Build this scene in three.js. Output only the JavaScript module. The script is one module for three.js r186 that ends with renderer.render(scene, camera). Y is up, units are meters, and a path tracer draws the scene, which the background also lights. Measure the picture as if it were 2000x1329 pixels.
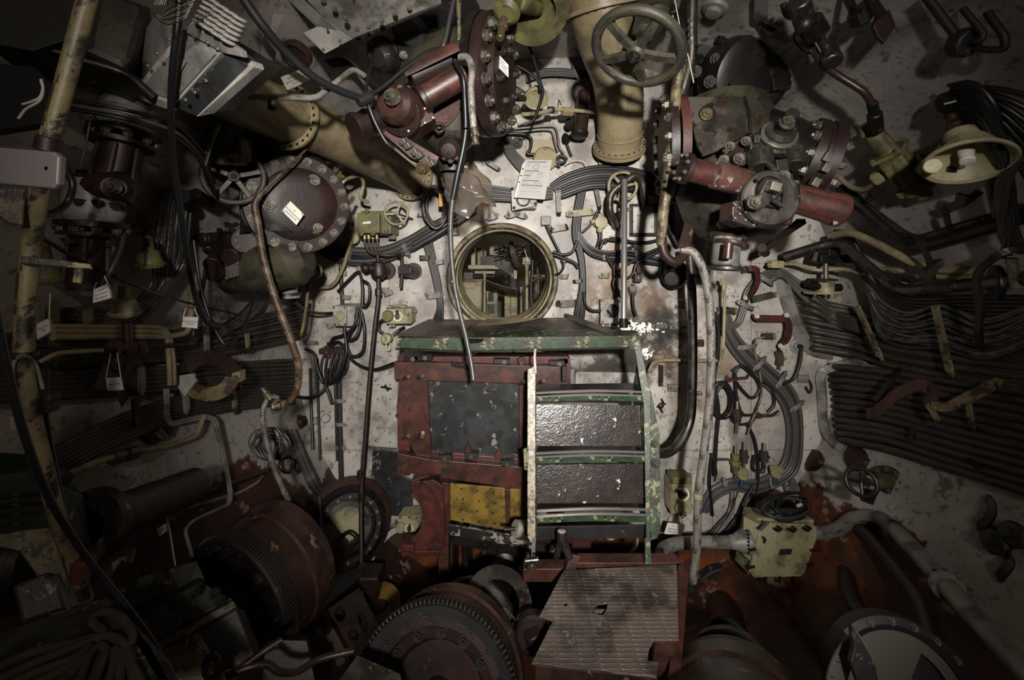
import * as THREE from 'three';
import { mergeGeometries } from 'three/addons/utils/BufferGeometryUtils.js';
import { RoundedBoxGeometry } from 'three/addons/geometries/RoundedBoxGeometry.js';

// ---------------------------------------------------------------- camera, light, exposure
const F = 840, PX = 1000, PY = 500, CY = 2.94, DW = 3.6;          // focal length in photo pixels, lens axis, eye height, distance of the bulkhead
const AX = 0.47, AY = 2.3, R = 2.3;                                // axis and radius of the round hull
const scene = new THREE.Scene();
scene.background = new THREE.Color(0x000000);
const camera = new THREE.PerspectiveCamera(2 * Math.atan(664.5 / F) * 180 / Math.PI, 2000 / 1329,0.05,60);
camera.setViewOffset(2000,1329,0,664.5 - PY, 2000,1329);
camera.position.set(0, CY, 0);
camera.lookAt(0, CY, -1);
const renderer = new THREE.WebGLRenderer();
renderer.toneMapping = THREE.LinearToneMapping;
renderer.toneMappingExposure = 1.0;
renderer.shadowMap.enabled = true;
const flash = new THREE.SpotLight(0xfaf5ee, 112,0,0.615,1,2);     // the photographer's hand-held light, a little above the lens
flash.position.set(0.25, CY + 0.5,1.2);
flash.target.position.set(0.36, CY - 0.3,-DW);
flash.castShadow = true; flash.shadow.radius = 4; flash.shadow.mapSize.set(2048,2048);
scene.add(flash, flash.target);

// ---------------------------------------------------------------- points
const V3 = (x, y, z) => new THREE.Vector3(x, y, z);
const at = (x, y, d) => V3((x - PX) * d / F, CY - (y - PY) * d / F, -d);
function hullDepth(x, y, off = 0) {
  const u = (x - PX) / F, v = -(y - PY) / F, c0 = CY - AY, a = u * u + v * v + 1e-9, b = 2 * (v * c0 - u * AX), c = AX * AX + c0 * c0 - (R - off) ** 2;
  return (-b + Math.sqrt(Math.max(0, b * b - 4 * a * c))) / (2 * a);
}
const sd = (x, y, off = 0) => Math.min(DW - off, hullDepth(x, y, off));
// [x, y] lies on the shell, [x, y, -o] stands o metres off it, [x, y, d] has depth d
const dep = (q, o = 0) => q[2] === undefined ? sd(q[0], q[1], o) : q[2] < 0 ? sd(q[0], q[1],-q[2]) : q[2];
const pt = (q, o = 0) => q.isVector3 ? q : at(q[0], q[1], dep(q, o));
const px = (n, d) => n * d / F;
let seed = 7;
const rnd = () => { seed = (seed * 1664525 + 1013904223) >>> 0; return seed / 4294967296; };
const rr = (a, b) => a + (b - a) * rnd();

// ---------------------------------------------------------------- things, parts
const used = {};
const nm = (n) => { used[n] = (used[n] || 0) + 1; return used[n] === 1 ? n : n + '_' + String(used[n] - 1).padStart(3, '0'); };
const org = new Map();
function thing(name, label, category, pos, group) {
  const o = new THREE.Group(); o.name = nm(name); o.position.copy(pt(pos)); o.userData = { label, category };
  if (group) o.userData.group = group;
  org.set(o, o.position.clone()); scene.add(o); return o;
}
function part(parent, name, geo, m, label) {                          // geometry in world coordinates
  const o = org.get(parent), g = Array.isArray(geo) ? merge(geo) : geo;
  g.translate(-o.x, -o.y, -o.z);
  const s = new THREE.Mesh(g, m); s.name = nm(name); s.castShadow = s.receiveShadow = true; org.set(s, o);
  if (label) s.userData.label = label;
  parent.add(s); return s;
}
function place(parent, name, geo, m, pos, quat, s = 1) {              // a mesh sharing its geometry
  const o = org.get(parent), k = new THREE.Mesh(geo, m); k.name = nm(name); k.castShadow = k.receiveShadow = true;
  k.position.copy(pos).sub(o); if (quat) k.quaternion.copy(quat); k.scale.setScalar(s); parent.add(k); org.set(k, o); return k;
}
function one(name, label, category, geo, m, group) {                  // a thing of one mesh
  const g = Array.isArray(geo) ? merge(geo) : geo; g.computeBoundingBox();
  const b = g.boundingBox, c = V3((b.min.x + b.max.x) / 2, b.min.y, (b.min.z + b.max.z) / 2);
  g.translate(-c.x, -c.y, -c.z);
  const s = new THREE.Mesh(g, m); s.name = nm(name); s.position.copy(c); s.castShadow = s.receiveShadow = true; s.userData = { label, category };
  if (group) s.userData.group = group;
  org.set(s, c); scene.add(s); return s;
}
function copy(src, label, move, quat) {
  const c = src.clone(); c.name = nm(src.name.replace(/_\d+$/, '')); c.userData = { ...src.userData }; if (label) c.userData.label = label;
  if (move) c.position.add(move); if (quat) c.quaternion.premultiply(quat); scene.add(c); org.set(c, c.position.clone()); return c;
}
function structure(name, geo, m) {
  const s = new THREE.Mesh(Array.isArray(geo) ? merge(geo) : geo, m); s.name = name; s.userData = { kind: 'structure' }; s.castShadow = s.receiveShadow = true; org.set(s, V3(0,0,0)); scene.add(s); return s;
}
// ---------------------------------------------------------------- geometry
function clean(g) {
  if (g.index) g = g.toNonIndexed();
  for (const k of Object.keys(g.attributes)) if (!['position', 'normal', 'uv'].includes(k)) g.deleteAttribute(k);
  return g;
}
const merge = (l) => mergeGeometries(l.map(clean), false);
function boxUV(g) {                                                   // uv in metres from the dominant direction of each face
  g = clean(g); const p = g.attributes.position, uv = new Float32Array(p.count * 2), a = V3(), b = V3(), c = V3(), n = V3();
  for (let i = 0; i < p.count; i += 3) {
    a.fromBufferAttribute(p, i); b.fromBufferAttribute(p, i + 1); c.fromBufferAttribute(p, i + 2);
    n.subVectors(b, a).cross(c.clone().sub(a)); const x = Math.abs(n.x), y = Math.abs(n.y), z = Math.abs(n.z);
    [a, b, c].forEach((q, k) => { const j = (i + k) * 2; if (z >= x && z >= y) { uv[j] = q.x; uv[j + 1] = q.y; } else if (x >= y) { uv[j] = q.z; uv[j + 1] = q.y; } else { uv[j] = q.x; uv[j + 1] = q.z; } });
  }
  g.setAttribute('uv', new THREE.BufferAttribute(uv, 2)); return g;
}
const qz = (dir) => new THREE.Quaternion().setFromUnitVectors(V3(0,0,1), dir.clone().normalize());
function basis(z, up = V3(0,1,0)) {                                // rotation whose z is the given direction and whose y leans to up
  z = z.clone().normalize(); const x = up.clone().cross(z); if (x.lengthSq() < 1e-8) x.set(1,0,0); x.normalize();
  const y = z.clone().cross(x); return new THREE.Quaternion().setFromRotationMatrix(new THREE.Matrix4().makeBasis(x, y, z));
}
const put = (g, pos, quat) => { if (quat) g.applyQuaternion(quat); return g.translate(pos.x, pos.y, pos.z); };
function fillet(P, bend) {                                           // corners of a run of pipe rounded to a bend
  const out = [P[0]];
  for (let i = 1; i < P.length - 1; i++) {
    const a = P[i - 1].clone().sub(P[i]), b = P[i + 1].clone().sub(P[i]), r = Math.min(bend, a.length() * 0.48, b.length() * 0.48);
    const s = P[i].clone().addScaledVector(a.normalize(), r), e = P[i].clone().addScaledVector(b.normalize(), r);
    const cv = new THREE.QuadraticBezierCurve3(s, P[i], e); for (let k = 0; k <= 6; k++) out.push(cv.getPoint(k / 6));
  }
  out.push(P[P.length - 1]); return out;
}
function smooth(P, n, closed = false) { return new THREE.CatmullRomCurve3(P, closed, 'centripetal').getPoints(n); }
function sweep(path, prof, up, caps = true, scaleAt) {                // carries a closed profile (list of [x, y]) along a path
  const n = path.length, m = prof.length, pos = [], uv = [], idx = [];
  const T = path.map((p, i) => path[Math.min(n - 1, i + 1)].clone().sub(path[Math.max(0, i - 1)]).normalize());
  let N = up ? up.clone() : (Math.abs(T[0].y) < 0.9 ? V3(0,1,0) : V3(1,0,0)); let len = 0, per = [0];
  for (let j = 0; j < m; j++) per.push(per[j] + Math.hypot(prof[(j + 1) % m][0] - prof[j][0], prof[(j + 1) % m][1] - prof[j][1]));
  for (let i = 0; i < n; i++) {
    if (i) len += path[i].distanceTo(path[i - 1]);
    N.addScaledVector(T[i],-N.dot(T[i])); if (N.lengthSq() < 1e-10) N = V3(0.3,0.8,0.5).cross(T[i]); N.normalize();
    const B = T[i].clone().cross(N), s = scaleAt ? scaleAt(i / (n - 1)) : 1;
    for (let j = 0; j <= m; j++) { const q = prof[j % m]; pos.push(path[i].x + (N.x * q[1] + B.x * q[0]) * s, path[i].y + (N.y * q[1] + B.y * q[0]) * s, path[i].z + (N.z * q[1] + B.z * q[0]) * s); uv.push(per[j] * (scaleAt ? s : 1), len); }
    if (up) N = up.clone();
  }
  const w = m + 1;
  for (let i = 0; i < n - 1; i++) for (let j = 0; j < m; j++) { const a = i * w + j, b = a + w; idx.push(a, a + 1, b, b, a + 1, b + 1); }
  if (caps) for (const [i, f] of [[0,1],[n - 1,-1]]) {
    const c = pos.length / 3; pos.push(path[i].x, path[i].y, path[i].z); uv.push(0,0);
    for (let j = 0; j <= m; j++) { const k = (i * w + j) * 3; pos.push(pos[k], pos[k + 1], pos[k + 2]); uv.push(prof[j % m][0], prof[j % m][1]); }
    for (let j = 0; j < m; j++) f > 0 ? idx.push(c, c + 2 + j, c + 1 + j) : idx.push(c, c + 1 + j, c + 2 + j);
  }
  const g = new THREE.BufferGeometry(); g.setAttribute('position', new THREE.Float32BufferAttribute(pos, 3)); g.setAttribute('uv', new THREE.Float32BufferAttribute(uv, 2)); g.setIndex(idx);
  return g;
}
const circ = (r, n = 10) => Array.from({ length: n }, (_, i) => [r * Math.cos(i / n * 6.28318), r * Math.sin(i / n * 6.28318)]);
const rect = (w, h) => [[-w / 2,-h / 2],[w / 2,-h / 2],[w / 2, h / 2],[-w / 2, h / 2]];
const round = (g) => { g.computeVertexNormals(); return clean(g); };
const hard = (g) => { const t = clean(g); t.computeVertexNormals(); return t; };
function crease(g, ang = 0.6) {                                      // smooth normals except across sharp edges
  g = clean(g); const p = g.attributes.position.array, n = p.length / 3, fn = new Float32Array(n), map = new Map(), key = new Float64Array(n), cs = Math.cos(ang), N = new Float32Array(n * 3), FN = new Float32Array(n);
  for (let i = 0; i < n; i += 3) { const o = i * 3, ax = p[o + 3] - p[o], ay = p[o + 4] - p[o + 1], az = p[o + 5] - p[o + 2], bx = p[o + 6] - p[o], by = p[o + 7] - p[o + 1], bz = p[o + 8] - p[o + 2]; const x = ay * bz - az * by, y = az * bx - ax * bz, z = ax * by - ay * bx; for (let k = 0; k < 3; k++) { N[o + k * 3] = x; N[o + k * 3 + 1] = y; N[o + k * 3 + 2] = z; FN[i + k] = Math.hypot(x, y, z) || 1e-20; } }
  for (let i = 0; i < n; i++) { const k = (Math.round(p[i * 3] * 8000) + 65536) * 17179869184 + (Math.round(p[i * 3 + 1] * 8000) + 65536) * 131072 + Math.round(p[i * 3 + 2] * 8000) + 65536; key[i] = k; const l = map.get(k); if (l) l.push(i); else map.set(k, [i]); }
  const out = new Float32Array(n * 3);
  for (let i = 0; i < n; i++) { let x = 0, y = 0, z = 0; for (const j of map.get(key[i])) { const d = (N[i * 3] * N[j * 3] + N[i * 3 + 1] * N[j * 3 + 1] + N[i * 3 + 2] * N[j * 3 + 2]) / (FN[i] * FN[j]); if (d >= cs || j === i) { x += N[j * 3]; y += N[j * 3 + 1]; z += N[j * 3 + 2]; } } const l = Math.hypot(x, y, z) || 1; out[i * 3] = x / l; out[i * 3 + 1] = y / l; out[i * 3 + 2] = z / l; }
  g.setAttribute('normal', new THREE.BufferAttribute(out, 3)); return g;
}
// a tube through points; r in photo pixels at the middle point unless rm gives metres; bend: straight runs with rounded corners
function tube(pts, r, o = {}) {
  let P = pts.map((q) => pt(q, o.off || 0)); const mid = P[P.length >> 1], rm = o.rm || px(r, -mid.z);
  P = o.bend ? fillet(P, px(o.bend, -mid.z)) : P.length > 2 ? smooth(P, o.n || P.length * 6) : P;
  return crease(sweep(P, circ(rm, o.rad || (r > 12 ? 18 : r > 5 ? 12 : 8)), null, true, o.scaleAt), 0.9);
}
function strap(pts, w, t, o = {}) {                                   // flat bar: w across, t thick (metres), flat side towards o.up
  let P = pts.map((q) => pt(q, o.off || 0)); if (o.bend) P = fillet(P, o.bend); else if (o.smooth) P = smooth(P, o.smooth);
  return hard(sweep(P, rect(w, t), o.up || V3(0,0,1)));
}
function lathe(prof, pos, dir, n = 28, a = 0.5) {                      // profile [[r, z] ...] turned about the direction
  const g = new THREE.LatheGeometry(prof.map(([r, z]) => new THREE.Vector2(Math.max(r, 1e-5), z)), n); g.rotateX(Math.PI / 2);
  const u = boxUV(g);
  return crease(put(u, pt(pos), qz(dir)), a);
}
const cylP = (r, h, b = 0.15) => { const c = Math.min(r, Math.abs(h)) * b; return [[0,0],[r - c, 0],[r, c],[r, h - c],[r - c, h],[0, h]]; };
function rod(a, b, r, n = 16, r2) {                                  // bevelled cylinder between two points (metres)
  a = pt(a); b = pt(b); const d = b.clone().sub(a), h = d.length(); r2 = r2 || r; const c = Math.min(r, h) * 0.12;
  return lathe([[0,0],[r - c, 0],[r, c],[r2, h - c],[r2 - c, h],[0, h]], a, d, n);
}
function ring(pos, dir, R0, r, n = 36, m = 10) { return clean(put(new THREE.TorusGeometry(R0, r, m, n), pt(pos), qz(dir))); }
function shapeOf(poly, holes) {
  const s = new THREE.Shape(poly.map((q) => new THREE.Vector2(q[0], q[1])));
  for (const h of holes || []) s.holes.push(new THREE.Path(h.map((q) => new THREE.Vector2(q[0], q[1])))); return s;
}
// polygon in photo pixels at depth d, extruded t metres away from the viewer
function plate(poly, d, t, o = {}) {
  if (d < 0) { const c = poly.reduce((a, q) => [a[0] + q[0] / poly.length, a[1] + q[1] / poly.length],[0,0]); d = sd(c[0], c[1],-d); }
  const f = (l) => l.map((q) => [(q[0] - PX) * d / F, CY - (q[1] - PY) * d / F]), b = o.bevel === undefined ? Math.min(0.003, t * 0.3) : o.bevel;
  const g = new THREE.ExtrudeGeometry(shapeOf(f(poly), (o.holes || []).map(f)), { depth: t - 2 * b, bevelEnabled: b > 0, bevelThickness: b, bevelSize: b, bevelOffset: -b, bevelSegments: 2, curveSegments: 12 });
  g.translate(0,0,-d - t + b); return boxUV(g);
}
// polygon given by points in space (first three set the plane), thickness t on the side away from the viewer
function slab(pts, t, o = {}) {
  const P = pts.map((q) => pt(q)), n = P.reduce((a, q, i) => a.add(q.clone().sub(P[0]).cross(P[(i + 1) % P.length].clone().sub(P[0]))), V3(0,0,0)).normalize();
  const mid = P.reduce((a, q) => a.add(q.clone().divideScalar(P.length)), V3(0,0,0)); if (n.dot(V3(0, CY, 0).sub(mid)) < 0) n.negate();
  const Q = basis(n), inv = Q.clone().invert(), L = (q) => { const v = q.clone().sub(P[0]).applyQuaternion(inv); return [v.x, v.y]; }, b = o.bevel === undefined ? Math.min(0.003, t * 0.3) : o.bevel;
  const holes = (o.holes || []).map((h) => h.map((q) => { const dir = at(q[0], q[1],1).sub(V3(0, CY, 0)), s = n.dot(P[0].clone().sub(V3(0, CY, 0))) / n.dot(dir); return L(V3(0, CY, 0).addScaledVector(dir, s)); }));
  const g = new THREE.ExtrudeGeometry(shapeOf(P.map(L), holes), { depth: t - 2 * b, bevelEnabled: b > 0, bevelThickness: b, bevelSize: b, bevelOffset: -b, bevelSegments: 2, curveSegments: 12 });
  g.translate(0,0,-t + b); const r0 = boxUV(g); return clean(put(r0, P[0], Q));
}
// box facing the viewer, corners in pixels at front depth d, t metres deep
function block(x0, y0, x1, y1, d, t, rad = 0.004) {
  if (d < 0) d = sd((x0 + x1) / 2, (y0 + y1) / 2,-d);
  const w = px(Math.abs(x1 - x0), d), h = px(Math.abs(y1 - y0), d), c = at((x0 + x1) / 2, (y0 + y1) / 2, d); c.z -= t / 2;
  return boxUV(clean(put(new RoundedBoxGeometry(w, h, t, 2, Math.min(rad, w / 3, h / 3, t / 3)), c)));
}
const bar = (w, h, l, pos, quat, rad = 0.003) => clean(put(boxUV(new RoundedBoxGeometry(w, h, l, 2, Math.min(rad, w / 3, h / 3, l / 3))), pt(pos), quat));
const circle = (x, y, rx, ry = rx, n = 32, a0 = 0) => Array.from({ length: n }, (_, i) => [x + rx * Math.cos(a0 + i / n * 6.28318), y + ry * Math.sin(a0 + i / n * 6.28318)]);
// unit hex bolt: radius 1 across corners, stands on z = 0
const hexBolt = crease(merge([put(new THREE.CylinderGeometry(1.18,1.22,0.2,14).rotateX(Math.PI / 2), V3(0,0,0.1)), put(new THREE.CylinderGeometry(0.98,1,0.8,6).rotateX(Math.PI / 2), V3(0,0,0.6)), put(new THREE.CylinderGeometry(0.5,0.58,0.5,10).rotateX(Math.PI / 2), V3(0,0,1.2))]), 0.4);
const domeHead = crease(new THREE.LatheGeometry([[1,0],[0.97,0.25],[0.7,0.55],[0,0.66]].map((q) => new THREE.Vector2(q[0], q[1])), 10).rotateX(Math.PI / 2), 0.9);
function boltRing(parent, pos, dir, rad, n, s, m, o = {}) {
  if (parent.isGroup) for (let i = parent.children.length - 1; i >= 0; i--) if (!/^(bolt|rivet|stud|nut|screw)/.test(parent.children[i].name)) { parent = parent.children[i]; break; }   // bolts belong to the flange made last
  pos = pt(pos); const q = o.q || qz(dir); dir = dir.clone().normalize();
  for (let i = 0; i < n; i++) {
    const a = (o.a0 || 0) + (o.arc || 6.28318) * i / n, p = V3(Math.cos(a) * rad, Math.sin(a) * (o.ry || rad), 0).applyQuaternion(q).add(pos);
    place(parent, o.name || 'bolt', o.geo || hexBolt, m, p, q.clone().multiply(new THREE.Quaternion().setFromAxisAngle(V3(0,0,1), a * 3.7)), s);
  }
}
const toCam = (p) => V3(0, CY, 0).sub(pt(p)).normalize();
const hullN = (p) => { p = pt(p); return V3(AX - p.x, AY - p.y, 0).normalize(); };                    // inward normal of the hull
const wallN = (x, y) => hullDepth(x, y) < DW ? hullN([x, y]) : V3(0,0,1);
// ---------------------------------------------------------------- noise fields and materials
const TS = 512;
function field(cells, oct, sd0, gain = 0.55) {
  let s = sd0; const rn = () => { s = (s * 1103515245 + 12345) & 0x7fffffff; return s / 0x7fffffff; }, out = new Float32Array(TS * TS); let amp = 1, tot = 0, c = cells;
  for (let o = 0; o < oct; o++) {
    const lat = Float32Array.from({ length: c * c }, rn);
    for (let y = 0; y < TS; y++) { const fy = y / TS * c, y0 = fy | 0, y1 = (y0 + 1) % c; let ty = fy - y0; ty = ty * ty * (3 - 2 * ty);
      for (let x = 0; x < TS; x++) { const fx = x / TS * c, x0 = fx | 0, x1 = (x0 + 1) % c; let tx = fx - x0; tx = tx * tx * (3 - 2 * tx);
        out[y * TS + x] += amp * ((lat[y0 * c + x0] * (1 - tx) + lat[y0 * c + x1] * tx) * (1 - ty) + (lat[y1 * c + x0] * (1 - tx) + lat[y1 * c + x1] * tx) * ty); } }
    tot += amp; amp *= gain; c *= 2;
  }
  let m = 0, q = 0; for (let i = 0; i < out.length; i++) { out[i] /= tot; m += out[i]; } m /= out.length; for (let i = 0; i < out.length; i++) q += (out[i] - m) ** 2;
  q = Math.sqrt(q / out.length); for (let i = 0; i < out.length; i++) out[i] = 0.5 + (out[i] - m) / q * 0.2; return out;
}
const NA = field(4,7,11), NB = field(6,6,73), NC = field(12,6,991,0.7), ND = field(64,3,5151,0.8);
const smp = (f, x, y) => { x = ((x % TS) + TS) % TS; y = ((y % TS) + TS) % TS; const x0 = x | 0, y0 = y | 0, x1 = (x0 + 1) % TS, y1 = (y0 + 1) % TS, a = x - x0, b = y - y0; return (f[y0 * TS + x0] * (1 - a) + f[y0 * TS + x1] * a) * (1 - b) + (f[y1 * TS + x0] * (1 - a) + f[y1 * TS + x1] * a) * b; };
const st = (a, b, x) => { x = Math.min(1, Math.max(0, (x - a) / (b - a))); return x * x * (3 - 2 * x); };
const hx = (h) => [(h >> 16) & 255, (h >> 8) & 255, h & 255];
const mix = (a, b, t) => [a[0] + (b[0] - a[0]) * t, a[1] + (b[1] - a[1]) * t, a[2] + (b[2] - a[2]) * t];
function dataTex(data, w, h, srgb, ch = 4) {
  const t = new THREE.DataTexture(data, w, h, ch === 1 ? THREE.RedFormat : THREE.RGBAFormat); t.magFilter = THREE.LinearFilter; t.minFilter = THREE.LinearMipmapLinearFilter; t.generateMipmaps = true;
  t.wrapS = t.wrapT = THREE.RepeatWrapping; if (srgb) t.colorSpace = THREE.SRGBColorSpace; t.needsUpdate = true; return t;
}
// paint over metal: base tone that varies, grime in the hollows, chips showing an undercoat, rust inside the chips
function paint(o) {
  const S = o.size || 256, k = TS / S, c = new Uint8Array(S * S * 4), h = new Uint8Array(S * S * 4), ox = o.seed * 97, oy = o.seed * 61;
  const ds = (h) => { const q = hx(h), l = q[0] * 0.3 + q[1] * 0.55 + q[2] * 0.15; return mix(q, [l, l, l], q[0] > q[1] * 1.3 ? 0.28 : 0.06).map((v) => v * 0.84); }, b1 = ds(o.base), b2 = ds(o.base2 ?? o.base), gr = ds(o.grime ?? 0x1a1714), ch = ds(o.chip ?? 0x4a3a2c), ru = ds(o.rust ?? 0x5a3018);
  for (let y = 0; y < S; y++) for (let x = 0; x < S; x++) {
    const X = x * k, Y = y * k, a = smp(NA, X + ox, Y + oy), b = smp(NB, X + oy, Y + ox), n = smp(NC, X + ox * 2, Y + oy * 3), f = smp(ND, X, Y + ox);
    let q = mix(b1, b2, st(0.3,0.7, a)); q = mix(q, gr, (o.dirt ?? 0.3) * st(0.42,0.85, b) + (o.fine ?? 0.12) * st(0.5,0.9, f));
    const cp = st(o.chipAt ?? 0.8, (o.chipAt ?? 0.8) + 0.04, n * 0.65 + b * 0.35), rp = cp * st(o.rustAt ?? 0.5, (o.rustAt ?? 0.5) + 0.12, a);
    q = mix(q, ch, cp); q = mix(q, ru, rp);
    const i = (y * S + x) * 4; c[i] = q[0]; c[i + 1] = q[1]; c[i + 2] = q[2]; c[i + 3] = 255; h[i] = h[i + 1] = h[i + 2] = Math.max(0, Math.min(255,150 + (n - 0.5) * 60 + (f - 0.5) * 50 - cp * 70)); h[i + 3] = 255;
  }
  const m = new THREE.MeshStandardMaterial({ roughness: o.rough ?? 0.55, metalness: o.metal ?? 0 }), s = 1 / (o.scale ?? 0.5);
  m.map = dataTex(c, S, S, true); m.bumpMap = dataTex(h, S, S, false); m.map.repeat.set(s, s); m.bumpMap.repeat.set(s, s); m.bumpScale = o.bump ?? 0.0015; return m;
}
const plain = (c, rough = 0.6, metal = 0, x = {}) => new THREE.MeshStandardMaterial({ color: c, roughness: rough, metalness: metal, ...x });
const M = {
  red: paint({ base: 0x6b3327, base2: 0x58281e, dirt: 0.45, chip: 0x2c211c, chipAt: 0.8, rustAt: 0.7, rough: 0.42, seed: 1 }),
  redBright: paint({ base: 0x742f26, base2: 0x5a241e, dirt: 0.35, chip: 0x33211a, chipAt: 0.84, rough: 0.4, seed: 2 }),
  redDark: paint({ base: 0x3c1c17, base2: 0x2a1411, dirt: 0.5, chip: 0x1d1512, chipAt: 0.78, rough: 0.48, seed: 3 }),
  beige: paint({ base: 0xa89874, base2: 0x9c8b68, dirt: 0.22, chip: 0x5c4c34, chipAt: 0.88, rough: 0.45, scale: 1, seed: 4 }),
  cream: paint({ base: 0xb3aa82, base2: 0xa39a70, dirt: 0.3, chip: 0x4d4230, chipAt: 0.83, rough: 0.5, seed: 5 }),
  yellowPost: paint({ base: 0x8d7e56, base2: 0x75684a, dirt: 0.65, chip: 0x2c2620, chipAt: 0.62, rustAt: 0.55, rough: 0.5, scale: 0.35, seed: 6 }),
  olive: paint({ base: 0x7d7848, base2: 0x6a653c, dirt: 0.35, chip: 0x3a3322, chipAt: 0.84, rough: 0.5, seed: 7 }),
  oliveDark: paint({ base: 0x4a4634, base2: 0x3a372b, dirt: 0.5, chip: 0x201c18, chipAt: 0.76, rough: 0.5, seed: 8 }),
  bronzeGrey: paint({ base: 0x575342, base2: 0x46433a, dirt: 0.4, chip: 0x6b6654, chipAt: 0.76, rustAt: 0.9, rough: 0.5, metal: 0.2, seed: 9 }),
  green: paint({ base: 0x3a5238, base2: 0x2b422b, dirt: 0.6, chip: 0x948d6c, chipAt: 0.57, rust: 0x38241a, rustAt: 0.4, rough: 0.4, scale: 0.3, seed: 10 }),
  greenCream: paint({ base: 0xa9a187, base2: 0x97906f, dirt: 0.25, chip: 0x6e431f, chipAt: 0.56, rust: 0x2a3b2a, rustAt: 0.5, rough: 0.4, scale: 0.26, seed: 11 }),
  steel: paint({ base: 0xb4aea8, base2: 0x8f8984, dirt: 0.4, chip: 0x5c544c, chipAt: 0.8, rough: 0.32, metal: 0.9, bump: 0.0006, seed: 12 }),
  steelDark: paint({ base: 0x6b6560, base2: 0x4d4843, dirt: 0.5, chip: 0x8c857c, chipAt: 0.8, rustAt: 0.6, rough: 0.42, metal: 0.7, bump: 0.001, seed: 13 }),
  boltM: paint({ base: 0x8f897c, base2: 0x6c665a, dirt: 0.4, chip: 0x3c332a, chipAt: 0.75, rough: 0.4, metal: 0.55, scale: 2, seed: 14 }),
  oily: paint({ base: 0x2b2724, base2: 0x1f1c1a, dirt: 0.4, chip: 0x4a3b30, chipAt: 0.78, rough: 0.38, metal: 0.3, seed: 15 }),
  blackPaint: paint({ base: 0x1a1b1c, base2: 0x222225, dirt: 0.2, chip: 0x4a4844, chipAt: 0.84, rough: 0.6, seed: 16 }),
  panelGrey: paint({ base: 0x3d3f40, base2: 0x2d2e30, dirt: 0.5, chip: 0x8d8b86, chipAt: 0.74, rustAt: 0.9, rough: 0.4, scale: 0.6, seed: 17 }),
  tread: paint({ base: 0x57483f, base2: 0x453932, dirt: 0.45, chip: 0xd6d2cc, chipAt: 0.86, rustAt: 2, rough: 0.35, scale: 0.5, seed: 18 }),
  yellowPanel: paint({ base: 0x9c7d2c, base2: 0x8a6d26, dirt: 0.35, chip: 0x47371a, chipAt: 0.82, rough: 0.5, scale: 0.4, seed: 19 }),
  grey: paint({ base: 0x8d8a84, base2: 0x7a7772, dirt: 0.3, chip: 0x45403a, chipAt: 0.84, rough: 0.5, seed: 20 }),
  greyPipe: paint({ base: 0x9a968e, base2: 0x85817a, dirt: 0.35, chip: 0x57504a, chipAt: 0.8, rough: 0.45, seed: 21 }),
  white: paint({ base: 0xc2bdb4, base2: 0xb0aaa2, dirt: 0.25, chip: 0x5a5148, chipAt: 0.84, rough: 0.5, seed: 22 }),
  drum: paint({ base: 0x4f2c22, base2: 0x38211b, dirt: 0.5, chip: 0x8a5a3a, chipAt: 0.8, rustAt: 0.8, rough: 0.38, scale: 0.6, seed: 23 }),
  machine: paint({ base: 0x4a4a3a, base2: 0x2f322b, dirt: 0.55, chip: 0x8a7c4c, chipAt: 0.72, rustAt: 0.75, rough: 0.5, scale: 0.4, seed: 24 }),
  machineGreen: paint({ base: 0x2c3b33, base2: 0x222b27, dirt: 0.45, chip: 0x6f6a4c, chipAt: 0.78, rough: 0.45, scale: 0.5, seed: 25 }),
  machineCream: paint({ base: 0x7a704c, base2: 0x5d563c, dirt: 0.5, chip: 0x26221c, chipAt: 0.6, rustAt: 0.6, rough: 0.5, scale: 0.3, seed: 26 }),
  orange: paint({ base: 0x8a3f16, base2: 0x6b3014, dirt: 0.5, chip: 0x3b2416, chipAt: 0.76, rough: 0.6, seed: 27 }),
  brownHull: paint({ base: 0x4b2a20, base2: 0x371f19, dirt: 0.5, chip: 0x7a6a5c, chipAt: 0.84, rustAt: 0.9, rough: 0.5, scale: 0.7, seed: 28 }),
  rope: paint({ base: 0x4f4536, base2: 0x3b3329, dirt: 0.4, chip: 0x2a241d, chipAt: 0.8, rough: 0.85, scale: 0.2, seed: 29 }),
  cableOld: paint({ base: 0x4b4138, base2: 0x3a322c, dirt: 0.45, chip: 0x6a5e50, chipAt: 0.8, rustAt: 2, rough: 0.55, scale: 0.25, seed: 30 }),
  cable: plain(0x2b2928,0.45), cableBlack: plain(0x141416,0.4), cableGrey: plain(0x484543,0.4), cableSilver: paint({ base: 0x9c9a98, base2: 0x6c6a68, dirt: 0.4, chip: 0x3a3836, chipAt: 0.75, rough: 0.35, metal: 0.75, scale: 0.1, seed: 31 }),
  brass: plain(0x6d6147,0.4,0.7), chrome: plain(0xc9c6c2,0.26,0.85), rubber: plain(0x17181a, 0.6), string: plain(0xb8b2a4,0.8), whitePlastic: plain(0xc9c5ba, 0.4), blue: plain(0x1d3a52,0.5), orangeTag: plain(0xb98224,0.5), dark: plain(0x0c0b0a, 0.8), rusty: paint({ base: 0x7a6446, base2: 0x5c4230, dirt: 0.5, chip: 0x3a241a, chipAt: 0.6, rustAt: 0.5, rough: 0.5, scale: 0.25, seed: 51 }), nearBar: plain(0x393534,0.45,0.2), guardWhite: plain(0x57524c, 0.8), thread: plain(0x9a948a, 0.9), lens: plain(0xd8d4cc, 0.2),
  poly: new THREE.MeshPhysicalMaterial({ color: 0xb8aca0, roughness: 0.2, transmission: 0.85, thickness: 0, side: THREE.DoubleSide }),
};
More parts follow.
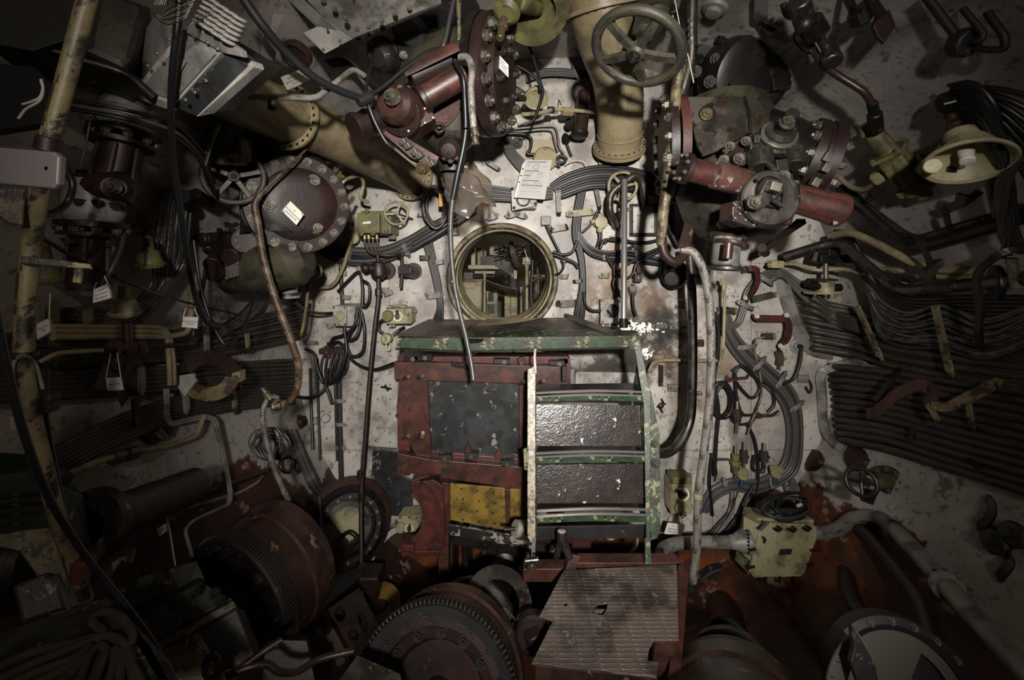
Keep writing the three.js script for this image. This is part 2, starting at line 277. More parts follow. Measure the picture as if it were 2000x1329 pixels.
// braided metal hose and chequered plate: fine relief only
function relief(base, w, h, fn, bump, rep, o = {}) {
  const b = new Uint8Array(w * h * 4); for (let y = 0; y < h; y++) for (let x = 0; x < w; x++) { const v = fn(x / w, y / h) * 255, i = (y * w + x) * 4; b[i] = b[i + 1] = b[i + 2] = v; b[i + 3] = 255; }
  const m = base.clone(); m.bumpMap = dataTex(b, w, h, false); m.bumpMap.repeat.set(rep[0], rep[1]); m.bumpScale = bump; Object.assign(m, o); return m;
}
M.braid = relief(paint({ base: 0xa39c94, base2: 0x8b857e, dirt: 0.35, chip: 0x5c5650, chipAt: 0.8, rough: 0.5, metal: 0.25, scale: 0.2, seed: 33 }), 128,128, (x, y) => { const a = (x + y) * 4 % 1, b = (x - y + 4) * 4 % 1; return 0.5 + 0.5 * (Math.floor((x + y) * 4 + 8) % 2 ? Math.sin(a * 3.14) : Math.sin(b * 3.14) * 0.7); }, 0.0025,[16,16]);
const lens = (x, y) => { let v = 0; for (const [cx, cy, t] of [[0.25,0.25,1],[0.75,0.75,1],[0.75,0.25,0],[0.25,0.75,0]]) { const dx = Math.abs(x - cx), dy = Math.abs(y - cy - 0.22 * (x - cx)); v = Math.max(v, st(1,0.55, Math.hypot(dx / 0.27, dy / 0.085))); } return v; };
M.chequer = relief(paint({ base: 0x9c8c82, base2: 0x7c6e66, dirt: 0.4, chip: 0x9a918a, chipAt: 0.86, rustAt: 0.9, rough: 0.42, metal: 0.45, scale: 0.7, seed: 34 }), 128,128, lens, 0.004,[6,22]);
M.chequerDark = relief(paint({ base: 0x7a6e66, base2: 0x615750, dirt: 0.45, chip: 0x6f6862, chipAt: 0.86, rustAt: 0.9, rough: 0.45, metal: 0.35, scale: 0.7, seed: 35 }), 128,128, lens, 0.006,[11,17]);
// flat print
function print(w, h, draw, bg = '#cfcac0') {
  const c = document.createElement('canvas'); c.width = w; c.height = h; const g = c.getContext('2d'); g.fillStyle = bg; g.fillRect(0,0, w, h); g.fillStyle = '#17140f'; g.textAlign = 'center'; g.textBaseline = 'middle'; draw(g, w, h);
  const t = new THREE.CanvasTexture(c); t.colorSpace = THREE.SRGBColorSpace; return new THREE.MeshStandardMaterial({ map: t, roughness: 0.55 });
}
const words = (lines, size) => (g, w, h) => { lines.forEach(([s, y, k = 1]) => { g.font = `bold ${Math.round(size * k)}px sans-serif`; g.fillText(s, w / 2, y * h); }); };
// a printed sheet on four corners (top left, top right, bottom right, bottom left) with thickness t; face and backing
function card(name, label, cat, q, t, faceMat, backMat = M.white) {
  const P = q.map((e) => pt(e)), th = thing(name, label, cat, P[3]), n = P[1].clone().sub(P[0]).cross(P[3].clone().sub(P[0])).normalize(); if (n.dot(toCam(P[0])) < 0) n.negate();
  part(th, 'backing', slab(P, t, { bevel: 0 }), backMat);
  const g = new THREE.BufferGeometry(), C = P.map((p) => p.clone().addScaledVector(n, 0.0008)), pos = [], uv = [], N = 4;                 // bilinear grid, so that the print does not shear
  const at2 = (u, v) => C[0].clone().multiplyScalar((1 - u) * (1 - v)).addScaledVector(C[1], u * (1 - v)).addScaledVector(C[2], u * v).addScaledVector(C[3], (1 - u) * v);
  for (let i = 0; i < N; i++) for (let j = 0; j < N; j++) for (const [a, b] of [[0,0],[0,1],[1,1],[0,0],[1,1],[1,0]]) { const p = at2((i + a) / N, (j + b) / N); pos.push(p.x, p.y, p.z); uv.push((i + a) / N, 1 - (j + b) / N); }
  g.setAttribute('position', new THREE.Float32BufferAttribute(pos, 3)); g.setAttribute('uv', new THREE.Float32BufferAttribute(uv, 2)); g.computeVertexNormals();
  part(th, 'printed_face', g, faceMat); return th;
}
// ---------------------------------------------------------------- the setting: bulkhead, round hull, next compartment
const wallPx = (X, Y) => [PX + X * F / DW, PY + (CY - Y) * F / DW];
{
  const S = 1280, W = 4.8, c = new Uint8Array(S * S * 4), h = new Uint8Array(S * S * 4);
  // soot, rust and scorch marks on the bulkhead, with painted shadows near flange and cables: x, y, half width, half height (photo pixels), strength, colour
  const marks = [[1205,560,46,60,0.75,0x7d5c3c],[1255,600,60,50,0.7,0x4a382a],[1290,640,62,42,0.95,0x17120f],[1240,700,50,60,0.9,0x241a14],[1180,640,50,40,0.8,0x33261d],[1150,560,22,60,0.6,0x5a4838],[1262,585,22,30,0.5,0x6a4526],[1330,720,40,50,0.5,0x43372e],[1170,720,90,26,0.9,0x14110f],
    [1092,560,10,70,0.5,0x5a544e],[895,520,16,70,0.4,0x6a645c],[1115,470,14,90,0.45,0x5a544f],[840,540,24,80,0.45,0x5c5650],[745,800,46,60,0.75,0x2c2b2b],[780,860,55,70,0.85,0x222122],[700,640,30,60,0.35,0x6c6660],[655,640,22,60,0.35,0x6e6256],[620,560,20,60,0.5,0x6e5a48],[660,720,24,60,0.45,0x565254],[700,460,70,26,0.4,0x5a5450],
    [1390,560,26,60,0.4,0x57504c],[1410,640,40,40,0.35,0x6a6058],[1420,545,40,22,0.4,0x453e3a],[1330,470,40,40,0.5,0x4d443c],[1450,780,50,60,0.3,0x6a645e],[1520,560,30,40,0.3,0x66605a],[1300,960,14,60,0.55,0x4c4a4c],[1400,960,60,60,0.25,0x6a6662],[1540,830,24,80,0.3,0x5a5654],[1560,690,20,60,0.4,0x7a6450],[1040,300,50,24,0.45,0x6a6258],[1140,290,26,30,0.55,0x4e443a],[970,320,40,40,0.4,0x605a54],[1140,150,200,16,0.5,0x4a463f],[860,400,50,40,0.4,0x5c564e],[1000,420,80,14,0.25,0x6f685e],[1390,430,30,30,0.3,0x6b5b4c],[1180,420,40,20,0.3,0x7a6a56],[1560,950,60,40,0.3,0x7a706a],[600,700,24,100,0.35,0x5d564f]];
  { let z = 17; const rn = () => (z = (z * 16807) % 2147483647) / 2147483647; for (let i = 0; i < 110; i++) marks.push([580 + rn() * 1020,140 + rn() * 880,5 + rn() * 20,4 + rn() * 26,0.2 + rn() * 0.4,[0x4a4643,0x5a544e, 0x6a5844][i % 3]]); }
  const white = [[1242,640,30,9],[1275,640,20,8],[1262,690,9,8],[1215,648,16,7]];
  const base = [186,180,172], base2 = [158,152,146], brown = [74,38,24], orange = [122,62,28], dk = [44,40,37];
  for (let y = 0; y < S; y++) for (let x = 0; x < S; x++) {
    const X = AX - W / 2 + (x + 0.5) / S * W, Y = AY - W / 2 + (y + 0.5) / S * W, [u, v] = wallPx(X, Y), nx = x / S * TS * 3, ny = y / S * TS * 3;
    const a = smp(NA, nx, ny), b = smp(NB, nx * 0.7 + 40, ny * 0.7), n = smp(NC, nx * 0.8, ny * 0.8 + 90), f = smp(ND, nx, ny);
    let q = mix(base, base2, st(0.3,0.75, a)); q = mix(q, [112,104,98],0.55 * st(0.52,0.92, b)); q = mix(q, [92,76,60],0.5 * st(0.86,0.94, n)); q = mix(q, [60,54,50],0.5 * st(0.72,0.95, f));
    for (let k = 0; k < marks.length; k++) { const mk = marks[k], rx = mk[2], ry = mk[3], dx = u - mk[0], dy = v - mk[1]; if (dx > 2 * rx || dx < -2 * rx || dy > 2 * ry || dy < -2 * ry) continue; const [mx, my, , , s, col] = mk, e = Math.hypot((u - mx) / rx, (v - my) / ry); if (e < 2) q = mix(q, hx(col), s * st(1.45,0.2, e + (n - 0.5) * 1.3 + (b - 0.5) * 0.9)); }
    for (const [mx, my, rx, ry] of white) { const e = Math.hypot((u - mx) / rx, (v - my) / ry) + (f - 0.5) * 2.2 + (n - 0.5) * 2; q = mix(q, [238,234,228], st(1.05,0.85, e)); }
    const low = v + (n - 0.5) * 34 + (u < 900 ? (900 - u) * 0.12 : 0); let bl = st(1036,1052, low); const og = st(0.55,0.62, b + (n - 0.5) * 0.4) * st(1060,1110, v);
    q = mix(q, mix(mix(brown, dk, st(0.4,0.7, a)), orange, og), bl);
    let hh = 150 + (a - 0.5) * 40 + (n - 0.5) * 30 + (f - 0.5) * 20;
    for (const sx of [1467,1392,705,760]) if (v > 480 && Math.abs(u - sx) < 1.2) { q = mix(q, [90,84,80],0.45); hh -= 40; }
    for (const sy of [748,880]) if ((u < 770 || u > 1290) && Math.abs(v - sy) < 1.1) { q = mix(q, [86,80,76],0.4); hh -= 40; }
    const i = (y * S + x) * 4; c[i] = q[0]; c[i + 1] = q[1]; c[i + 2] = q[2]; c[i + 3] = 255; h[i] = h[i + 1] = h[i + 2] = hh; h[i + 3] = 255;
  }
  const m = new THREE.MeshStandardMaterial({ roughness: 0.5, map: dataTex(c, S, S, true), bumpMap: dataTex(h, S, S, false), bumpScale: 0.006 }); M.bulkhead = m;
  const hatch = new THREE.Path(); const hc = at(981,545, DW), hr = 0.47; hatch.absarc(hc.x, hc.y, hr, 0, Math.PI * 2, true);
  const s = new THREE.Shape(); s.absarc(AX, AY, R + 0.06,0, Math.PI * 2); s.holes.push(hatch);
  const g = new THREE.ExtrudeGeometry(s, { depth: 0.06, bevelEnabled: false, curveSegments: 72 }); g.translate(0,0,-DW - 0.06);
  const p = g.attributes.position, uv = g.attributes.uv; for (let i = 0; i < p.count; i++) uv.setXY(i, (p.getX(i) - AX + W / 2) / W, (p.getY(i) - AY + W / 2) / W);
  structure('wall_front', clean(g), m);
}
{
  const SW = 2048, SH = 768, L = 6.7, z1 = 3.0, c = new Uint8Array(SW * SH * 4), h = new Uint8Array(SW * SH * 4);
  const edge = (l) => l.map((q) => { const P = at(q[0], q[1], hullDepth(q[0], q[1])); return [-P.z, P.y]; }).sort((a, b) => a[0] - b[0]);
  const eR = edge([[1660,1000],[1740,1030],[1850,1140],[2000,1300]]), eL = edge([[610,960],[520,915],[400,965],[250,985],[130,1000]]);
  const at1 = (l, d) => { if (d <= l[0][0]) return l[0][1]; for (let i = 1; i < l.length; i++) if (d < l[i][0]) { const t = (d - l[i - 1][0]) / (l[i][0] - l[i - 1][0]); return l[i - 1][1] + (l[i][1] - l[i - 1][1]) * t; } return l[l.length - 1][1]; };
  for (let y = 0; y < SH; y++) for (let x = 0; x < SW; x++) {
    const th = x / SW * Math.PI * 2, d = -z1 + y / SH * L, Y = AY + R * Math.sin(th), right = Math.cos(th) > 0, nx = x / SW * TS * 8, ny = y / SH * TS * 3.7;
    const a = smp(NA, nx * 0.7, ny * 0.7), b = smp(NB, nx * 0.6 + 40, ny * 0.6), n = smp(NC, nx * 0.8, ny * 0.8 + 90), f = smp(ND, nx, ny);
    let q = mix([168,162,156],[150,143,138], st(0.3,0.75, a)); q = mix(q, [96,89,82],0.6 * st(0.5,0.92, b)); q = mix(q, [70,58,48],0.6 * st(0.88,0.95, n)); q = mix(q, [60,54,50],0.5 * st(0.72,0.95, f));
    const e = at1(right ? eR : eL, d), k = Y + (n - 0.5) * 0.14 + (b - 0.5) * (right ? 0.06 : 0.2), w = st(e + 0.015, e - 0.015, k), og = right ? st(0.5,0.62, b + (n - 0.5) * 0.5) * st(1.9,2.5, d) : 0;
    let br = mix([74,40,28],[46,26,20], st(0.35,0.65, a)); br = mix(br, [110,56,28], og * 0.8); br = mix(br, [24,20,18],0.6 * st(0.55,0.8, b)); br = mix(br, [120,104,92], st(0.78,0.84, n));
    q = mix(q, br, w); if (!right) q = mix(q, [40,36,33],0.75 * (1 - w) * st(0.6,0.7, n * 0.5 + b * 0.5) * st(e + 0.5, e, Y));
    const i = (y * SW + x) * 4; c[i] = q[0]; c[i + 1] = q[1]; c[i + 2] = q[2]; c[i + 3] = 255; h[i] = h[i + 1] = h[i + 2] = 150 + (a - 0.5) * 60 + (n - 0.5) * 50 + (f - 0.5) * 24; h[i + 3] = 255;
  }
  const m = new THREE.MeshStandardMaterial({ roughness: 0.55, map: dataTex(c, SW, SH, true), bumpMap: dataTex(h, SW, SH, false), bumpScale: 0.012 }); M.hull = m;
  const arc = (a0, a1, T = 0.06) => {                                   // a shell of the hull between two angles
    const n = 40, k = 8, pos = [], uv = [], idx = [], grid = (rad, flip) => { const o = pos.length / 3; for (let i = 0; i <= n; i++) for (let j = 0; j <= k; j++) { const t = a0 + (a1 - a0) * i / n, z = z1 - L * j / k; pos.push(AX + rad * Math.cos(t), AY + rad * Math.sin(t), z); uv.push(t / (Math.PI * 2), j / k); } for (let i = 0; i < n; i++) for (let j = 0; j < k; j++) { const a = o + i * (k + 1) + j, b = a + k + 1; flip ? idx.push(a, b, a + 1, b, b + 1, a + 1) : idx.push(a, a + 1, b, b, a + 1, b + 1); } };
    grid(R, false); const o2 = (n + 1) * (k + 1); grid(R + T, true);
    for (const i of [0, n]) for (let j = 0; j < k; j++) { const a = i * (k + 1) + j, b = a + o2; idx.push(a, b, a + 1, b, b + 1, a + 1); }
    const g = new THREE.BufferGeometry(); g.setAttribute('position', new THREE.Float32BufferAttribute(pos, 3)); g.setAttribute('uv', new THREE.Float32BufferAttribute(uv, 2)); g.setIndex(idx); g.computeVertexNormals(); return clean(g);
  };
  const D = Math.PI / 180;
  structure('ceiling', arc(50 * D, 130 * D), m); structure('wall_left', arc(130 * D, 232 * D), m); structure('wall_right', arc(-52 * D, 50 * D), m); structure('floor', arc(232 * D, 308 * D), m);
  const bk = new THREE.CylinderGeometry(R + 0.06, R + 0.06,0.06,64).rotateX(Math.PI / 2); bk.translate(AX, AY, z1 + 0.03); structure('wall_back', boxUV(bk), M.grey);
}
// added fill lamp, out of view behind the viewer, lifts the black shadows
{ const t = thing('added_fill_lamp', 'added round fill lamp out of view behind the viewer', 'lamp', V3(0.6,4.2,2.3)); part(t, 'base', rod(V3(0.6,4.6,2.3), V3(0.6,4.34,2.3), 0.05), M.grey); part(t, 'globe', put(new THREE.SphereGeometry(0.08,18,12), V3(0.6,4.26,2.3)), new THREE.MeshStandardMaterial({ color: 0xffffff, emissive: 0xfff0dc, emissiveIntensity: 2 })); const l = new THREE.PointLight(0xfff0e0,5); l.position.set(0.6,4.26,2.3); l.castShadow = true; scene.add(l); }
// hatch coaming: stepped round tube through the bulkhead
{
  const c = at(981,545, DW), k = DW / F, t = thing('hatch_coaming', 'round beige hatch coaming with stepped chipped rim above the platform', 'hatch', c), z = V3(0,0,1);
  const P = V3(c.x, c.y, -DW - 0.5), s = (r, d) => [r * k, 0.5 + d];
  part(t, 'rim', lathe([s(98,-0.1), s(98,0.01), s(101,0.03), s(106,0.035), s(109,0.02), s(109,-0.03)], P, z, 72,0.4), M.yellowPost);
  part(t, 'step_ring', lathe([s(95,-0.2), s(95,-0.06), s(98,-0.055), s(98.5,-0.1), s(108,-0.1)], P, z, 72,0.3), M.cream);
  part(t, 'tunnel', lathe([[93 * k, 0.02], s(93,-0.18), s(96,-0.18), s(108,-0.12), [108 * k, 0.0],[96 * k, -0.01],[93 * k, 0.02]], P, z, 72,0.3), M.cream);
  for (let i = 0; i < 3; i++) part(t, 'groove_ring', ring([981,545, DW + 0.09 + i * 0.07], z, (95.5 - i * 0.8) * k, 0.006,72,6), M.oliveDark);
}
// next compartment, seen through the hatch
{
  const A = -1.9, B = 2.6, y0 = 1.62, y1 = 4.4, z0 = -DW - 0.56, z1 = -9, T = 0.06, bx = (a, b, c, d, e, f) => boxUV(new THREE.BoxGeometry(b - a, d - c, f - e).translate((a + b) / 2, (c + d) / 2, (e + f) / 2));
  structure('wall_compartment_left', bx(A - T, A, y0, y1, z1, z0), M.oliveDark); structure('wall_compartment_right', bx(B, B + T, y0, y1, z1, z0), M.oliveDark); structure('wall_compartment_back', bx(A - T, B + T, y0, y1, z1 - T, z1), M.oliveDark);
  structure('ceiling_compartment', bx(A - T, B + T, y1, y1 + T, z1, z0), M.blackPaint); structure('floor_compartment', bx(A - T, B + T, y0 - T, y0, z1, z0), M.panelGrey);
  const hc = at(981,545, DW), s = new THREE.Shape(); s.moveTo(A - T, 0.9); s.lineTo(B + T, 0.9); s.lineTo(B + T, y1 + T); s.lineTo(A - T, y1 + T); s.closePath(); const p = new THREE.Path(); p.absarc(hc.x, hc.y, 93.2 * DW / F, 0,6.2832, true); s.holes.push(p);
  const g = new THREE.ExtrudeGeometry(s, { depth: 0.05, bevelEnabled: false, curveSegments: 48 }); g.translate(0,0, z0 + 0.001); structure('wall_compartment_front', boxUV(g), M.oliveDark);
}
// ---------------------------------------------------------------- things in the next compartment
{
  const lm = thing('added_fill_lamp', 'added unseen fill lamp under the deckhead of the next compartment', 'lamp', [1010,400,5.2]); part(lm, 'base', rod(V3(0.25,4.4,-5.6), V3(0.25,4.3,-5.6), 0.07), M.grey); part(lm, 'bulb', put(new THREE.SphereGeometry(0.06,16,12), V3(0.25,4.24,-5.6)), new THREE.MeshStandardMaterial({ color: 0xfff0d8, emissive: 0xffe2b8, emissiveIntensity: 3 }));  // unseen lamp added to brighten the next compartment
  const ll = new THREE.PointLight(0xffe4bc, 7); ll.position.set(0.25,4.24,-5.6); ll.castShadow = true; scene.add(ll);
  const cab = (x0, y0, x1, y1, d, t, label, m = M.cream) => {
    const g = thing('equipment_cabinet', label, 'cabinet', [(x0 + x1) / 2, y1, d]); y1 = PY + (CY - 1.62) * F / d; part(g, 'body', block(x0, y0, x1, y1, d, t, 0.01), m);
    const w = (x1 - x0), h = (y1 - y0); part(g, 'door', block(x0 + w * 0.06, y0 + h * 0.03, x1 - w * 0.06, y1 - h * 0.02, d - 0.012,0.02), m); return g;
  };
  const c1 = cab(902,550,941,680,5.4,0.6, 'pale yellow cabinet standing left beyond the hatch opening');
  part(c1, 'nameplate', block(908,554,929,564,5.37,0.01), M.beige); part(c1, 'latch', [block(913,583,919,589,5.36,0.03), block(908,584,914,587,5.35,0.02)], M.cream);
  cab(985,578,997,660,6.6,0.4, 'narrow yellow cabinet left of a seam in the middle beyond the hatch'); cab(997,576,1011,660,6.6,0.4, 'wider yellow cabinet right of a seam in the middle beyond the hatch');
  const c4 = cab(1042,540,1082,680,5.7,0.5, 'yellow cabinet behind dangling black cables right beyond the hatch'); part(c4, 'nameplate', block(1050,548,1064,556,5.67,0.01), M.beige);
  const sw = thing('switchboard', 'switchboard with dark window and grey bars in the middle beyond the hatch', 'switchboard', [962,650,6.2]);
  part(sw, 'frame', plate([[950,566],[972,566],[972,655],[950,655]],6.2,0.1, { holes: [[[953,571],[964,571],[964,590],[953,590]],[[951,594],[969,594],[969,614],[951,614]]] }), M.cream);
  part(sw, 'back_panel', block(950,566,972,655,6.29,0.1), M.blackPaint); for (let i = 0; i < 5; i++) part(sw, 'bar', block(952.5 + i * 3.4,595,954 + i * 3.4,613,6.22,0.03), M.grey);
  part(sw, 'post', block(965,572,970,650,6.18,0.05), M.cream);
  // stanchions
  const col = (x, y0, d, r, label, cap) => { const g = thing('stanchion', label, 'post', [x, 700, d]); part(g, 'pole', rod([x, y0, d],[x, PY + (CY - 1.62) * F / d, d], px(r, d)), M.cream); part(g, 'collar', rod([x, y0 - 1, d],[x, y0 + 7, d], px(r * 1.7, d), 14, px(r * 1.1, d)), M.cream); if (cap) part(g, 'cap_plate', block(x - cap, y0 - 5, x + cap, y0, d - 0.05,0.1), M.grey); };
  col(946.5,535,4.9,2.4, 'pale yellow post with wide grey cap plate left beyond the hatch', 20);
  col(1029,517,5.0,3.2, 'thick pale yellow post right of centre beyond the hatch', 9); col(1018,562,5.4,2, 'thin brownish post in the middle beyond the hatch');
  one('pipe', 'straight yellow pipe beside the thick post beyond the hatch', 'pipe', rod([1035,530,5.1],[1035,717,5.1], px(2,5.1)), M.cream);
  const hb = thing('hanging_box', 'grey box hung under the deckhead beyond the hatch', 'box', [985,530,5.2]);
  part(hb, 'body', slab([[974,502,5.1],[1004,515,5.3],[1000,540,5.3],[976,522,5.1]],0.3), M.grey); part(hb, 'side_panel', block(956,480,972,520,5.2,0.25), M.grey);
  one('beam', 'pale horizontal beam left beyond the hatch', 'beam', [block(914,518,975,526,5.15,0.12), block(920,486,928,520,5.15,0.1)], M.beige);
  one('channel', 'upright olive channel above the beam beyond the hatch', 'channel', [block(932,482,943,520,5.4,0.1), block(945,490,950,520,5.38,0.06)], M.olive);
  one('ceiling_duct', 'dark sloping duct running across under the deckhead beyond the hatch', 'duct', slab([[948,548,5.6],[1016,570,6.2],[1016,580,6.2],[948,560,5.6]],0.3), M.oliveDark);
  one('cable_rack', 'grey cable rack with clamps left of the hanging box beyond the hatch', 'rack', [block(925,534,965,541,5.3,0.08), block(985,535,1002,541,5.5,0.08), block(1003,500,1010,545,5.5,0.06), block(1021,503,1040,512,4.95,0.12)], M.beige);
  one('red_case', 'dark red case beside the left rim beyond the hatch', 'case', block(906,532,924,546,5.3,0.2), M.redDark);
  for (let i = 0; i < 26; i++) { const x = 976 + rnd() * 44, y = 476 + rnd() * 28; one('cable', 'black cable in the tangle under the deckhead beyond the hatch', 'cable', tube([[x - 14 - rnd() * 10, y + rr(-3,9), 5 + rnd() * 0.4],[x, y + rr(-3,3), 4.9 + rnd() * 0.4],[x + 16, y - rr(0,8), 5 + rnd() * 0.5]], rr(0.9,1.5)), rnd() < 0.25 ? M.cableSilver : M.cableBlack, 'black cables tangled beyond the hatch'); }
  for (let i = 0; i < 5; i++) one('cable', 'grey cable hanging in the bunch at top centre beyond the hatch', 'cable', tube([[996 + i * 1.6,472,4.8],[997 + i * 2,492,4.75],[1003 + i * 2.4,512,4.8],[1012 + i * 2,522,4.9]],1), M.cableGrey, 'grey cables hanging beyond the hatch');
  const hang = [[[[1055,535],[1042,548],[1028,560],[1023,570]], 'black cable slanting down left from the hook beyond the hatch'],[[[1057,537],[1046,555],[1044,570],[1052,576],[1060,568],[1062,545]], 'black cable looping right of the thick post beyond the hatch'],[[[1062,505],[1051,520],[1052,560],[1050,610],[1046,640]], 'grey wire hanging straight down beyond the hatch'],[[[1036,474],[1040,520],[1037,570],[1042,630]], 'thin wire hanging beside the thick post beyond the hatch'],[[[1060,575],[1052,600],[1048,640]], 'black cable hanging at lower right beyond the hatch'],[[[1072,590],[1058,602],[1050,615]], 'short black cable at the right rim beyond the hatch'],[[[945,545],[960,552],[985,560],[1010,566]], 'black cable lying along the dark duct beyond the hatch'],[[[1054,572],[1066,570],[1074,586]], 'black cable bent over the red valve beyond the hatch']];
  hang.forEach(([l, s], i) => one('cable', s, 'cable', tube(l.map(([x, y], k) => [x, y, 4.6 + 0.05 * i]), 1.6), i === 2 || i === 3 ? M.cableGrey : M.cableBlack));
  const hk = thing('hook', 'pale anchor-shaped hook hanging at the top beyond the hatch', 'hook', [1022,480,4.5]); part(hk, 'hook_arms', tube([[1013,471,4.5],[1016,477,4.5],[1022,479,4.5],[1030,476,4.5]],0.9), M.string); part(hk, 'shank', tube([[1023,472,4.5],[1025,490,4.5],[1031,506,4.5]],0.8), M.string);
  const rv = thing('valve', 'dark red valve at the lower right rim beyond the hatch', 'valve', [1073,590,4.5]); part(rv, 'body', rod([1074,562,4.5],[1070,588,4.5],0.03), M.redDark); part(rv, 'flange', lathe(cylP(0.05,0.02), [1074,566,4.5], V3(0.1,1,0)), M.redDark);
  one('pipe', 'dark upright pipe along the right rim beyond the hatch', 'pipe', tube([[1072,512,4.55],[1076,540,4.5],[1075,565,4.5]],3), M.steelDark);
  one('bracket', 'pale triangular bracket at the upper right beyond the hatch', 'bracket', plate([[1042,482],[1058,494],[1050,512],[1040,506]],5.0,0.03), M.beige);
}
// ---------------------------------------------------------------- platform, ladder, floor plate
{
  const t = thing('platform', 'steel landing platform with chequered plates and chipped green front beam below the hatch', 'platform', [1000,690,2.75]);
  part(t, 'tread_plate', slab([[770,655,2.78],[878,660,2.76],[946,625,3.5],[838,625,3.5]],0.006), M.chequerDark, 'short left chequered plate with a small slot');
  part(t, 'tread_plate', slab([[936,665,2.72],[1197,657,2.74],[1202,649,2.9],[1104,619,3.52],[950,622,3.5],[880,660,2.78]],0.006), M.chequerDark, 'wide right chequered plate with a bent corner');
  part(t, 'bent_corner', slab([[1102,612,3.5],[1112,616,3.45],[1203,650,2.88],[1196,657,2.76],[1112,628,3.3]],0.006), M.chequerDark);
  part(t, 'front_beam', [slab([[774,662,2.74],[1252,656,2.74],[1252,678,2.74],[905,686,2.74],[774,680,2.74]],0.012), slab([[774,661,2.74],[1252,655,2.74],[1240,645,2.95],[790,645,2.95]],0.01)], M.green);
  part(t, 'lower_flange', strap([[774,681,2.76],[905,686,2.76],[1248,678,2.76]],0.05,0.008, { up: V3(0,1,0) }), M.oily);
  for (const x of [786,1240]) part(t, 'side_beam', slab([[x, 665,2.76],[x, 684,2.76],[x > 1000 ? 1196 : 836,650,3.58],[x > 1000 ? 1196 : 836,634,3.58]],0.012), M.green);
  part(t, 'middle_beam', slab([[1008,668,2.78],[1008,684,2.78],[1005,650,3.58],[1005,634,3.58]],0.012), M.oily);
  part(t, 'round_patch', lathe(cylP(0.07,0.012), [925,664,2.755], V3(0,1,0.1)), M.oily);
  for (const x of [1034,1046]) place(t, 'bolt', hexBolt, M.boltM, at(x, 681,2.73), qz(V3(0,-0.2,1)), 0.011);
  place(t, 'bolt', hexBolt, M.boltM, at(1236,676,2.73), qz(V3(0,0,1)), 0.02);
}
const lad = (y) => 2.72 - (y - 670) / 390 * 0.35;
const L = (x, y, o = 0) => [x, y, lad(y) + o];
{
  const t = thing('ladder', 'steep three-step ladder with chipped green and cream rails leading up to the platform', 'ladder', [1160,1100,2.35]);
  part(t, 'rail', [slab([L(1030,722), L(1046,714), L(1046,1052), L(1038,1062), L(1030,1050)],0.01), slab([L(1044,716), L(1046,1056), L(1052,1000,0.14), L(1050,760,0.14)],0.008)], M.greenCream, 'cream left rail with rust chips');
  part(t, 'hanger_rod', strap([L(1045,682), L(1044,700), L(1046,730)],0.014,0.02), M.steelDark); part(t, 'rail_foot', strap([L(1043,1050), L(1040,1108)],0.02,0.012), M.steelDark);
  part(t, 'lug', plate([[1022,880],[1032,876],[1034,920],[1024,918]], lad(900) - 0.01,0.02), M.greenCream);
  part(t, 'rail', [slab([L(1262,770), L(1272,765), L(1288,850), L(1290,1040), L(1284,1052), L(1270,1058), L(1266,900)],0.01), slab([L(1238,672), L(1249,662), L(1270,770), L(1270,1056), L(1262,1055), L(1258,880), L(1256,790)],0.012), slab([L(1250,670), L(1240,674), L(1236,760,0.14), L(1246,1000,0.14), L(1268,1054), L(1258,800)],0.008)], M.green, 'green right rail with rust chips');
  part(t, 'rail_foot', [strap([L(1264,1052), L(1266,1102)],0.03,0.012), strap([L(1274,1040), L(1273,1050)],0.02,0.02)], M.green);
  place(t, 'bolt', hexBolt, M.boltM, at(1280,905, lad(905) - 0.01), qz(V3(0,0,1)), 0.024); place(t, 'bolt', hexBolt, M.boltM, at(1278,868, lad(868) - 0.01), qz(V3(0,0,1)), 0.018);
  for (const [y, h, x0, x1] of [[762,26,1047,1258],[880,26,1047,1262],[992,34,1048,1266]]) {
    const a = part(t, 'step', slab([L(x0, y + 6), L(x1, y + 3), L(x1 - 4, y - 14,0.2), L(x0 + 3, y - 11,0.2)],0.008), M.oily), d = lad(y);
    for (let k = 0; k < 2; k++) part(a, 'wear_strip', strap([L(x0, y + 6 + k * h * 0.3,-0.004), L((x0 + x1) / 2, y + 1.5 + k * h * 0.3,-0.02), L(x1, y + 4 + k * h * 0.3,-0.004)],0.012,0.01, { smooth: 12 }), M.chrome);
    part(a, 'nosing', strap([L(x0, y + h * 0.72), L((x0 + x1) / 2, y + h * 0.6,-0.014), L(x1, y + h * 0.68)],0.03,0.01, { smooth: 12 }), M.green);
  }
  const riser = paint({ base: 0x3a2e2c, base2: 0x2b2322, dirt: 0.3, chip: 0xd8d3ce, chipAt: 0.8, rustAt: 2, rough: 0.26, bump: 0.0028, scale: 0.5, seed: 41 });
  part(t, 'back_panel', slab([L(1047,790,0.05), L(1258,792,0.05), L(1264,872,0.06), L(1047,872,0.06)],0.006), riser); part(t, 'back_panel', slab([L(1048,908,0.05), L(1263,906,0.05), L(1268,984,0.06), L(1048,984,0.06)],0.006), riser);
  part(t, 'bottom_bar', slab([L(1046,1030,0.05), L(1266,1026,0.05), L(1264,1052,0.08), L(1046,1055,0.08)],0.01), M.blackPaint);
}
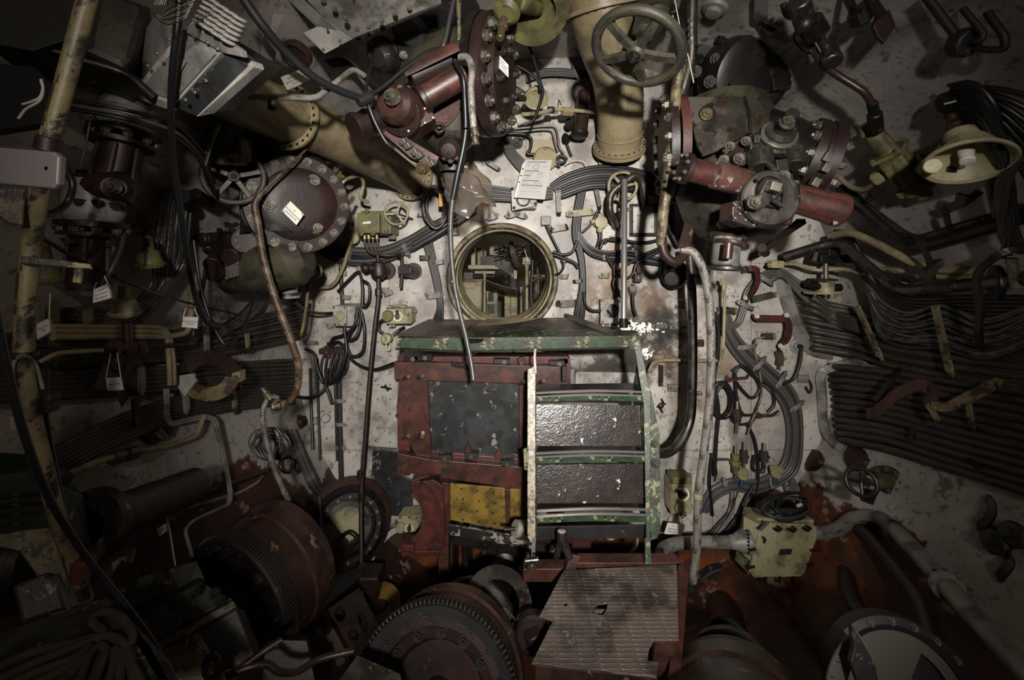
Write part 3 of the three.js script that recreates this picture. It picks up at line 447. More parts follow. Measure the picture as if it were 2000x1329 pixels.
{
  const fh = 1.706, fp = (x, y) => [x, y, fh * F / (y - PY)];
  const t = thing('floor_plate', 'worn chequered steel floor plate with a notch and two holes at the ladder foot', 'floor plate', fp(1180,1320)), P = [[1101,1114],[1212,1108],[1322,1103],[1326,1251],[1279,1251],[1268,1268],[1264,1291],[1286,1293],[1282,1322],[1038,1296],[1080,1212],[1052,1206]];
  part(t, 'plate', slab(P.map((q) => fp(...q)), 0.008, { holes: [circle(1105,1181,6,4.5,14), [[1160,1186],[1168,1179],[1188,1177],[1186,1192],[1178,1203],[1168,1202],[1161,1195]]] }), M.chequer);
  const b = thing('floor_beam', 'brown painted steel beams carrying the worn floor plate', 'beam', [1180,1329,1.9]);
  part(b, 'front_angle', slab([[1045,1301,1.79],[1284,1326,1.75],[1290,1380,1.75],[1045,1360,1.79]],0.01), M.drum);
  part(b, 'side_angle', [slab([[1324,1103,2.36],[1346,1092,2.36],[1322,1400,1.7],[1296,1400,1.7]],0.01), slab([[1322,1110,2.36],[1324,1290,1.9],[1300,1400,1.75],[1296,1200,2.3]],0.01)], M.red);
  part(b, 'post', [slab([[1279,1256,1.92],[1320,1256,1.92],[1318,1400,1.92],[1268,1400,1.92]],0.03)], M.red);
  part(b, 'under_plate', slab([[1110,1190,2.1],[1290,1190,2.1],[1290,1300,2.0],[1080,1300,2.0]],0.02), M.oily);
  part(b, 'back_channel', [block(1022,1112,1105,1138,2.42,0.08), block(1105,1100,1330,1112,2.4,0.08)], M.red);
  part(b, 'legs', [block(1120,1200,1140,1500,2.2,0.05), block(1250,1200,1270,1500,2.2,0.05)], M.oily);
  const v = thing('strut', 'forked brown strut standing on the floor plate edge under the ladder', 'strut', [1110,1105,2.36]);
  part(v, 'leg', [rod([1097,1050,2.33],[1086,1092,2.4],0.018), rod([1098,1050,2.33],[1112,1090,2.36],0.022)], M.steelDark); part(v, 'cap', lathe(cylP(0.026,0.05), [1097,1056,2.33], V3(0,1,0)), M.steelDark); part(v, 'foot_plate', slab([[1114,1084,2.36],[1134,1088,2.36],[1124,1114,2.35],[1104,1114,2.35]],0.02), M.red);
  const pn = thing('hinge_pin', 'steel hinge pin holding the left ladder foot', 'pin', [1036,1100,2.33]); part(pn, 'pin', rod([1025,1096,2.33],[1052,1094,2.33],0.016), M.steel); part(pn, 'ear', [plate([[1028,1086],[1034,1086],[1038,1116],[1030,1116]],2.34,0.03), plate([[1040,1086],[1046,1086],[1048,1116],[1042,1116]],2.32,0.03)], M.steelDark);
}
// ---------------------------------------------------------------- red frame with dark cover plate
{
  const t = thing('access_cover', 'red framed access cover with a scratched dark plate beneath the platform', 'cover', [905,945,3.0]);
  part(t, 'casing', [block(776,697,1110,712,3.12,0.3), block(778,712,800,930,3.12,0.3), block(1090,700,1114,765,3.12,0.3)], M.redBright);
  part(t, 'cover_plate', slab([[832,742,3.07],[1022,745,3.07],[1022,900,3.07],[838,884,3.07]],0.02), M.panelGrey);
  part(t, 'top_bar', slab([[770,708,3.0],[838,709,3.0],[1094,717,3.0],[1094,752,3.0],[830,744,3.0],[770,742,3.0]],0.05), M.red);
  part(t, 'left_bar', slab([[782,742,3.03],[834,744,3.03],[842,900,3.03],[822,905,3.03],[776,830,3.03],[774,796,3.03]],0.05), M.red);
  part(t, 'right_bar', slab([[1014,748,3.03],[1034,749,3.03],[1032,912,3.03],[1014,908,3.03]],0.05), M.red);
  part(t, 'inner_edge', slab([[842,882,3.05],[1018,898,3.05],[1018,912,3.05],[842,900,3.05]],0.03), M.redBright);
  part(t, 'bottom_bar', slab([[776,886,3.0],[836,898,3.0],[1032,914,3.0],[1030,958,3.0],[776,922,3.0]],0.06), M.red);
  for (const [x, y, s] of [[776,723,.02],[862,729,.022],[966,731,.03],[1082,734,.03],[776,812,.016],[782,905,.026],[868,920,.026],[969,938,.028]]) place(t, 'bolt', hexBolt, M.steelDark, at(x, y, 3.0), qz(V3(0,0,1)), s * 0.75);
  for (const [x, y, e] of [[788,740,10],[814,739,11],[1016,750,10],[1052,748,10],[786,856,12],[812,857,13],[820,850,6]]) part(t, 'stud', rod([x, y, 3.02],[x + e, y - 4,2.92],0.014,12), M.brass);
  for (const [x, y] of [[868,897],[990,908],[920,893]]) { const c = part(t, 'clip', block(x - 12, y - 6, x + 14, y + 5,3.0,0.06), M.blackPaint); place(t, 'bolt', hexBolt, M.boltM, at(x, y, 3.0), qz(V3(0,0,1)), 0.012); }
  for (const [x, y] of [[914,880],[974,886]]) part(t, 'wedge', plate([[x - 8, y + 10],[x, y - 14],[x + 9, y + 10]],3.02,0.03), M.red);
  for (const [x, y, w] of [[802,702,14],[826,700,18],[980,708,16],[1088,712,15]]) { part(t, 'clamp', block(x - w, y - 6, x + w, y + 5,3.06,0.06), x > 900 ? M.blackPaint : M.oily); place(t, 'bolt', hexBolt, M.boltM, at(x + 4, y, 3.05), qz(V3(0,0,1)), 0.014); }
  part(t, 'block', block(1098,716,1108,746,3.02,0.06), M.blackPaint); part(t, 'strap', slab([[1010,702,3.05],[1022,697,3.05],[1028,708,3.05],[1016,714,3.05]],0.03), M.redBright);
  part(t, 'back_bracket', [block(786,700,1020,712,3.3,0.28), block(850,900,900,925,3.2,0.38)], M.oily);
  const h = thing('latch_plate', 'dark bent latch plate sticking out above the access cover', 'latch', [895,722,2.95]); part(h, 'plate', slab([[880,708,2.96],[926,716,2.96],[926,724,2.96],[882,716,2.96]],0.03), M.oily); part(h, 'tab', slab([[916,716,2.95],[924,716,2.95],[926,742,2.95],[918,740,2.95]],0.012), M.oily);
}
{
  const wp = thing('wall_plate', 'white plate with a row of small holes behind the top step', 'plate', [1184,762,-0.05]);
  part(wp, 'plate', plate([[1124,730],[1130,727],[1243,729],[1243,764],[1124,762]],-0.05,0.03, { holes: [circle(1132,737,2,2,8), circle(1169,738,2,2,8), circle(1206,739,2,2,8)] }), M.white);
  part(wp, 'back_edge', block(1114,722,1122,764,-0.06,0.05), M.grey);
  // saddle bracket, yellow panel, cross beam
  const s = thing('saddle_bracket', 'red bracket with a half-round cut standing left of the yellow panel', 'bracket', [830,1085,2.95]);
  const arc = (n, a0, a1, cx, cy, r, ry) => Array.from({ length: n + 1 }, (_, i) => { const a = a0 + (a1 - a0) * i / n; return [cx + r * Math.cos(a), cy + ry * Math.sin(a)]; });
  part(s, 'web', plate([[804,944],[846,938],[866,952],[868,1074],[850,1080],[806,1078],[806,1062],...arc(14,1.25,-1.25,798,1010,44,56), [806,956]],2.95,0.04), M.redBright);
  part(s, 'arc_flange', strap(arc(16,1.3,-1.3,797,1010,46,58).map((q) => [q[0], q[1],2.93]), 0.12,0.012, { up: V3(0,0,1) }), M.redBright);
  part(s, 'foot', [block(784,1066,808,1088,2.88,0.12), block(784,1078,858,1086,2.9,0.1)], M.redBright); part(s, 'head', [block(804,940,820,958,2.88,0.1), slab([[804,942,2.86],[838,934,2.86],[868,930,3.02],[838,944,3.02]],0.012)], M.red);
  for (const [x, y] of [[812,948],[790,1076],[802,1078]]) place(s, 'rivet', domeHead, M.oily, at(x, y, 2.88), qz(V3(0,0,1)), 0.009);
  part(s, 'post', block(856,944,876,1170,2.98,0.1), M.red); part(s, 'wall_arm', block(830,960,850,1060,3.0,0.59), M.red);
  const y = thing('yellow_panel', 'dull yellow riveted panel below the red access cover', 'panel', [945,1035,3.1]);
  part(y, 'sheet', slab([[862,944,3.1],[1030,958,3.1],[1030,1036,3.1],[985,1034,3.1],[864,1014,3.1]],0.02), M.yellowPanel);
  for (let r = 0; r < 4; r++) for (let c = 0; c < 6; c++) { const X = 870 + c * 31 + (r % 2) * 3, Y = 952 + r * 20 + c * 3.6; if (Math.abs(X - 992) > 10 && X < 1028) place(y, 'rivet', domeHead, M.oily, at(X, Y, 3.1), qz(V3(0,0,1)), 0.0075); }
  part(y, 'upright_strip', slab([[986,956,3.08],[997,957,3.08],[996,1034,3.08],[988,1033,3.08]],0.02), M.red); part(y, 'back_frame', [block(860,1000,1030,1012,3.14,0.46)], M.oily);
  const cb = thing('cross_beam', 'dark cross beam with flaking white paint below the yellow panel', 'beam', [970,1080,3.0]);
  part(cb, 'flange', slab([[856,1022,3.0],[1030,1052,3.0],[1092,1064,3.0],[1092,1084,3.0],[1030,1072,3.0],[856,1042,3.0]],0.02), paint({ base: 0x2e2722, base2: 0x231d1a, dirt: 0.4, chip: 0xa8a198, chipAt: 0.6, rustAt: 2, rough: 0.5, scale: 0.5, seed: 43 }));
  part(cb, 'web', slab([[858,1038,3.05],[1092,1080,3.05],[1092,1100,3.05],[858,1060,3.05]],0.05), M.oily);
  for (const [x0, x1, m, s2] of [[866,884, M.brownHull, 'brown frame below the red saddle bracket'],[904,914, M.oily, 'black frame left of the middle shaft ring'],[1076,1090, M.orange, 'orange frame behind the ladder foot'],[1088,1112, M.brownHull, 'wide brown frame behind the forked strut']]) one('frame_rib', 'upright ' + s2, 'frame', block(x0,1048, x1,1176,3.2,0.4), m);
  const rl = thing('roller', 'short red roller with white end cap left of the ladder', 'roller', [1040,1050,2.7]); part(rl, 'drum', rod([1012,1034,2.66],[1085,1046,2.78],0.055,20), M.red); part(rl, 'end_cap', rod([1006,1033,2.65],[1013,1034,2.66],0.05,20), M.white); part(rl, 'spindle', rod([984,1034,2.64],[1008,1034,2.65],0.012), M.redDark);
  const rs = thing('strap_band', 'dark red band standing behind the bottom of the ladder', 'band', [1138,1106,2.9]); part(rs, 'band', slab([[1118,1046,2.9],[1156,1050,2.9],[1150,1126,2.9],[1114,1126,2.9]],0.04), M.redBright); part(rs, 'axle', rod([1090,1052,2.86],[1122,1050,2.95],0.035), M.red);
  one('hose', 'pale curved hose behind the right foot of the ladder', 'hose', tube([[1244,1040,2.9],[1242,1065,2.85],[1228,1090,2.8],[1205,1104,2.75]],4), M.cream); one('pipe', 'pale nipple under the ladder bottom bar', 'pipe', rod([1192,1035,2.9],[1192,1052,2.9],0.03), M.cream);
}
// ---------------------------------------------------------------- shafts, glands and toothed drums
function gland(label, x, y, r, m) {
  const t = thing('shaft_gland', label, 'gland', [x, y + r, -0.02]), k = DW / F, n = V3(0,0,1);
  part(t, 'flange_ring', lathe([[(r - 16) * k, 0],[(r - 16) * k, 0.07],[(r - 14) * k, 0.08],[(r - 2) * k, 0.08],[r * k, 0.07],[r * k, 0]],[x, y, DW], n, 40,0.4), M.blackPaint);
  part(t, 'cover_disc', lathe([[r * k * 0.42,0.012],[(r - 14) * k, 0.012],[(r - 14) * k, 0]],[x, y, DW], n, 36), m);
  boltRing(t, [x, y, DW - 0.08], n, (r - 8) * k, 14,0.014, M.boltM, { a0: 0.2 });
  part(t, 'stuffing_box', lathe([[0.17,0],[0.17,0.06],[0.14,0.08],[0.14,0.2],[0.11,0.22]],[x, y, DW], n, 28), M.oily); return t;
}
gland('black bolted shaft ring on the bulkhead left of the floor plate', 985,1112,58, M.oliveDark); gland('black bolted shaft ring on the bulkhead below the pale junction box', 1412,1166,68, M.cream);
function drum(label, front, axis, rf, len, o = {}) {
  const P = pt(front), a = axis.clone().normalize(), q = qz(a), t = thing('toothed_drum', label, 'drum', P.clone().add(V3(0,-rf, 0))), f = a.clone().negate();
  part(t, 'shell', lathe([[rf * 0.86,0.02],[rf * 0.9,0.04],[rf * 0.955,0.06],[rf * 0.955, len * 0.55],[rf * 0.99, len * 0.58],[rf * 0.99, len * 0.8],[rf * 0.96, len * 0.84],[rf * 0.93, len],[rf * 0.4, len + 0.03],[0, len + 0.03]], P, a, 64,0.35), o.m || M.drum);
  part(t, 'rim', lathe([[rf * 0.86,0.07],[rf * 0.86,0],[rf * 0.97,-0.01],[rf * 0.985,0.01],[rf * 0.985,0.06],[rf * 0.95,0.07]], P, a, 64,0.35), M.blackPaint);
  const n = o.teeth || 110, tooth = boxUV(new RoundedBoxGeometry(rf * 2 * Math.PI / n * 0.55,0.026,0.055,1,0.004));
  const L0 = P.clone().addScaledVector(a, 0.03);
  for (let i = 0; i < n; i++) { const A = i / n * 6.28318, d = V3(Math.cos(A), Math.sin(A), 0).applyQuaternion(q); if (d.dot(toCam(L0)) < -0.45) continue; place(t, 'tooth', tooth, M.steelDark, L0.clone().addScaledVector(d, rf * 0.99), basis(a, d)); }
  part(t, 'face', lathe([[0.05,0.1],[rf * 0.55,0.09],[rf * 0.6,0.06],[rf * 0.72,0.05],[rf * 0.74,0.03],[rf * 0.88,0.03]], P, a, 56,0.3), o.face || M.redDark);
  part(t, 'hub', lathe([[0,-0.02],[rf * 0.16,-0.02],[rf * 0.18,0],[rf * 0.2,0.1]], P, a, 30,0.4), M.oily);
  boltRing(t, P.clone().addScaledVector(a, 0.03), f, rf * 0.81,18,0.017, M.redDark); boltRing(t, P.clone().addScaledVector(a, 0.052), f, rf * 0.66,14,0.02, M.oily, { a0: 0.2 });
  return t;
}
const G2 = at(985,1112, DW), G3 = at(1412,1166, DW), C2 = at(842,1388,1.76), C3 = at(1480,1640,1.4), C1 = at(462,1178,1.95), A1 = V3(0.354,0.113,-0.925);
drum('rust-red toothed drum at the bottom centre beside the floor plate', C2, G2.clone().sub(C2), 0.36,0.36);
drum('rust-red drum at the bottom right of the floor plate', C3, G3.clone().sub(C3), 0.37,0.6);
drum('rust-red toothed drum standing tilted at the lower left', C1, A1,0.31,0.3);
function shaft(label, G, C, r) {
  const a = C.clone().sub(G), t = thing('propeller_shaft', label, 'shaft', G.clone().addScaledVector(a, 0.3)), p = (k) => G.clone().addScaledVector(a, k);
  part(t, 'shaft', rod(p(0.01), p(0.8), r, 28), M.oily); part(t, 'sleeve', rod(p(0.1), p(0.34), r * 1.22,28), M.redDark); part(t, 'collar', rod(p(0.34), p(0.37), r * 1.32,28), M.oily);
  part(t, 'coupling_flange', rod(p(0.6), p(0.63), r * 2.6,40), M.steelDark); boltRing(t, p(0.63), a, r * 2.2,12,0.018, M.boltM); return t;
}
shaft('dark oily propeller shaft running from the left black ring to the centre drum', G2, C2,0.1); shaft('dark oily propeller shaft running from the right black ring down to the right drum', G3, C3,0.1);
// ---------------------------------------------------------------- the three big flanged valves, ducts, handwheels
const dirOf = (a, b) => pt(b).sub(pt(a));
function wheel(name, label, c, n, rim, tubeR, spokes, m, o = {}) {     // handwheel in a plane with normal n
  c = pt(c); const q = basis(n, o.up), t = thing(name, label, 'handwheel', c.clone().add(V3(0,-rim, 0)));
  part(t, 'rim', clean(put(new THREE.TorusGeometry(rim, tubeR, 10,44), c, q)), m);
  for (let i = 0; i < spokes; i++) { const a = (o.a0 || 0) + i / spokes * 6.28318, d = V3(Math.cos(a), Math.sin(a), 0).applyQuaternion(q), h = c.clone().addScaledVector(n.clone().normalize(), o.dish || 0.0); part(t, 'spoke', sweep([h.clone().addScaledVector(d, rim * 0.1), h.clone().addScaledVector(d, rim * 0.5), c.clone().addScaledVector(d, rim)],[[-tubeR * 0.9,-tubeR * 0.35],[tubeR * 0.9,-tubeR * 0.35],[tubeR * 0.7, tubeR * 0.5],[-tubeR * 0.7, tubeR * 0.5]], n.clone().normalize()).toNonIndexed(), m).geometry.computeVertexNormals(); }
  part(t, 'hub', lathe([[0,-0.03],[rim * 0.2,-0.03],[rim * 0.22,0.01],[rim * 0.17,0.03],[0,0.03]], c.clone().addScaledVector(n.clone().normalize(), o.dish || 0), n, 20), m);
  place(t, 'nut', hexBolt, o.nut || M.boltM, c.clone().addScaledVector(n.clone().normalize(), (o.dish || 0) + 0.028), qz(n), rim * 0.12);
  if (o.stem) part(t, 'stem', rod(c, pt(o.stem), o.stemR || rim * 0.09,14), o.stemM || M.steelDark);
  return t;
}
function duct(label, pts, seams, m = M.beige) {                        // sheet duct: [point, radius in px] along a run, with bolted flanges
  const P = pts.map((q) => pt(q)), R0 = pts.map((q) => px(q[3], q[2])), t = thing('ventilation_duct', label, 'duct', P[P.length - 1]), n = 30, path = smooth(P, n), at1 = (u) => { const k = u * (R0.length - 1), i = Math.min(R0.length - 2, k | 0); return R0[i] + (R0[i + 1] - R0[i]) * (k - i); };
  part(t, 'shell', crease(sweep(path, circ(1,32), null, false, at1), 0.9), m);
  for (const [u, w, nb] of seams) { const i = Math.min(n - 1, Math.round(u * n)), p = path[i], d = path[Math.min(n, i + 1)].clone().sub(path[Math.max(0, i - 1)]), r = at1(u); const f = part(t, nb ? 'flange' : 'bead', nb ? lathe([[r * 0.98,-w / 2],[r + 0.035,-w / 2],[r + 0.037,0],[r + 0.035, w / 2],[r * 0.98, w / 2]], p, d, 40) : ring(p, d, r, w / 2,40,8), m); if (nb) { boltRing(t, p.clone().addScaledVector(d.clone().normalize(), d.dot(toCam(p)) > 0 ? w / 2 : -w / 2), d.dot(toCam(p)) > 0 ? d : d.clone().negate(), r + 0.019, nb, 0.008, M.oily, { geo: domeHead, name: 'rivet' }); } }
  return t;
}
duct('long beige ventilation duct slanting down from the white heater to the hatch bulkhead', [[370,150,1.62,54],[460,186,1.86,54],[565,230,2.2,50],[690,285,2.75,44],[770,328,3.3,36],[812,352,3.58,36]],[[0.4,0.02,26],[0.97,0.03,22],[0.92,0.012,0]]);
duct('tall beige ventilation duct coming down behind the big bronze handwheel', [[1172,-60,2.85,66],[1178,20,2.9,66],[1188,80,3.0,58],[1205,150,3.15,48],[1211,220,3.3,44],[1210,262,3.4,42],[1209,296,3.5,42]],[[0.17,0.025,28],[0.83,0.014,0],[0.93,0.02,24],[0.985,0.025,24],[0.6,0.006,0],[0.5,0.006,0]]);
wheel('handwheel', 'large bronze-grey five-spoke handwheel in front of the tall beige duct', [1245,96,2.15], V3(-0.4,-0.87,0.3), 0.215,0.026,5, M.bronzeGrey, { a0: 0.5, dish: 0.02, stem: [1262,30,2.6], stemR: 0.02, nut: M.oily });
wheel('handwheel', 'dark five-spoke handwheel on the left hull beside the brown flanged valve', [457,345,2.12], V3(0.5,-0.1,0.8), 0.128,0.014,5, M.bronzeGrey, { a0: 0.3, stem: [450,318,2.4], nut: M.oily });
wheel('small_handwheel', 'small cream three-spoke handwheel right of the olive junction box', [774,417,3.3], V3(0.35,0,0.9), 0.085,0.009,3, M.cream, { a0: 1.2, stem: [806,428,3.56], stemM: M.steelDark });
wheel('small_handwheel', 'small cream handwheel behind the bent steel pipe under the tall duct', [1216,364,3.42], V3(0,0,1), 0.112,0.013,3, M.cream, { a0: 0.2, stem: [1216,364,3.59] });
// flanged valve body: axis from a to b with profile, cover at b
function flanged(t, name, c, ax, prof, m, n = 48) { return part(t, name, lathe(prof, c, ax, n, 0.45), m); }
// ---- left valve
{
  const t = thing('flanged_valve', 'dark flanged valve body with a brown bolted cover on the left hull', 'valve', [545,560,2.65]), ax = V3(0.62,-0.05,0.78), C = at(585,400,2.36), B = C.clone().addScaledVector(ax.clone().normalize(), -0.5);
  flanged(t, 'body', B, ax, [[0,-0.05],[0.14,-0.02],[0.2,0.06],[0.22,0.2],[0.225,0.42],[0.25,0.45]], M.oliveDark);
  part(t, 'neck', lathe([[0.22,0],[0.2,0.06],[0.17,0.2],[0.18,0.45]],[545,318,2.5], dirOf([545,318,2.5],[540,470,2.42]), 36), M.oily);
  flanged(t, 'lower_body', at(440,545,2.42), dirOf([440,525,2.42],[590,480,2.45]), [[0,-0.02],[0.09,0],[0.11,0.1],[0.15,0.22],[0.16,0.4],[0.1,0.47],[0,0.48]], M.oliveDark);
  flanged(t, 'body_flange', C.clone().addScaledVector(ax.clone().normalize(), -0.11), ax, [[0.2,0],[0.272,0.004],[0.272,0.045],[0.2,0.045]], M.oily);
  flanged(t, 'cover_flange', C, ax, [[0.1,-0.06],[0.268,-0.06],[0.272,-0.01],[0.266,0.0],[0.2,0.002],[0.19,0.012],[0.15,0.03],[0.1,0.034],[0,0.036]], M.redDark);
  boltRing(t, C.clone().addScaledVector(ax.clone().normalize(), 0.002), ax, 0.238,18,0.021, M.boltM); boltRing(t, C.clone().addScaledVector(ax.clone().normalize(), 0.02), ax, 0.15,3,0.03, M.boltM, { a0: 1.1 });
  const hf = [545,322,2.55], hn = V3(0.25,-0.85,0.35); flanged(t, 'hull_flange', hf, hn, [[0.15,-0.1],[0.29,-0.1],[0.3,-0.02],[0.25,0.0],[0.25,0.05],[0.2,0.06],[0.15,0.06]], M.blackPaint);
  boltRing(t, pt(hf), hn, 0.272,16,0.026, M.oily);
  part(t, 'nozzle', lathe([[0.052,0],[0.052,0.15],[0.066,0.155],[0.066,0.18],[0.04,0.18]],[563,524,2.6], V3(0,-1,0), 26), M.grey); part(t, 'nozzle_flange', lathe(cylP(0.07,0.016), [563,572,2.6], V3(0,-1,0), 26), M.steelDark);
  const a = thing('valve_actuator', 'brown-red actuator cluster with small cylinders left of the flanged valve', 'actuator', [450,560,2.4]);
  const cy = (n, p, q, r, m, e) => { const k = part(a, n, rod(p, q, r, 22), m); if (e) part(k, 'end_ring', lathe(cylP(r * 1.12,0.02), p, dirOf(q, p), 22), m); return k; };
  cy('dome', [480,470,2.33],[500,470,2.55],0.06, M.redDark, 1); boltRing(a, [480,470,2.325], toCam([480,470,2.3]), 0.046,8,0.008, M.boltM);
  cy('cylinder', [416,515,2.28],[442,478,2.45],0.038, M.redDark, 1); cy('cylinder', [452,500,2.3],[480,478,2.45],0.042, M.redDark, 1); cy('spindle_housing', [398,468,2.35],[450,462,2.5],0.035, M.steelDark, 1); cy('spindle', [372,462,2.3],[400,467,2.36],0.014, M.oily); cy('cap', [405,490,2.35],[412,470,2.42],0.024, M.steelDark); cy('cap', [420,531,2.3],[438,524,2.42],0.045, M.oily, 1);
  const gb = part(a, 'gearbox', slab([[438,522,2.28],[468,510,2.3],[466,540,2.3],[440,548,2.28]],0.12), M.redDark); for (const [x, y] of [[442,543],[450,541],[458,539],[464,537],[464,514],[443,524]]) place(a, 'rivet', domeHead, M.boltM, at(x, y, 2.28), qz(V3(0.2,0,1)), 0.007);
  part(a, 'bracket', strap([[470,536,2.42],[498,545,2.45],[520,536,2.5]],0.05,0.02), M.redDark); for (const [x, y] of [[445,440],[452,443],[462,441],[478,438],[410,470],[430,452]]) place(a, 'bolt', hexBolt, M.oily, at(x, y, 2.4), qz(V3(-0.2,0.6,0.6)), 0.014);
  const bs = thing('hull_boss', 'pale welded pad on the hull under the left handwheel valve', 'pad', [560,340,2.6]); part(bs, 'pad', lathe([[0.36,-0.06],[0.345,0.02],[0.3,0.045],[0,0.05]],[552,300,2.62], V3(0.25,-0.8,0.4), 40), M.greyPipe);
}
// ---- upper middle valve
{
  const t = thing('flanged_valve', 'dark olive flanged valve under the deckhead left of the tall duct', 'valve', [880,330,2.5]), ax = V3(0.93,-0.05,0.28).normalize(), C = at(962,150,2.55), B = C.clone().addScaledVector(ax, -0.46);
  flanged(t, 'body', B, ax, [[0,-0.14],[0.1,-0.13],[0.2,-0.08],[0.26,0.02],[0.285,0.14],[0.29,0.4],[0.31,0.43]], M.oliveDark);
  flanged(t, 'body_flange', C.clone().addScaledVector(ax, -0.05), ax, [[0.2,-0.02],[0.345,-0.015],[0.35,0.035],[0.2,0.035]], M.oily); flanged(t, 'cover', C, ax, [[0.2,-0.01],[0.345,-0.008],[0.345,0.04],[0.33,0.05],[0.24,0.055],[0.22,0.08],[0.1,0.095],[0,0.095]], M.redDark);
  boltRing(t, C.clone().addScaledVector(ax, 0.048), ax, 0.292,16,0.032, M.boltM); boltRing(t, C.clone().addScaledVector(ax, 0.085), ax, 0.15,6,0.026, M.redDark, { a0: 0.4 });
  part(t, 'lower_neck', lathe([[0.2,0],[0.16,0.1],[0.09,0.16],[0.07,0.3]],[880,240,2.55], V3(0.03,-1,0.05), 30), M.oliveDark); part(t, 'cap', lathe([[0,0.05],[0.04,0.045],[0.062,0.02],[0.066,0],[0.066,-0.12]],[878,292,2.36], V3(0,-0.4,0.9), 24), M.redDark);
  for (const [x, y] of [[868,308],[880,314],[892,308],[866,292]]) place(t, 'bolt', hexBolt, M.boltM, at(x, y, 2.36), qz(V3(0,-0.5,0.8)), 0.013); part(t, 'eye_bolt', ring([858,250,2.32], V3(0.1,0.1,1), 0.024,0.009,20,8), M.oily);
  flanged(t, 'deck_flange', [840,70,2.7], V3(0.1,-0.9,0.4), [[0.1,-0.1],[0.34,-0.1],[0.345,0],[0.25,0.01],[0.24,0.06],[0.1,0.06]], M.blackPaint);
  const a = thing('valve_actuator', 'red-brown actuator with cut pipe sleeves on the upper middle valve', 'actuator', [800,330,2.3]);
  part(a, 'cut_sleeve', sweep([pt([798,156,2.12]), pt([846,132,2.12]), pt([896,108,2.14])],[...Array.from({ length: 19 }, (_, i) => { const k = -0.2 + 3.6 * i / 18; return [0.068 * Math.cos(k), 0.068 * Math.sin(k)]; }), ...Array.from({ length: 19 }, (_, i) => { const k = 3.4 - 3.6 * i / 18; return [0.06 * Math.cos(k), 0.06 * Math.sin(k)]; })], null), M.red).geometry.computeVertexNormals();
  part(a, 'cylinder', rod([826,192,2.16],[908,146,2.18],0.064,26), M.red); part(a, 'cylinder', rod([800,152,2.13],[880,116,2.17],0.058,26), M.redDark); part(a, 'end_ring', lathe(cylP(0.075,0.03), [822,196,2.16], dirOf([822,196,2.16],[908,146,2.18]), 26), M.redDark);
  part(a, 'round_cap', lathe([[0,0.06],[0.07,0.055],[0.095,0.03],[0.1,0],[0.1,-0.1]],[775,205,2.1], V3(-0.3,-0.1,0.9), 30), M.drum); part(a, 'cap_flange', lathe(cylP(0.112,0.02), [782,222,2.14], V3(-0.2,-0.5,0.85), 30), M.redDark); place(a, 'bolt', hexBolt, M.boltM, at(768,192,2.02), qz(V3(-0.2,0.2,0.9)), 0.034);
  part(a, 'left_cylinder', rod([696,248,2.1],[752,228,2.2],0.064,26), M.redDark); part(a, 'end_cap', lathe(cylP(0.072,0.025), [690,250,2.09], dirOf([696,248,2.1],[752,228,2.2]), 26), M.redDark); part(a, 'end_ring', lathe(cylP(0.07,0.015), [716,241,2.13], dirOf([696,248,2.1],[752,228,2.2]), 26), M.red);
  part(a, 'gearbox', slab([[772,236,2.16],[838,200,2.18],[850,232,2.18],[797,260,2.16]],0.14), M.red); for (const [x, y] of [[780,240],[798,232],[815,222],[830,212],[846,230],[830,240],[814,248],[798,256]]) place(a, 'rivet', domeHead, M.string, at(x, y, 2.155), qz(V3(-0.1,-0.2,1)), 0.006);
  part(a, 'flange_half', lathe([[0.06,0],[0.15,0],[0.15,0.02],[0.06,0.02]],[845,195,2.3], V3(0.3,-0.4,0.85), 40), M.red);
  const f = thing('bolted_flange', 'rust-red flange with square nuts below the upper middle actuator', 'flange', [810,335,2.25]); part(f, 'plate', slab([[744,258,2.2],[764,250,2.2],[858,306,2.22],[850,322,2.22],[838,322,2.2],[800,306,2.2]],0.03), M.red); part(f, 'back_plate', slab([[738,268,2.26],[754,262,2.26],[832,330,2.28],[820,334,2.28]],0.03), M.steelDark);
  for (const [x, y] of [[789,276],[798,284],[812,297],[820,303],[834,313],[844,319]]) part(f, 'nut', bar(0.028,0.03,0.04,[x, y, 2.18], basis(V3(-0.3,-0.4,0.85), V3(1,0.6,0))), M.boltM); place(f, 'bolt', hexBolt, M.brass, at(826,328,2.2), qz(V3(-0.2,-0.5,0.8)), 0.03);
  const g = thing('relief_valve', 'dark round valve with steel bolts left of the upper middle valve', 'valve', [745,140,2.4]); part(g, 'body', lathe([[0,0.06],[0.05,0.055],[0.075,0.03],[0.085,0],[0.085,-0.16]],[746,112,2.4], V3(-0.3,-0.4,0.85), 26), M.steelDark); part(g, 'flange', lathe(cylP(0.1,0.02), [750,108,2.44], V3(-0.3,-0.4,0.85), 26), M.oily); place(g, 'bolt', hexBolt, M.boltM, at(728,92,2.38), qz(V3(-0.3,0.2,0.9)), 0.026); part(g, 'spindle', rod([726,96,2.4],[742,116,2.38],0.02), M.boltM); place(g, 'bolt', hexBolt, M.boltM, at(788,108,2.4), qz(V3(0,-0.4,0.9)), 0.02);
  const b = thing('blind_cover', 'dark oval blind cover on the deckhead valve', 'cover', [800,90,2.4]); part(b, 'lid', clean(put(new THREE.CylinderGeometry(0.11,0.12,0.05,36).rotateX(Math.PI / 2).scale(1,0.7,1), at(802,60,2.45), basis(V3(-0.2,-0.55,0.8), V3(0.5,0.8,0)))), M.oily); part(b, 'lid_top', clean(put(new THREE.CylinderGeometry(0.09,0.1,0.03,36).rotateX(Math.PI / 2).scale(1,0.7,1), at(800,62,2.4), basis(V3(-0.2,-0.55,0.8), V3(0.5,0.8,0)))), M.blackPaint);
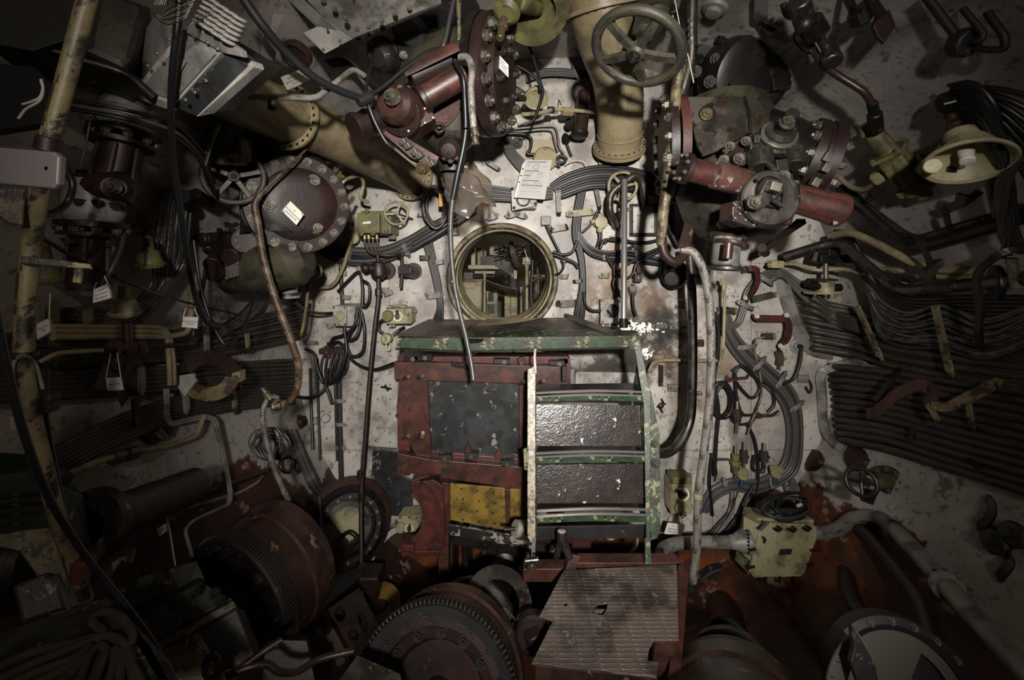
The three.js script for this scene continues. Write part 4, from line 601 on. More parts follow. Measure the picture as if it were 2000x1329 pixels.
  const bag = thing('plastic_bag', 'clear crumpled plastic bag tied round the pipe end left of the hatch', 'bag', [905,420,2.62]), bp = [], N = 26, K = 20; seed = 55;
  { const pos = [], idx = []; for (let i = 0; i <= K; i++) for (let j = 0; j <= N; j++) { const u = i / K, a = j / N * 6.28318, w = (0.065 + 0.07 * Math.sin(Math.min(1, u * 1.3) * 2.2)) * (1 + 0.22 * Math.sin(a * 3 + u * 6) + 0.12 * Math.sin(a * 7 - u * 9) + (j % N ? 0.1 * (rnd() - 0.5) : 0)), c = at(893 + 34 * u, 322 + 84 * u + 10 * Math.sin(a + 0.6) * u, 2.62); pos.push(c.x + w * Math.cos(a), c.y + 0.02 * Math.sin(a * 5 + u * 8) + 0.05 * u * Math.sin(a * 2), c.z + w * 0.7 * Math.sin(a)); } for (let i = 0; i < K; i++) for (let j = 0; j < N; j++) { const p = i * (N + 1) + j, q = p + N + 1; idx.push(p, q, p + 1, q, q + 1, p + 1); } const bg = new THREE.BufferGeometry(); bg.setAttribute('position', new THREE.Float32BufferAttribute(pos, 3)); bg.setAttribute('uv', new THREE.Float32BufferAttribute(new Float32Array(pos.length / 3 * 2), 2)); bg.setIndex(idx); bg.computeVertexNormals(); part(bag, 'film', bg, M.poly); }
  part(bag, 'tie', ring([892,326,2.62], V3(0.1,1,0.1), 0.076,0.006,24,6), M.string);
}
// ---- right valve
{
  const t = thing('flanged_valve', 'large dark brown domed valve with side flanges right of the tall duct', 'valve', [1420,520,2.8]), ax = V3(0.05,0.95,-0.25).normalize(), C = at(1418,330,2.85);
  flanged(t, 'body', C, ax, [[0.06,-0.5],[0.2,-0.44],[0.28,-0.34],[0.32,-0.18],[0.325,0.0],[0.32,0.2],[0.3,0.42],[0.26,0.44]], M.oliveDark);
  part(t, 'shoulder_plate', slab([[1340,188,2.6],[1452,190,2.56],[1466,258,2.5],[1410,290,2.48],[1372,306,2.5],[1362,290,2.52],[1350,240,2.56]],0.03, { bevel: 0.008 }), paint({ base: 0x6d655d, base2: 0x453f3a, dirt: 0.5, chip: 0x2a2420, chipAt: 0.66, rough: 0.38, metal: 0.4, seed: 47 }));
  part(t, 'seam', tube([[1454,190,2.55],[1464,225,2.5],[1466,262,2.48]],3), M.oily); place(t, 'bolt', hexBolt, M.brass, at(1379,224,2.54), qz(V3(-0.1,0.1,1)), 0.03); part(t, 'bolt_boss', lathe(cylP(0.05,0.03), [1379,226,2.57], V3(-0.1,0.1,1)), M.oily);
  const dn = V3(0.02,-0.75,0.65); flanged(t, 'deck_ring', [1442,155,3.2], dn, [[0.25,-0.15],[0.43,-0.15],[0.43,-0.02],[0.36,0.02],[0.34,0.08],[0.25,0.08]], M.blackPaint); boltRing(t, [1442,160,3.12], dn, 0.385,14,0.03, M.oily);
  part(t, 'dark_lid', lathe([[0,0.05],[0.2,0.045],[0.26,0.02],[0.28,-0.06],[0.28,-0.2]],[1470,150,2.85], V3(0.1,-0.35,0.9), 36), M.oily); part(t, 'lid_lug', slab([[1508,150,2.8],[1548,158,2.8],[1544,174,2.8],[1512,176,2.8]],0.05), M.oily); part(t, 'lid_tab', slab([[1428,158,2.72],[1470,186,2.7],[1508,182,2.72],[1500,192,2.72],[1470,196,2.72],[1426,170,2.74]],0.03), M.oily);
  for (const [x, y] of [[1398,116],[1386,160],[1358,140]]) place(t, 'bolt', hexBolt, M.oily, at(x, y, 2.85), qz(V3(-0.1,-0.3,0.9)), 0.034);
  const lx = V3(-0.97,-0.02,-0.2).normalize(), LC = at(1300,288,2.78); flanged(t, 'left_flange', LC, lx, [[0.1,-0.1],[0.32,-0.1],[0.325,-0.05],[0.2,-0.05]], M.red); flanged(t, 'left_cover', LC, lx, [[0.15,-0.04],[0.33,-0.035],[0.33,0.01],[0.25,0.02],[0,0.03]], M.redDark); boltRing(t, LC.clone().addScaledVector(lx, 0.004), lx, 0.295,16,0.03, M.boltM);
  const rx = V3(0.86,-0.3,0.3).normalize(), RC = at(1604,316,2.72); flanged(t, 'right_arm', RC.clone().addScaledVector(rx, -0.45), rx, [[0.26,0],[0.24,0.2],[0.2,0.36]], M.oily, 36); flanged(t, 'right_flange', RC, rx, [[0.1,-0.1],[0.25,-0.1],[0.25,-0.05],[0.24,-0.04],[0.24,-0.02],[0.25,-0.02],[0.25,0.04],[0.1,0.05],[0,0.05]], M.redDark); boltRing(t, RC.clone().addScaledVector(rx, -0.1), rx.clone().negate(), 0.21,12,0.03, M.boltM); boltRing(t, RC.clone().addScaledVector(rx, 0.042), rx, 0.21,12,0.03, M.boltM);
  for (const [x, y] of [[1612,328],[1592,356],[1614,308]]) part(t, 'nut', bar(0.04,0.05,0.05,[x, y, 2.5], basis(V3(-0.2,-0.2,1), V3(0.5,1,0))), M.boltM);
  // actuator
  const a = thing('valve_actuator', 'brick-red actuator with cylinders and round steel lever plate on the right valve', 'actuator', [1480,460,2.3]);
  part(a, 'left_cylinder', rod([1338,328,2.22],[1464,362,2.26],0.062,28), M.red); part(a, 'sleeve', rod([1394,341,2.2],[1462,360,2.24],0.07,28), paint({ base: 0x6b3d32, base2: 0x5a3a32, dirt: 0.4, chip: 0x9a918a, chipAt: 0.62, rough: 0.4, seed: 49 })); part(a, 'end_flange', [lathe(cylP(0.08,0.03), [1334,328,2.2], dirOf([1338,328,2.22],[1464,362,2.26]), 26)], M.redDark); boltRing(a, [1331,327,2.2], dirOf([1464,362,2.26],[1338,328,2.22]), 0.066,8,0.011, M.boltM);
  part(a, 'cover_plate', slab([[1410,312,2.36],[1446,274,2.4],[1474,280,2.4],[1468,320,2.36],[1440,326,2.34]],0.04), M.redDark); for (const [x, y] of [[1425,286],[1456,276],[1413,312]]) { place(a, 'bolt', hexBolt, M.boltM, at(x, y, 2.34), qz(V3(0,0,1)), 0.022); } part(a, 'boss', lathe(cylP(0.042,0.03), [1442,312,2.34], V3(0,0,1)), M.redDark); place(a, 'bolt', hexBolt, M.boltM, at(1442,310,2.31), qz(V3(0,0,1)), 0.024);
  const pl = part(a, 'round_plate', lathe([[0,0.02],[0.13,0.02],[0.14,0.012],[0.14,-0.04],[0.12,-0.06]],[1503,388,2.15], V3(-0.1,-0.05,1), 44), M.steelDark); part(pl, 'raised_sector', lathe([[0.04,0.03],[0.08,0.034],[0.085,0.02],[0.085,0.0]],[1508,374,2.13], V3(-0.1,-0.05,1), 36), M.oily);
  part(pl, 'lever', slab([[1458,388,2.09],[1484,378,2.09],[1500,350,2.09],[1524,350,2.09],[1532,376,2.09],[1510,396,2.09],[1480,412,2.09],[1462,408,2.09]],0.025, { bevel: 0.006 }), M.steelDark); place(a, 'bolt', hexBolt, M.boltM, at(1471,396,2.075), qz(V3(0,0,1)), 0.026); part(a, 'square_shaft', bar(0.05,0.045,0.06,[1511,366,2.05], basis(V3(-0.1,0,1), V3(0.3,1,0)), 0.006), M.boltM);
  part(a, 'stop_arm', strap([[1508,392,2.06],[1530,404,2.06]],0.014,0.02), M.steelDark); part(a, 'guard_arc', strap([[1478,352,2.08],[1490,343,2.08],[1508,341,2.08],[1526,350,2.08],[1534,370,2.08],[1530,400,2.08]],0.02,0.006, { smooth: 20 }), M.steelDark);
  part(a, 'gearbox', slab([[1432,394,2.2],[1452,388,2.2],[1470,430,2.2],[1456,442,2.2],[1430,428,2.2]],0.14), M.red); part(a, 'gearbox_lid', slab([[1432,420,2.19],[1450,418,2.19],[1480,440,2.19],[1474,446,2.19],[1432,432,2.19]],0.05), M.redDark); for (const [x, y] of [[1436,400],[1445,418],[1436,426],[1456,430],[1472,440],[1445,406]]) place(a, 'rivet', domeHead, M.boltM, at(x, y, 2.185), qz(V3(-0.2,0,1)), 0.009);
  part(a, 'right_cylinder', lathe([[0,-0.03],[0.075,-0.03],[0.078,0.06],[0.08,0.14],[0.088,0.2],[0.084,0.23],[0,0.23]],[1556,388,2.26], dirOf([1556,388,2.26],[1626,408,2.24]), 30), M.red); for (const [x, y] of [[1628,394],[1630,402],[1626,436]]) place(a, 'bolt', hexBolt, M.boltM, at(x, y, 2.2), qz(V3(0.8,0,0.5)), 0.016);
  part(a, 'main_body', slab([[1440,330,2.36],[1546,330,2.36],[1560,390,2.34],[1545,440,2.34],[1470,430,2.34]],0.2), M.redDark);
  part(a, 'link', slab([[1516,312,2.16],[1538,310,2.16],[1544,345,2.14],[1536,358,2.14],[1524,352,2.14]],0.025), M.steelDark); place(a, 'bolt', hexBolt, M.boltM, at(1530,344,2.12), qz(V3(0,0,1)), 0.024); part(a, 'connector', rod([1500,318,2.2],[1520,340,2.16],0.018), M.steelDark);
  const vc = [[1488,312,0.062],[1554,306,0.05]]; for (const [x, y, r] of vc) part(a, 'pilot_cylinder', rod([x, y + 18,2.24],[x - 4, y - 16,2.28], r, 26), M.steelDark);
  part(a, 'valve_head', lathe([[0.1,0],[0.1,0.03],[0.08,0.05],[0.075,0.09],[0.045,0.1],[0.045,0.15],[0.032,0.16],[0.032,0.22],[0,0.225]],[1512,278,2.34], dirOf([1512,278,2.34],[1538,238,2.2]), 28), M.steelDark); part(a, 'head_ring', lathe(cylP(0.092,0.02), [1520,266,2.29], dirOf([1512,278,2.34],[1538,238,2.2]), 28), M.boltM); place(a, 'nut', hexBolt, M.boltM, at(1536,242,2.17), qz(dirOf([1512,278,2.34],[1538,238,2.2])), 0.03);
  part(a, 'valve_block', [block(1466,278,1500,300,2.32,0.12), block(1474,262,1486,280,2.3,0.06)], M.steelDark);
  // bottom nozzle with flange
  const n = thing('drain_nozzle', 'rusty bolted neck and open steel flange under the right valve', 'nozzle', [1418,530,2.6]), dn2 = V3(-0.12,-1,0.05);
  part(n, 'neck', rod([1424,430,2.62],[1416,520,2.6],0.078,28), M.grey); part(n, 'upper_flange', lathe(cylP(0.105,0.024), [1424,456,2.6], dn2,30), M.drum); part(n, 'lower_flange_ring', lathe(cylP(0.1,0.024), [1428,474,2.58], V3(-0.25,-1,0.1), 30), M.drum); boltRing(n, [1424,454,2.6], V3(0.12,1,0), 0.085,8,0.016, M.boltM);
  part(n, 'open_flange', lathe([[0.07,0],[0.118,0],[0.12,0.008],[0.118,0.018],[0.085,0.02],[0.075,0.012],[0.07,0]],[1417,522,2.58], V3(-0.05,-1,0.05), 34), M.steelDark); part(n, 'stub', rod([1424,474,2.45],[1420,506,2.45],0.026,18), M.drum); part(n, 'bolt_pack', rod([1420,430,2.58],[1424,452,2.56],0.06,20), M.boltM);
  const br = thing('support_arm', 'brown steel arm reaching under the right valve to the hull', 'arm', [1510,490,2.8]); part(br, 'arm', strap([[1566,432,2.55],[1524,464,2.75],[1490,490,3.1],[1484,494,3.59]],0.05,0.03), M.redDark); part(br, 'end_nut', rod([1488,484,2.6],[1494,494,2.68],0.03), M.redDark);
}
// ---------------------------------------------------------------- right side: pipes, cable bundles, valves, lamp
const pipe = (label, pts, r, m, o = {}) => one(o.name || 'pipe', label, o.cat || 'pipe', tube(pts, r, { bend: o.bend ?? 40,...o }), m, o.group);
const cable = (label, pts, r, m, o = {}) => one(o.name || 'cable', label, 'cable', tube(pts, r, o), m, o.group);
const ORD = ['first', 'second', 'third', 'fourth', 'fifth', 'sixth', 'seventh', 'eighth', 'ninth', 'tenth', 'eleventh', 'twelfth', 'thirteenth', 'fourteenth', 'fifteenth', 'sixteenth', 'seventeenth', 'eighteenth'];
function fan(n, label, group, r, m, f, o = {}) { for (let i = 0; i < n; i++) cable(o.ord ? `${label}, ${ORD[i]} from the ${o.ord}` : label, f(i), typeof r === 'function' ? r(i) : r, Array.isArray(m) ? m[i % m.length] : m, { group, n: 26,...o }); }
function clip(label, x0, y0, x1, y1, off, w, m = M.grey, o = {}) {        // clip bar with turned ends and a screw
  const t = thing(o.name || 'cable_clip', label, o.cat || 'clip', [(x0 + x1) / 2, (y0 + y1) / 2,-off], o.group), a = [x0, y0,-off], b = [x1, y1,-off], n = wallN((x0 + x1) / 2, (y0 + y1) / 2);
  part(t, 'strip', strap([[x0, y0,-0.008], a, b, [x1, y1,-0.008]], w, 0.006, { up: n, bend: 0.02 }), m); place(t, 'screw', domeHead, M.boltM, pt(a).addScaledVector(pt(b).sub(pt(a)), 0.14).addScaledVector(n, 0.003), qz(n), w * 0.22); return t;
}
seed = 101;
fan(12, 'old brown cable in the upper bundle along the right hull', 'brown cables of the upper right bundle', 6.4, M.cableOld, (i) => [[1552 + 3.4 * i, 578 + 9.4 * i, -0.01],[1590,588 + 8.6 * i + rr(-2,2), -0.07 - 0.03 * (i % 2)],[1660,604 + 8.2 * i + rr(-3,3), -0.07 - 0.03 * (i % 2)],[1760,620 + 9 * i + rr(-3,3), -0.07 - 0.03 * (i % 2)],[1880,634 + 9.6 * i + rr(-3,3), -0.07 - 0.03 * (i % 2)],[2030,652 + 10 * i, -0.07]], { ord: 'top' });
fan(15, 'thin silver-grey cable sagging over the upper bundle on the right hull', 'silver-grey cables sagging over the upper right bundle', 3,[M.cableGrey, M.cableSilver, M.cable], (i) => { const s = i * 5; return [[1640 + i * 2,470 + i, -0.1],[1680 + i, 530 + s * 0.5,-0.13],[1720,588 + s + rr(-4,4), -0.13],[1770,612 + s * 0.9 + rr(-4,8), -0.13],[1840,596 + s * 1.2 + rr(-6,6), -0.13],[1920,628 + s + rr(-4,6), -0.13],[2030,590 + s * 1.1,-0.13]]; });
fan(6, 'black cable along the top of the upper bundle on the right hull', 'black cables over the upper right bundle', 4.2, M.cableBlack, (i) => [[1630 + 5 * i, 450,-0.08],[1690 + 3 * i, 520 + i * 3,-0.1],[1760,578 + i * 6,-0.11],[1900,580 + i * 8,-0.11],[2030,582 + i * 8,-0.11]]);
fan(12, 'thick dark cable in the lower bundle along the right hull', 'dark cables of the lower right bundle', 7.2,[M.cableOld, M.cable, M.cableOld], (i) => [[1618 + 2 * i, 716 + 13 * i, -0.01],[1650,718 + 13 * i, -0.08],[1740,728 + 13.6 * i + rr(-2,2), -0.08],[1870,748 + 15.5 * i + rr(-2,2), -0.08],[2030,770 + 18 * i, -0.08]], { ord: 'top' });
fan(4, 'brown frayed cable bending into the hull frame on the right', 'frayed brown cables at the right hull frame', 6, M.cableOld, (i) => [[1560,560 + i * 14,-0.02],[1590,572 + i * 12,-0.13],[1630,610 + i * 7,-0.15],[1680,628 + i * 6,-0.13]]);
fan(6, 'grey cable running from the right valve into the hull frame', 'grey cables entering the right hull frame', 4,[M.cableGrey, M.cable], (i) => [[1500,538 + i * 3,-0.03],[1525,528 + i * 2.5,-0.05],[1545,540 + i * 4,-0.06],[1580,566 + i * 6,-0.1]]);
// penetration frames
one('penetration_frame', 'pale sloping weld frame where the upper cable bundle enters the right hull', 'frame', strap([[1528,545,-0.02],[1540,590,-0.03],[1560,645,-0.03],[1588,682,-0.03],[1625,690,-0.02]],0.1,0.05, { up: V3(-0.7,0,0.7), smooth: 20 }), M.grey);
one('penetration_frame', 'pale rounded weld frame round the lower cable bundle on the right hull', 'frame', strap([[1690,702,-0.03],[1650,712,-0.03],[1606,728,-0.03],[1606,770,-0.03],[1612,840,-0.03],[1640,872,-0.03]],0.06,0.05, { up: V3(-0.7,0,0.7), smooth: 30 }), M.greyPipe);
// hull hangers
const hang = (label, pts, w, t, m, o = {}) => one(o.name || 'hanger', label, o.cat || 'bracket', strap(pts, w, t, { up: o.up || hullN(pts[0]), bend: o.bend ?? 0.03, smooth: o.smooth }), m);
hang('yellow-brown flat hanger across the upper right bundle, near the frayed cable', [[1674,598,-0.2],[1698,650,-0.2],[1720,700,-0.2],[1726,705,-0.06]],0.04,0.016, M.yellowPost); hang('yellow-brown flat hanger across the upper right bundle, further right', [[1826,598,-0.2],[1840,660,-0.2],[1856,730,-0.2],[1862,738,-0.06]],0.04,0.016, M.yellowPost);
hang('dark strut under the upper right cable bundle', [[1772,704,-0.06],[1740,745,-0.2],[1710,784,-0.26]],0.035,0.02, M.oily);
hang('curved rust-brown half clamp over the lower right bundle', [[1694,808,-0.24],[1712,806,-0.26],[1750,772,-0.3],[1790,752,-0.3],[1818,756,-0.28],[1822,776,-0.26],[1812,796,-0.24]],0.07,0.012, M.red, { smooth: 30, cat: 'clamp', name: 'half_clamp' });
hang('rusty channel arm right of the half clamp', [[1822,792,-0.26],[1852,798,-0.26],[1905,770,-0.2],[1965,738,-0.06]],0.05,0.025, M.yellowPost); hang('small strut end below the rusty channel arm', [[1812,790,-0.26],[1834,824,-0.26]],0.03,0.012, M.yellowPost);
hang('dark upright strap on the lower right cable bundle', [[1890,782,-0.16],[1898,832,-0.16],[1902,842,-0.05]],0.03,0.01, M.yellowPost); hang('short dark strap at the bottom of the lower right bundle', [[1785,836,-0.16],[1782,860,-0.16]],0.03,0.02, M.oily); hang('small tab under the lower right bundle near its bottom edge', [[1898,900,-0.14],[1908,926,-0.05]],0.04,0.012, M.oily);
hang('small metal strap end above the lower right bundle', [[1782,738,-0.03],[1800,725,-0.1],[1812,722,-0.04]],0.03,0.01, M.steelDark);
// pipes
pipe('thick black pipe slanting down and running along the right hull', [[1640,366,-0.1],[1700,424,-0.12],[1774,486,-0.12],[1870,462,-0.12],[2030,412,-0.12]],12, M.oily, { bend: 30 }); pipe('thin dark pipe beside the thick black pipe on the right hull', [[1650,366,-0.06],[1712,418,-0.06],[1784,470,-0.06],[1880,440,-0.06],[2030,398,-0.06]],7, M.steelDark, { bend: 30 });
pipe('beige pipe above the steel pipe on the right hull', [[1622,462,-0.14],[1660,452,-0.14],[1720,480,-0.14],[1806,526,-0.12],[1915,530,-0.12]],8, M.beige); pipe('bare dark steel pipe bent down along the right hull', [[1532,502,-0.2],[1640,468,-0.22],[1690,516,-0.22],[1756,568,-0.22],[1860,560,-0.22],[2030,540,-0.22]],10.5, M.steelDark, { bend: 30 });
pipe('thin wavy cream tube left of the small cream valve', [[1516,517,-0.16],[1552,514,-0.16],[1588,530,-0.17],[1640,524,-0.17],[1694,536,-0.15]],4, M.cream); pipe('thin cream tube under the beige pipe on the right hull', [[1718,526,-0.12],[1745,524,-0.12],[1785,540,-0.12],[1900,542,-0.12]],5, M.cream);
one('pipe_fitting', 'square cream fitting at the end of the thin wavy tube', 'fitting', [block(1508,510,1532,524, sd(1520,517,0.2), 0.06), rod([1500,518, sd(1510,517,0.18)],[1534,516, sd(1520,517,0.16)],0.012)], M.cream);
one('pipe_plug', 'dark nut cap hanging below the steel pipe', 'plug', rod([1596,492,-0.26],[1590,512,-0.26],0.035,8), M.oily); one('mounting_block', 'dark block bracket over the small cream valve', 'block', [block(1604,498,1680,514, sd(1640,505,0.16), 0.1), block(1620,480,1642,500, sd(1640,505,0.18), 0.08)], M.oily);
{
  const d = sd(1612,550,0.24), t = thing('small_valve', 'small cream flanged valve over the right hull frame', 'valve', [1612,580, d]); part(t, 'body', lathe([[0,0],[0.07,0],[0.06,0.02],[0.058,0.06],[0.065,0.09],[0,0.09]],[1612,574, d], V3(0,1,0), 22), M.cream); part(t, 'lower_flange', block(1586,570,1640,576, d - 0.05,0.1), M.cream); part(t, 'upper_flange', block(1592,545,1638,550, d - 0.05,0.1), M.steelDark); part(t, 'stem', rod([1613,546, d],[1613,512, d],0.018), M.boltM); part(t, 'side_port', rod([1600,560, d],[1574,552, d],0.03), M.oily); part(t, 'side_port', rod([1625,562, d],[1642,562, d],0.03), M.oily);
  for (const x of [1592,1613,1634]) place(t, 'bolt', hexBolt, M.boltM, at(x, 576, d - 0.04), qz(V3(0,-1,0)), 0.011);
  const o = thing('olive_valve', 'olive green pressure valve mounted high on the right hull', 'valve', [1755,390,2.0]), P = (k, z = 0) => at(1690 + 118 * k, 242 + 142 * k, hullDepth(1750,310) - 0.16 + z), ax = P(1).sub(P(0)), len = ax.length();
  part(o, 'body', lathe([[0,0],[0.03,0],[0.032,0.03],[0.036,0.05],[0.05,0.055],[0.055,0.16],[0.075,0.165],[0.075,0.19],[0.07,0.2],[0.075,0.3],[0.07,0.36],[0.078,0.365],[0.078,0.39],[0.04,0.4],[0.04,0.43],[0,0.43]].map(([r, z]) => [r, z * len / 0.43]), P(0), ax, 26), M.olive);
  const bq = basis(ax, V3(0.3,0.5,1)); part(o, 'block_body', bar(0.14,0.13, len * 0.34, P(0.6), bq, 0.02), M.olive); part(o, 'flange', bar(0.17,0.16,0.025, P(0.4), bq, 0.01), M.olive); part(o, 'flange', bar(0.165,0.155,0.02, P(0.82), bq, 0.01), M.olive);
  for (const [a, b] of [[-1,1],[1,1],[-1,-1],[1,-1]]) { const of = V3(a * 0.07, b * 0.065,0).applyQuaternion(bq); place(o, 'bolt', hexBolt, M.olive, P(0.39).add(of), qz(ax.clone().negate()), 0.016); place(o, 'bolt', hexBolt, M.olive, P(0.84).add(of), qz(ax), 0.014); }
  part(o, 'side_port', rod([1732,338, pt([1732,338]).z * -1 - 0.2],[1708,352, sd(1708,352,0.2)],0.042,8), M.cream); pipe('short beige pipe bent into the olive valve', [[1640,348,-0.12],[1664,368,-0.16],[1690,372,-0.18],[1712,352,-0.2]],5, M.beige, { bend: 20 });
  one('drain_cock', 'tiny drain cock under the short beige pipe', 'cock', [rod([1698,374,-0.16],[1698,386,-0.16],0.01), rod([1694,388,-0.16],[1703,390,-0.16],0.014)], M.oily);
  pipe('rusty bent pipe coming down the right deckhead to the olive valve', [[1566,60,-0.12],[1584,90,-0.14],[1604,125,-0.16],[1640,150,-0.2],[1690,180,-0.2],[1704,205,-0.2],[1708,246,-0.2]],7, M.drum, { bend: 22 }); one('pipe_union', 'round dark union at the lower end of the rusty bent pipe', 'fitting', [rod([1703,200,-0.2],[1708,220,-0.2],0.026,8), rod([1708,222,-0.2],[1712,256,-0.2],0.036,18)], M.oily);
  const k = thing('shutoff_valve', 'dark shut-off valve with a ball joint at the top of the rusty bent pipe', 'valve', [1570,70,2.6]); part(k, 'body', rod([1560,0, sd(1560,0,0.2)],[1574,52, sd(1574,52,0.2)],0.05,18), M.steelDark); part(k, 'ball', clean(put(new THREE.SphereGeometry(0.045,18,12), at(1572,48, sd(1572,48,0.26)))), M.oily); part(k, 'collar', rod([1580,40, sd(1580,40,0.16)],[1598,70, sd(1590,60,0.16)],0.06,18), M.oily); part(k, 'arm', tube([[1530,8,-0.1],[1536,32,-0.16],[1560,34,-0.2]],6, { bend: 14 }), M.oily); part(k, 'second_arm', tube([[1545,0,-0.16],[1572,40,-0.24]],3), M.boltM);
  one('pipe_clamp', 'dark clamp block halfway along the rusty bent pipe', 'clamp', [rod([1618,104,-0.12],[1628,122,-0.18],0.05,10), rod([1600,70,-0.14],[1626,118,-0.16],0.022)], M.steelDark);
  one('wire_hook', 'thin bent wire hooked beside the rusty pipe on the deckhead', 'hook', tube([[1575,60,-0.02],[1552,62,-0.05],[1550,76,-0.05],[1568,100,-0.05],[1584,106,-0.05],[1588,96,-0.05]],2, { bend: 8 }), M.oily);
}
{
  // dish lamp
  const d = hullDepth(1890,310) - 0.3, n = V3(-0.25,-0.8,0.35), C = at(1890,318, d), t = thing('dish_lamp', 'cream dish lamp with a bare bulb holder on the upper right hull', 'lamp', C), r = px(66, d);
  part(t, 'shade', lathe([[r, 0],[r * 1.01,0.012],[r * 0.9,0.03],[r * 0.72,0.07],[r * 0.6,0.11],[r * 0.3,0.125],[0,0.125],[0,0.115],[r * 0.3,0.115],[r * 0.56,0.1],[r * 0.68,0.062],[r * 0.86,0.02],[r * 0.96,0]].map(([a, b]) => [a, -b]), C, n, 44,0.5), M.cream); part(t, 'bulb_holder', lathe([[0,0.02],[0.028,0.015],[0.03,0],[0.026,-0.01],[0.03,-0.03],[0.03,-0.1]], C.clone().addScaledVector(n, -0.02), n, 22), M.whitePlastic); part(t, 'rim', ring(C, n, r * 0.99,0.01,44,8), M.cream); part(t, 'cap', lathe([[r * 0.5,0],[r * 0.45,0.06],[r * 0.2,0.08],[0,0.08]], C.clone().addScaledVector(n, -0.12), n.clone().negate(), 30), M.cream);
  for (let i = 0; i < 3; i++) { const a = i * 2.1 + 0.6, p = V3(Math.cos(a) * r * 0.72, Math.sin(a) * r * 0.72,-0.05).applyQuaternion(qz(n)).add(C); part(t, 'spring_clip', bar(0.04,0.014,0.03, p, qz(n)), M.oily); }
  one('lamp_arm', 'cream elbow arm joining the dish lamp to the hull', 'arm', [rod([1822,324, d],[1802,330, sd(1802,330,0.1)],0.035), rod([1808,318, sd(1808,318,0.14)],[1820,342, sd(1820,342,0.14)],0.04)], M.cream); pipe('cream conduit standing below the dish lamp', [[1932,342,-0.14],[1944,400,-0.12],[1950,424,-0.12]],9, M.yellowPost); pipe('cream conduit continuing below the black pipe on the right hull', [[1975,505,-0.24],[1985,560,-0.24]],9, M.yellowPost);
  one('conduit_joint', 'rusty jointed conduit between dish lamp and olive valve', 'conduit', [rod([1806,300,-0.1],[1850,278,-0.14],0.03,10), rod([1850,278,-0.14],[1876,262,-0.16],0.02), rod([1862,236,-0.16],[1868,262,-0.16],0.03,8), rod([1846,196,-0.1],[1862,236,-0.16],0.022)], M.drum); one('conduit_nut', 'dark nut end on the jointed conduit above the dish lamp', 'nut', rod([1848,190,-0.1],[1856,212,-0.16],0.045,6), M.oily);
  seed = 77;
  for (let i = 0; i < 16; i++) { const y = 168 + i * 5; cable('black cable in the thick tangle at the upper right edge', [[1856 + rr(-8,10), y + rr(-4,6), -0.1],[1900, y - 6 + rr(-8,8), -0.16],[1935 + rr(-8,8), y + 30 + rr(-8,8), -0.2],[1958 + rr(-10,10), y + 90 + rr(-10,10), -0.2],[1966 + rr(-14,14), y + 170,-0.2],[1975 + rr(-20,20), y + 260,-0.2]], rr(4,6.5), M.cableBlack, { group: 'black cables tangled at the upper right edge' }); }
  for (let i = 0; i < 7; i++) cable('black cable arching into the right edge over the lamp', [[1880,190 + i * 9,-0.1],[1920,172 + i * 10,-0.16],[1960,176 + i * 16,-0.18],[2020,190 + i * 30,-0.18]],5.5, M.cableBlack, { group: 'black cables arching into the right edge' });
  for (let i = 0; i < 5; i++) cable('black cable looping down at the right edge below the lamp', [[2010,300 + i * 6,-0.2],[1975 - i * 4,340,-0.22],[1962 - i * 3,400,-0.22],[1958 + i * 3,470,-0.2],[1990,492 - i * 6,-0.2],[2020,480,-0.2]],5, i % 2 ? M.cableBlack : M.cable, { group: 'black cables looping at the right edge' });
  hang('rusty angle clamp under the dish lamp on the right hull', [[1844,414,-0.02],[1850,408,-0.12],[1878,398,-0.14],[1880,380,-0.14]],0.05,0.02, M.oily, { name: 'clamp' }); hang('dark flat tongue slanting up from the angle clamp', [[1878,400,-0.14],[1914,374,-0.04]],0.035,0.012, M.oily); hang('small hooked tab below the angle clamp', [[1848,420,-0.1],[1852,440,-0.1],[1866,452,-0.03]],0.03,0.012, M.oily);
  hang('flat strap clamping the black pipe to the beige pipe on the right hull', [[1796,470,-0.26],[1814,506,-0.24],[1822,546,-0.2]],0.035,0.012, M.oily); one('saddle_clip', 'grey saddle clip under the strap on the right hull', 'clip', slab([[1812,530,2.35],[1842,506,2.35],[1846,516,2.35],[1820,546,2.35]],0.05), M.steelDark);
  hang('bent U-hanger of dark steel round the pipe end at the right edge', [[2010,480,-0.2],[1952,494,-0.3],[1904,536,-0.34],[1916,600,-0.34],[1910,640,-0.3],[1916,690,-0.1]],0.03,0.02, M.oily, { bend: 0.05 }); one('pipe_flange', 'dark flange on the steel pipe at the right edge', 'flange', lathe(cylP(0.09,0.03), [1938,552,-0.22], V3(0.9,0,0.6)), M.oily);
  // overhead odds and ends
  hang('dark flat strap hanging from the upper right deckhead', [[1652,-10,-0.04],[1668,22,-0.12],[1676,30,-0.12]],0.05,0.02, M.oily); one('strap_nut', 'dark octagonal end piece of the deckhead strap', 'nut', rod([1674,22,-0.1],[1684,46,-0.12],0.045,8), M.oily);
  const rd = thing('red_tag_plate', 'dark red diamond-shaped plate hanging from the upper right deckhead', 'plate', [1726,84,-0.1]); part(rd, 'diamond', plate([[1706,50],[1714,30],[1738,18],[1750,50],[1728,84],[1716,72]], sd(1728,50,0.12), 0.02), M.redDark); part(rd, 'strap', strap([[1694,-10,-0.06],[1722,32,-0.11]],0.05,0.014), M.oily);
  pipe('black rod slanting across the upper right deckhead', [[1806,-10,-0.06],[1876,80,-0.1]],8, M.blackPaint); one('rod_clamp', 'black clamp at the lower end of the deckhead rod', 'clamp', rod([1868,84,-0.1],[1898,84,-0.12],0.06,10), M.blackPaint);
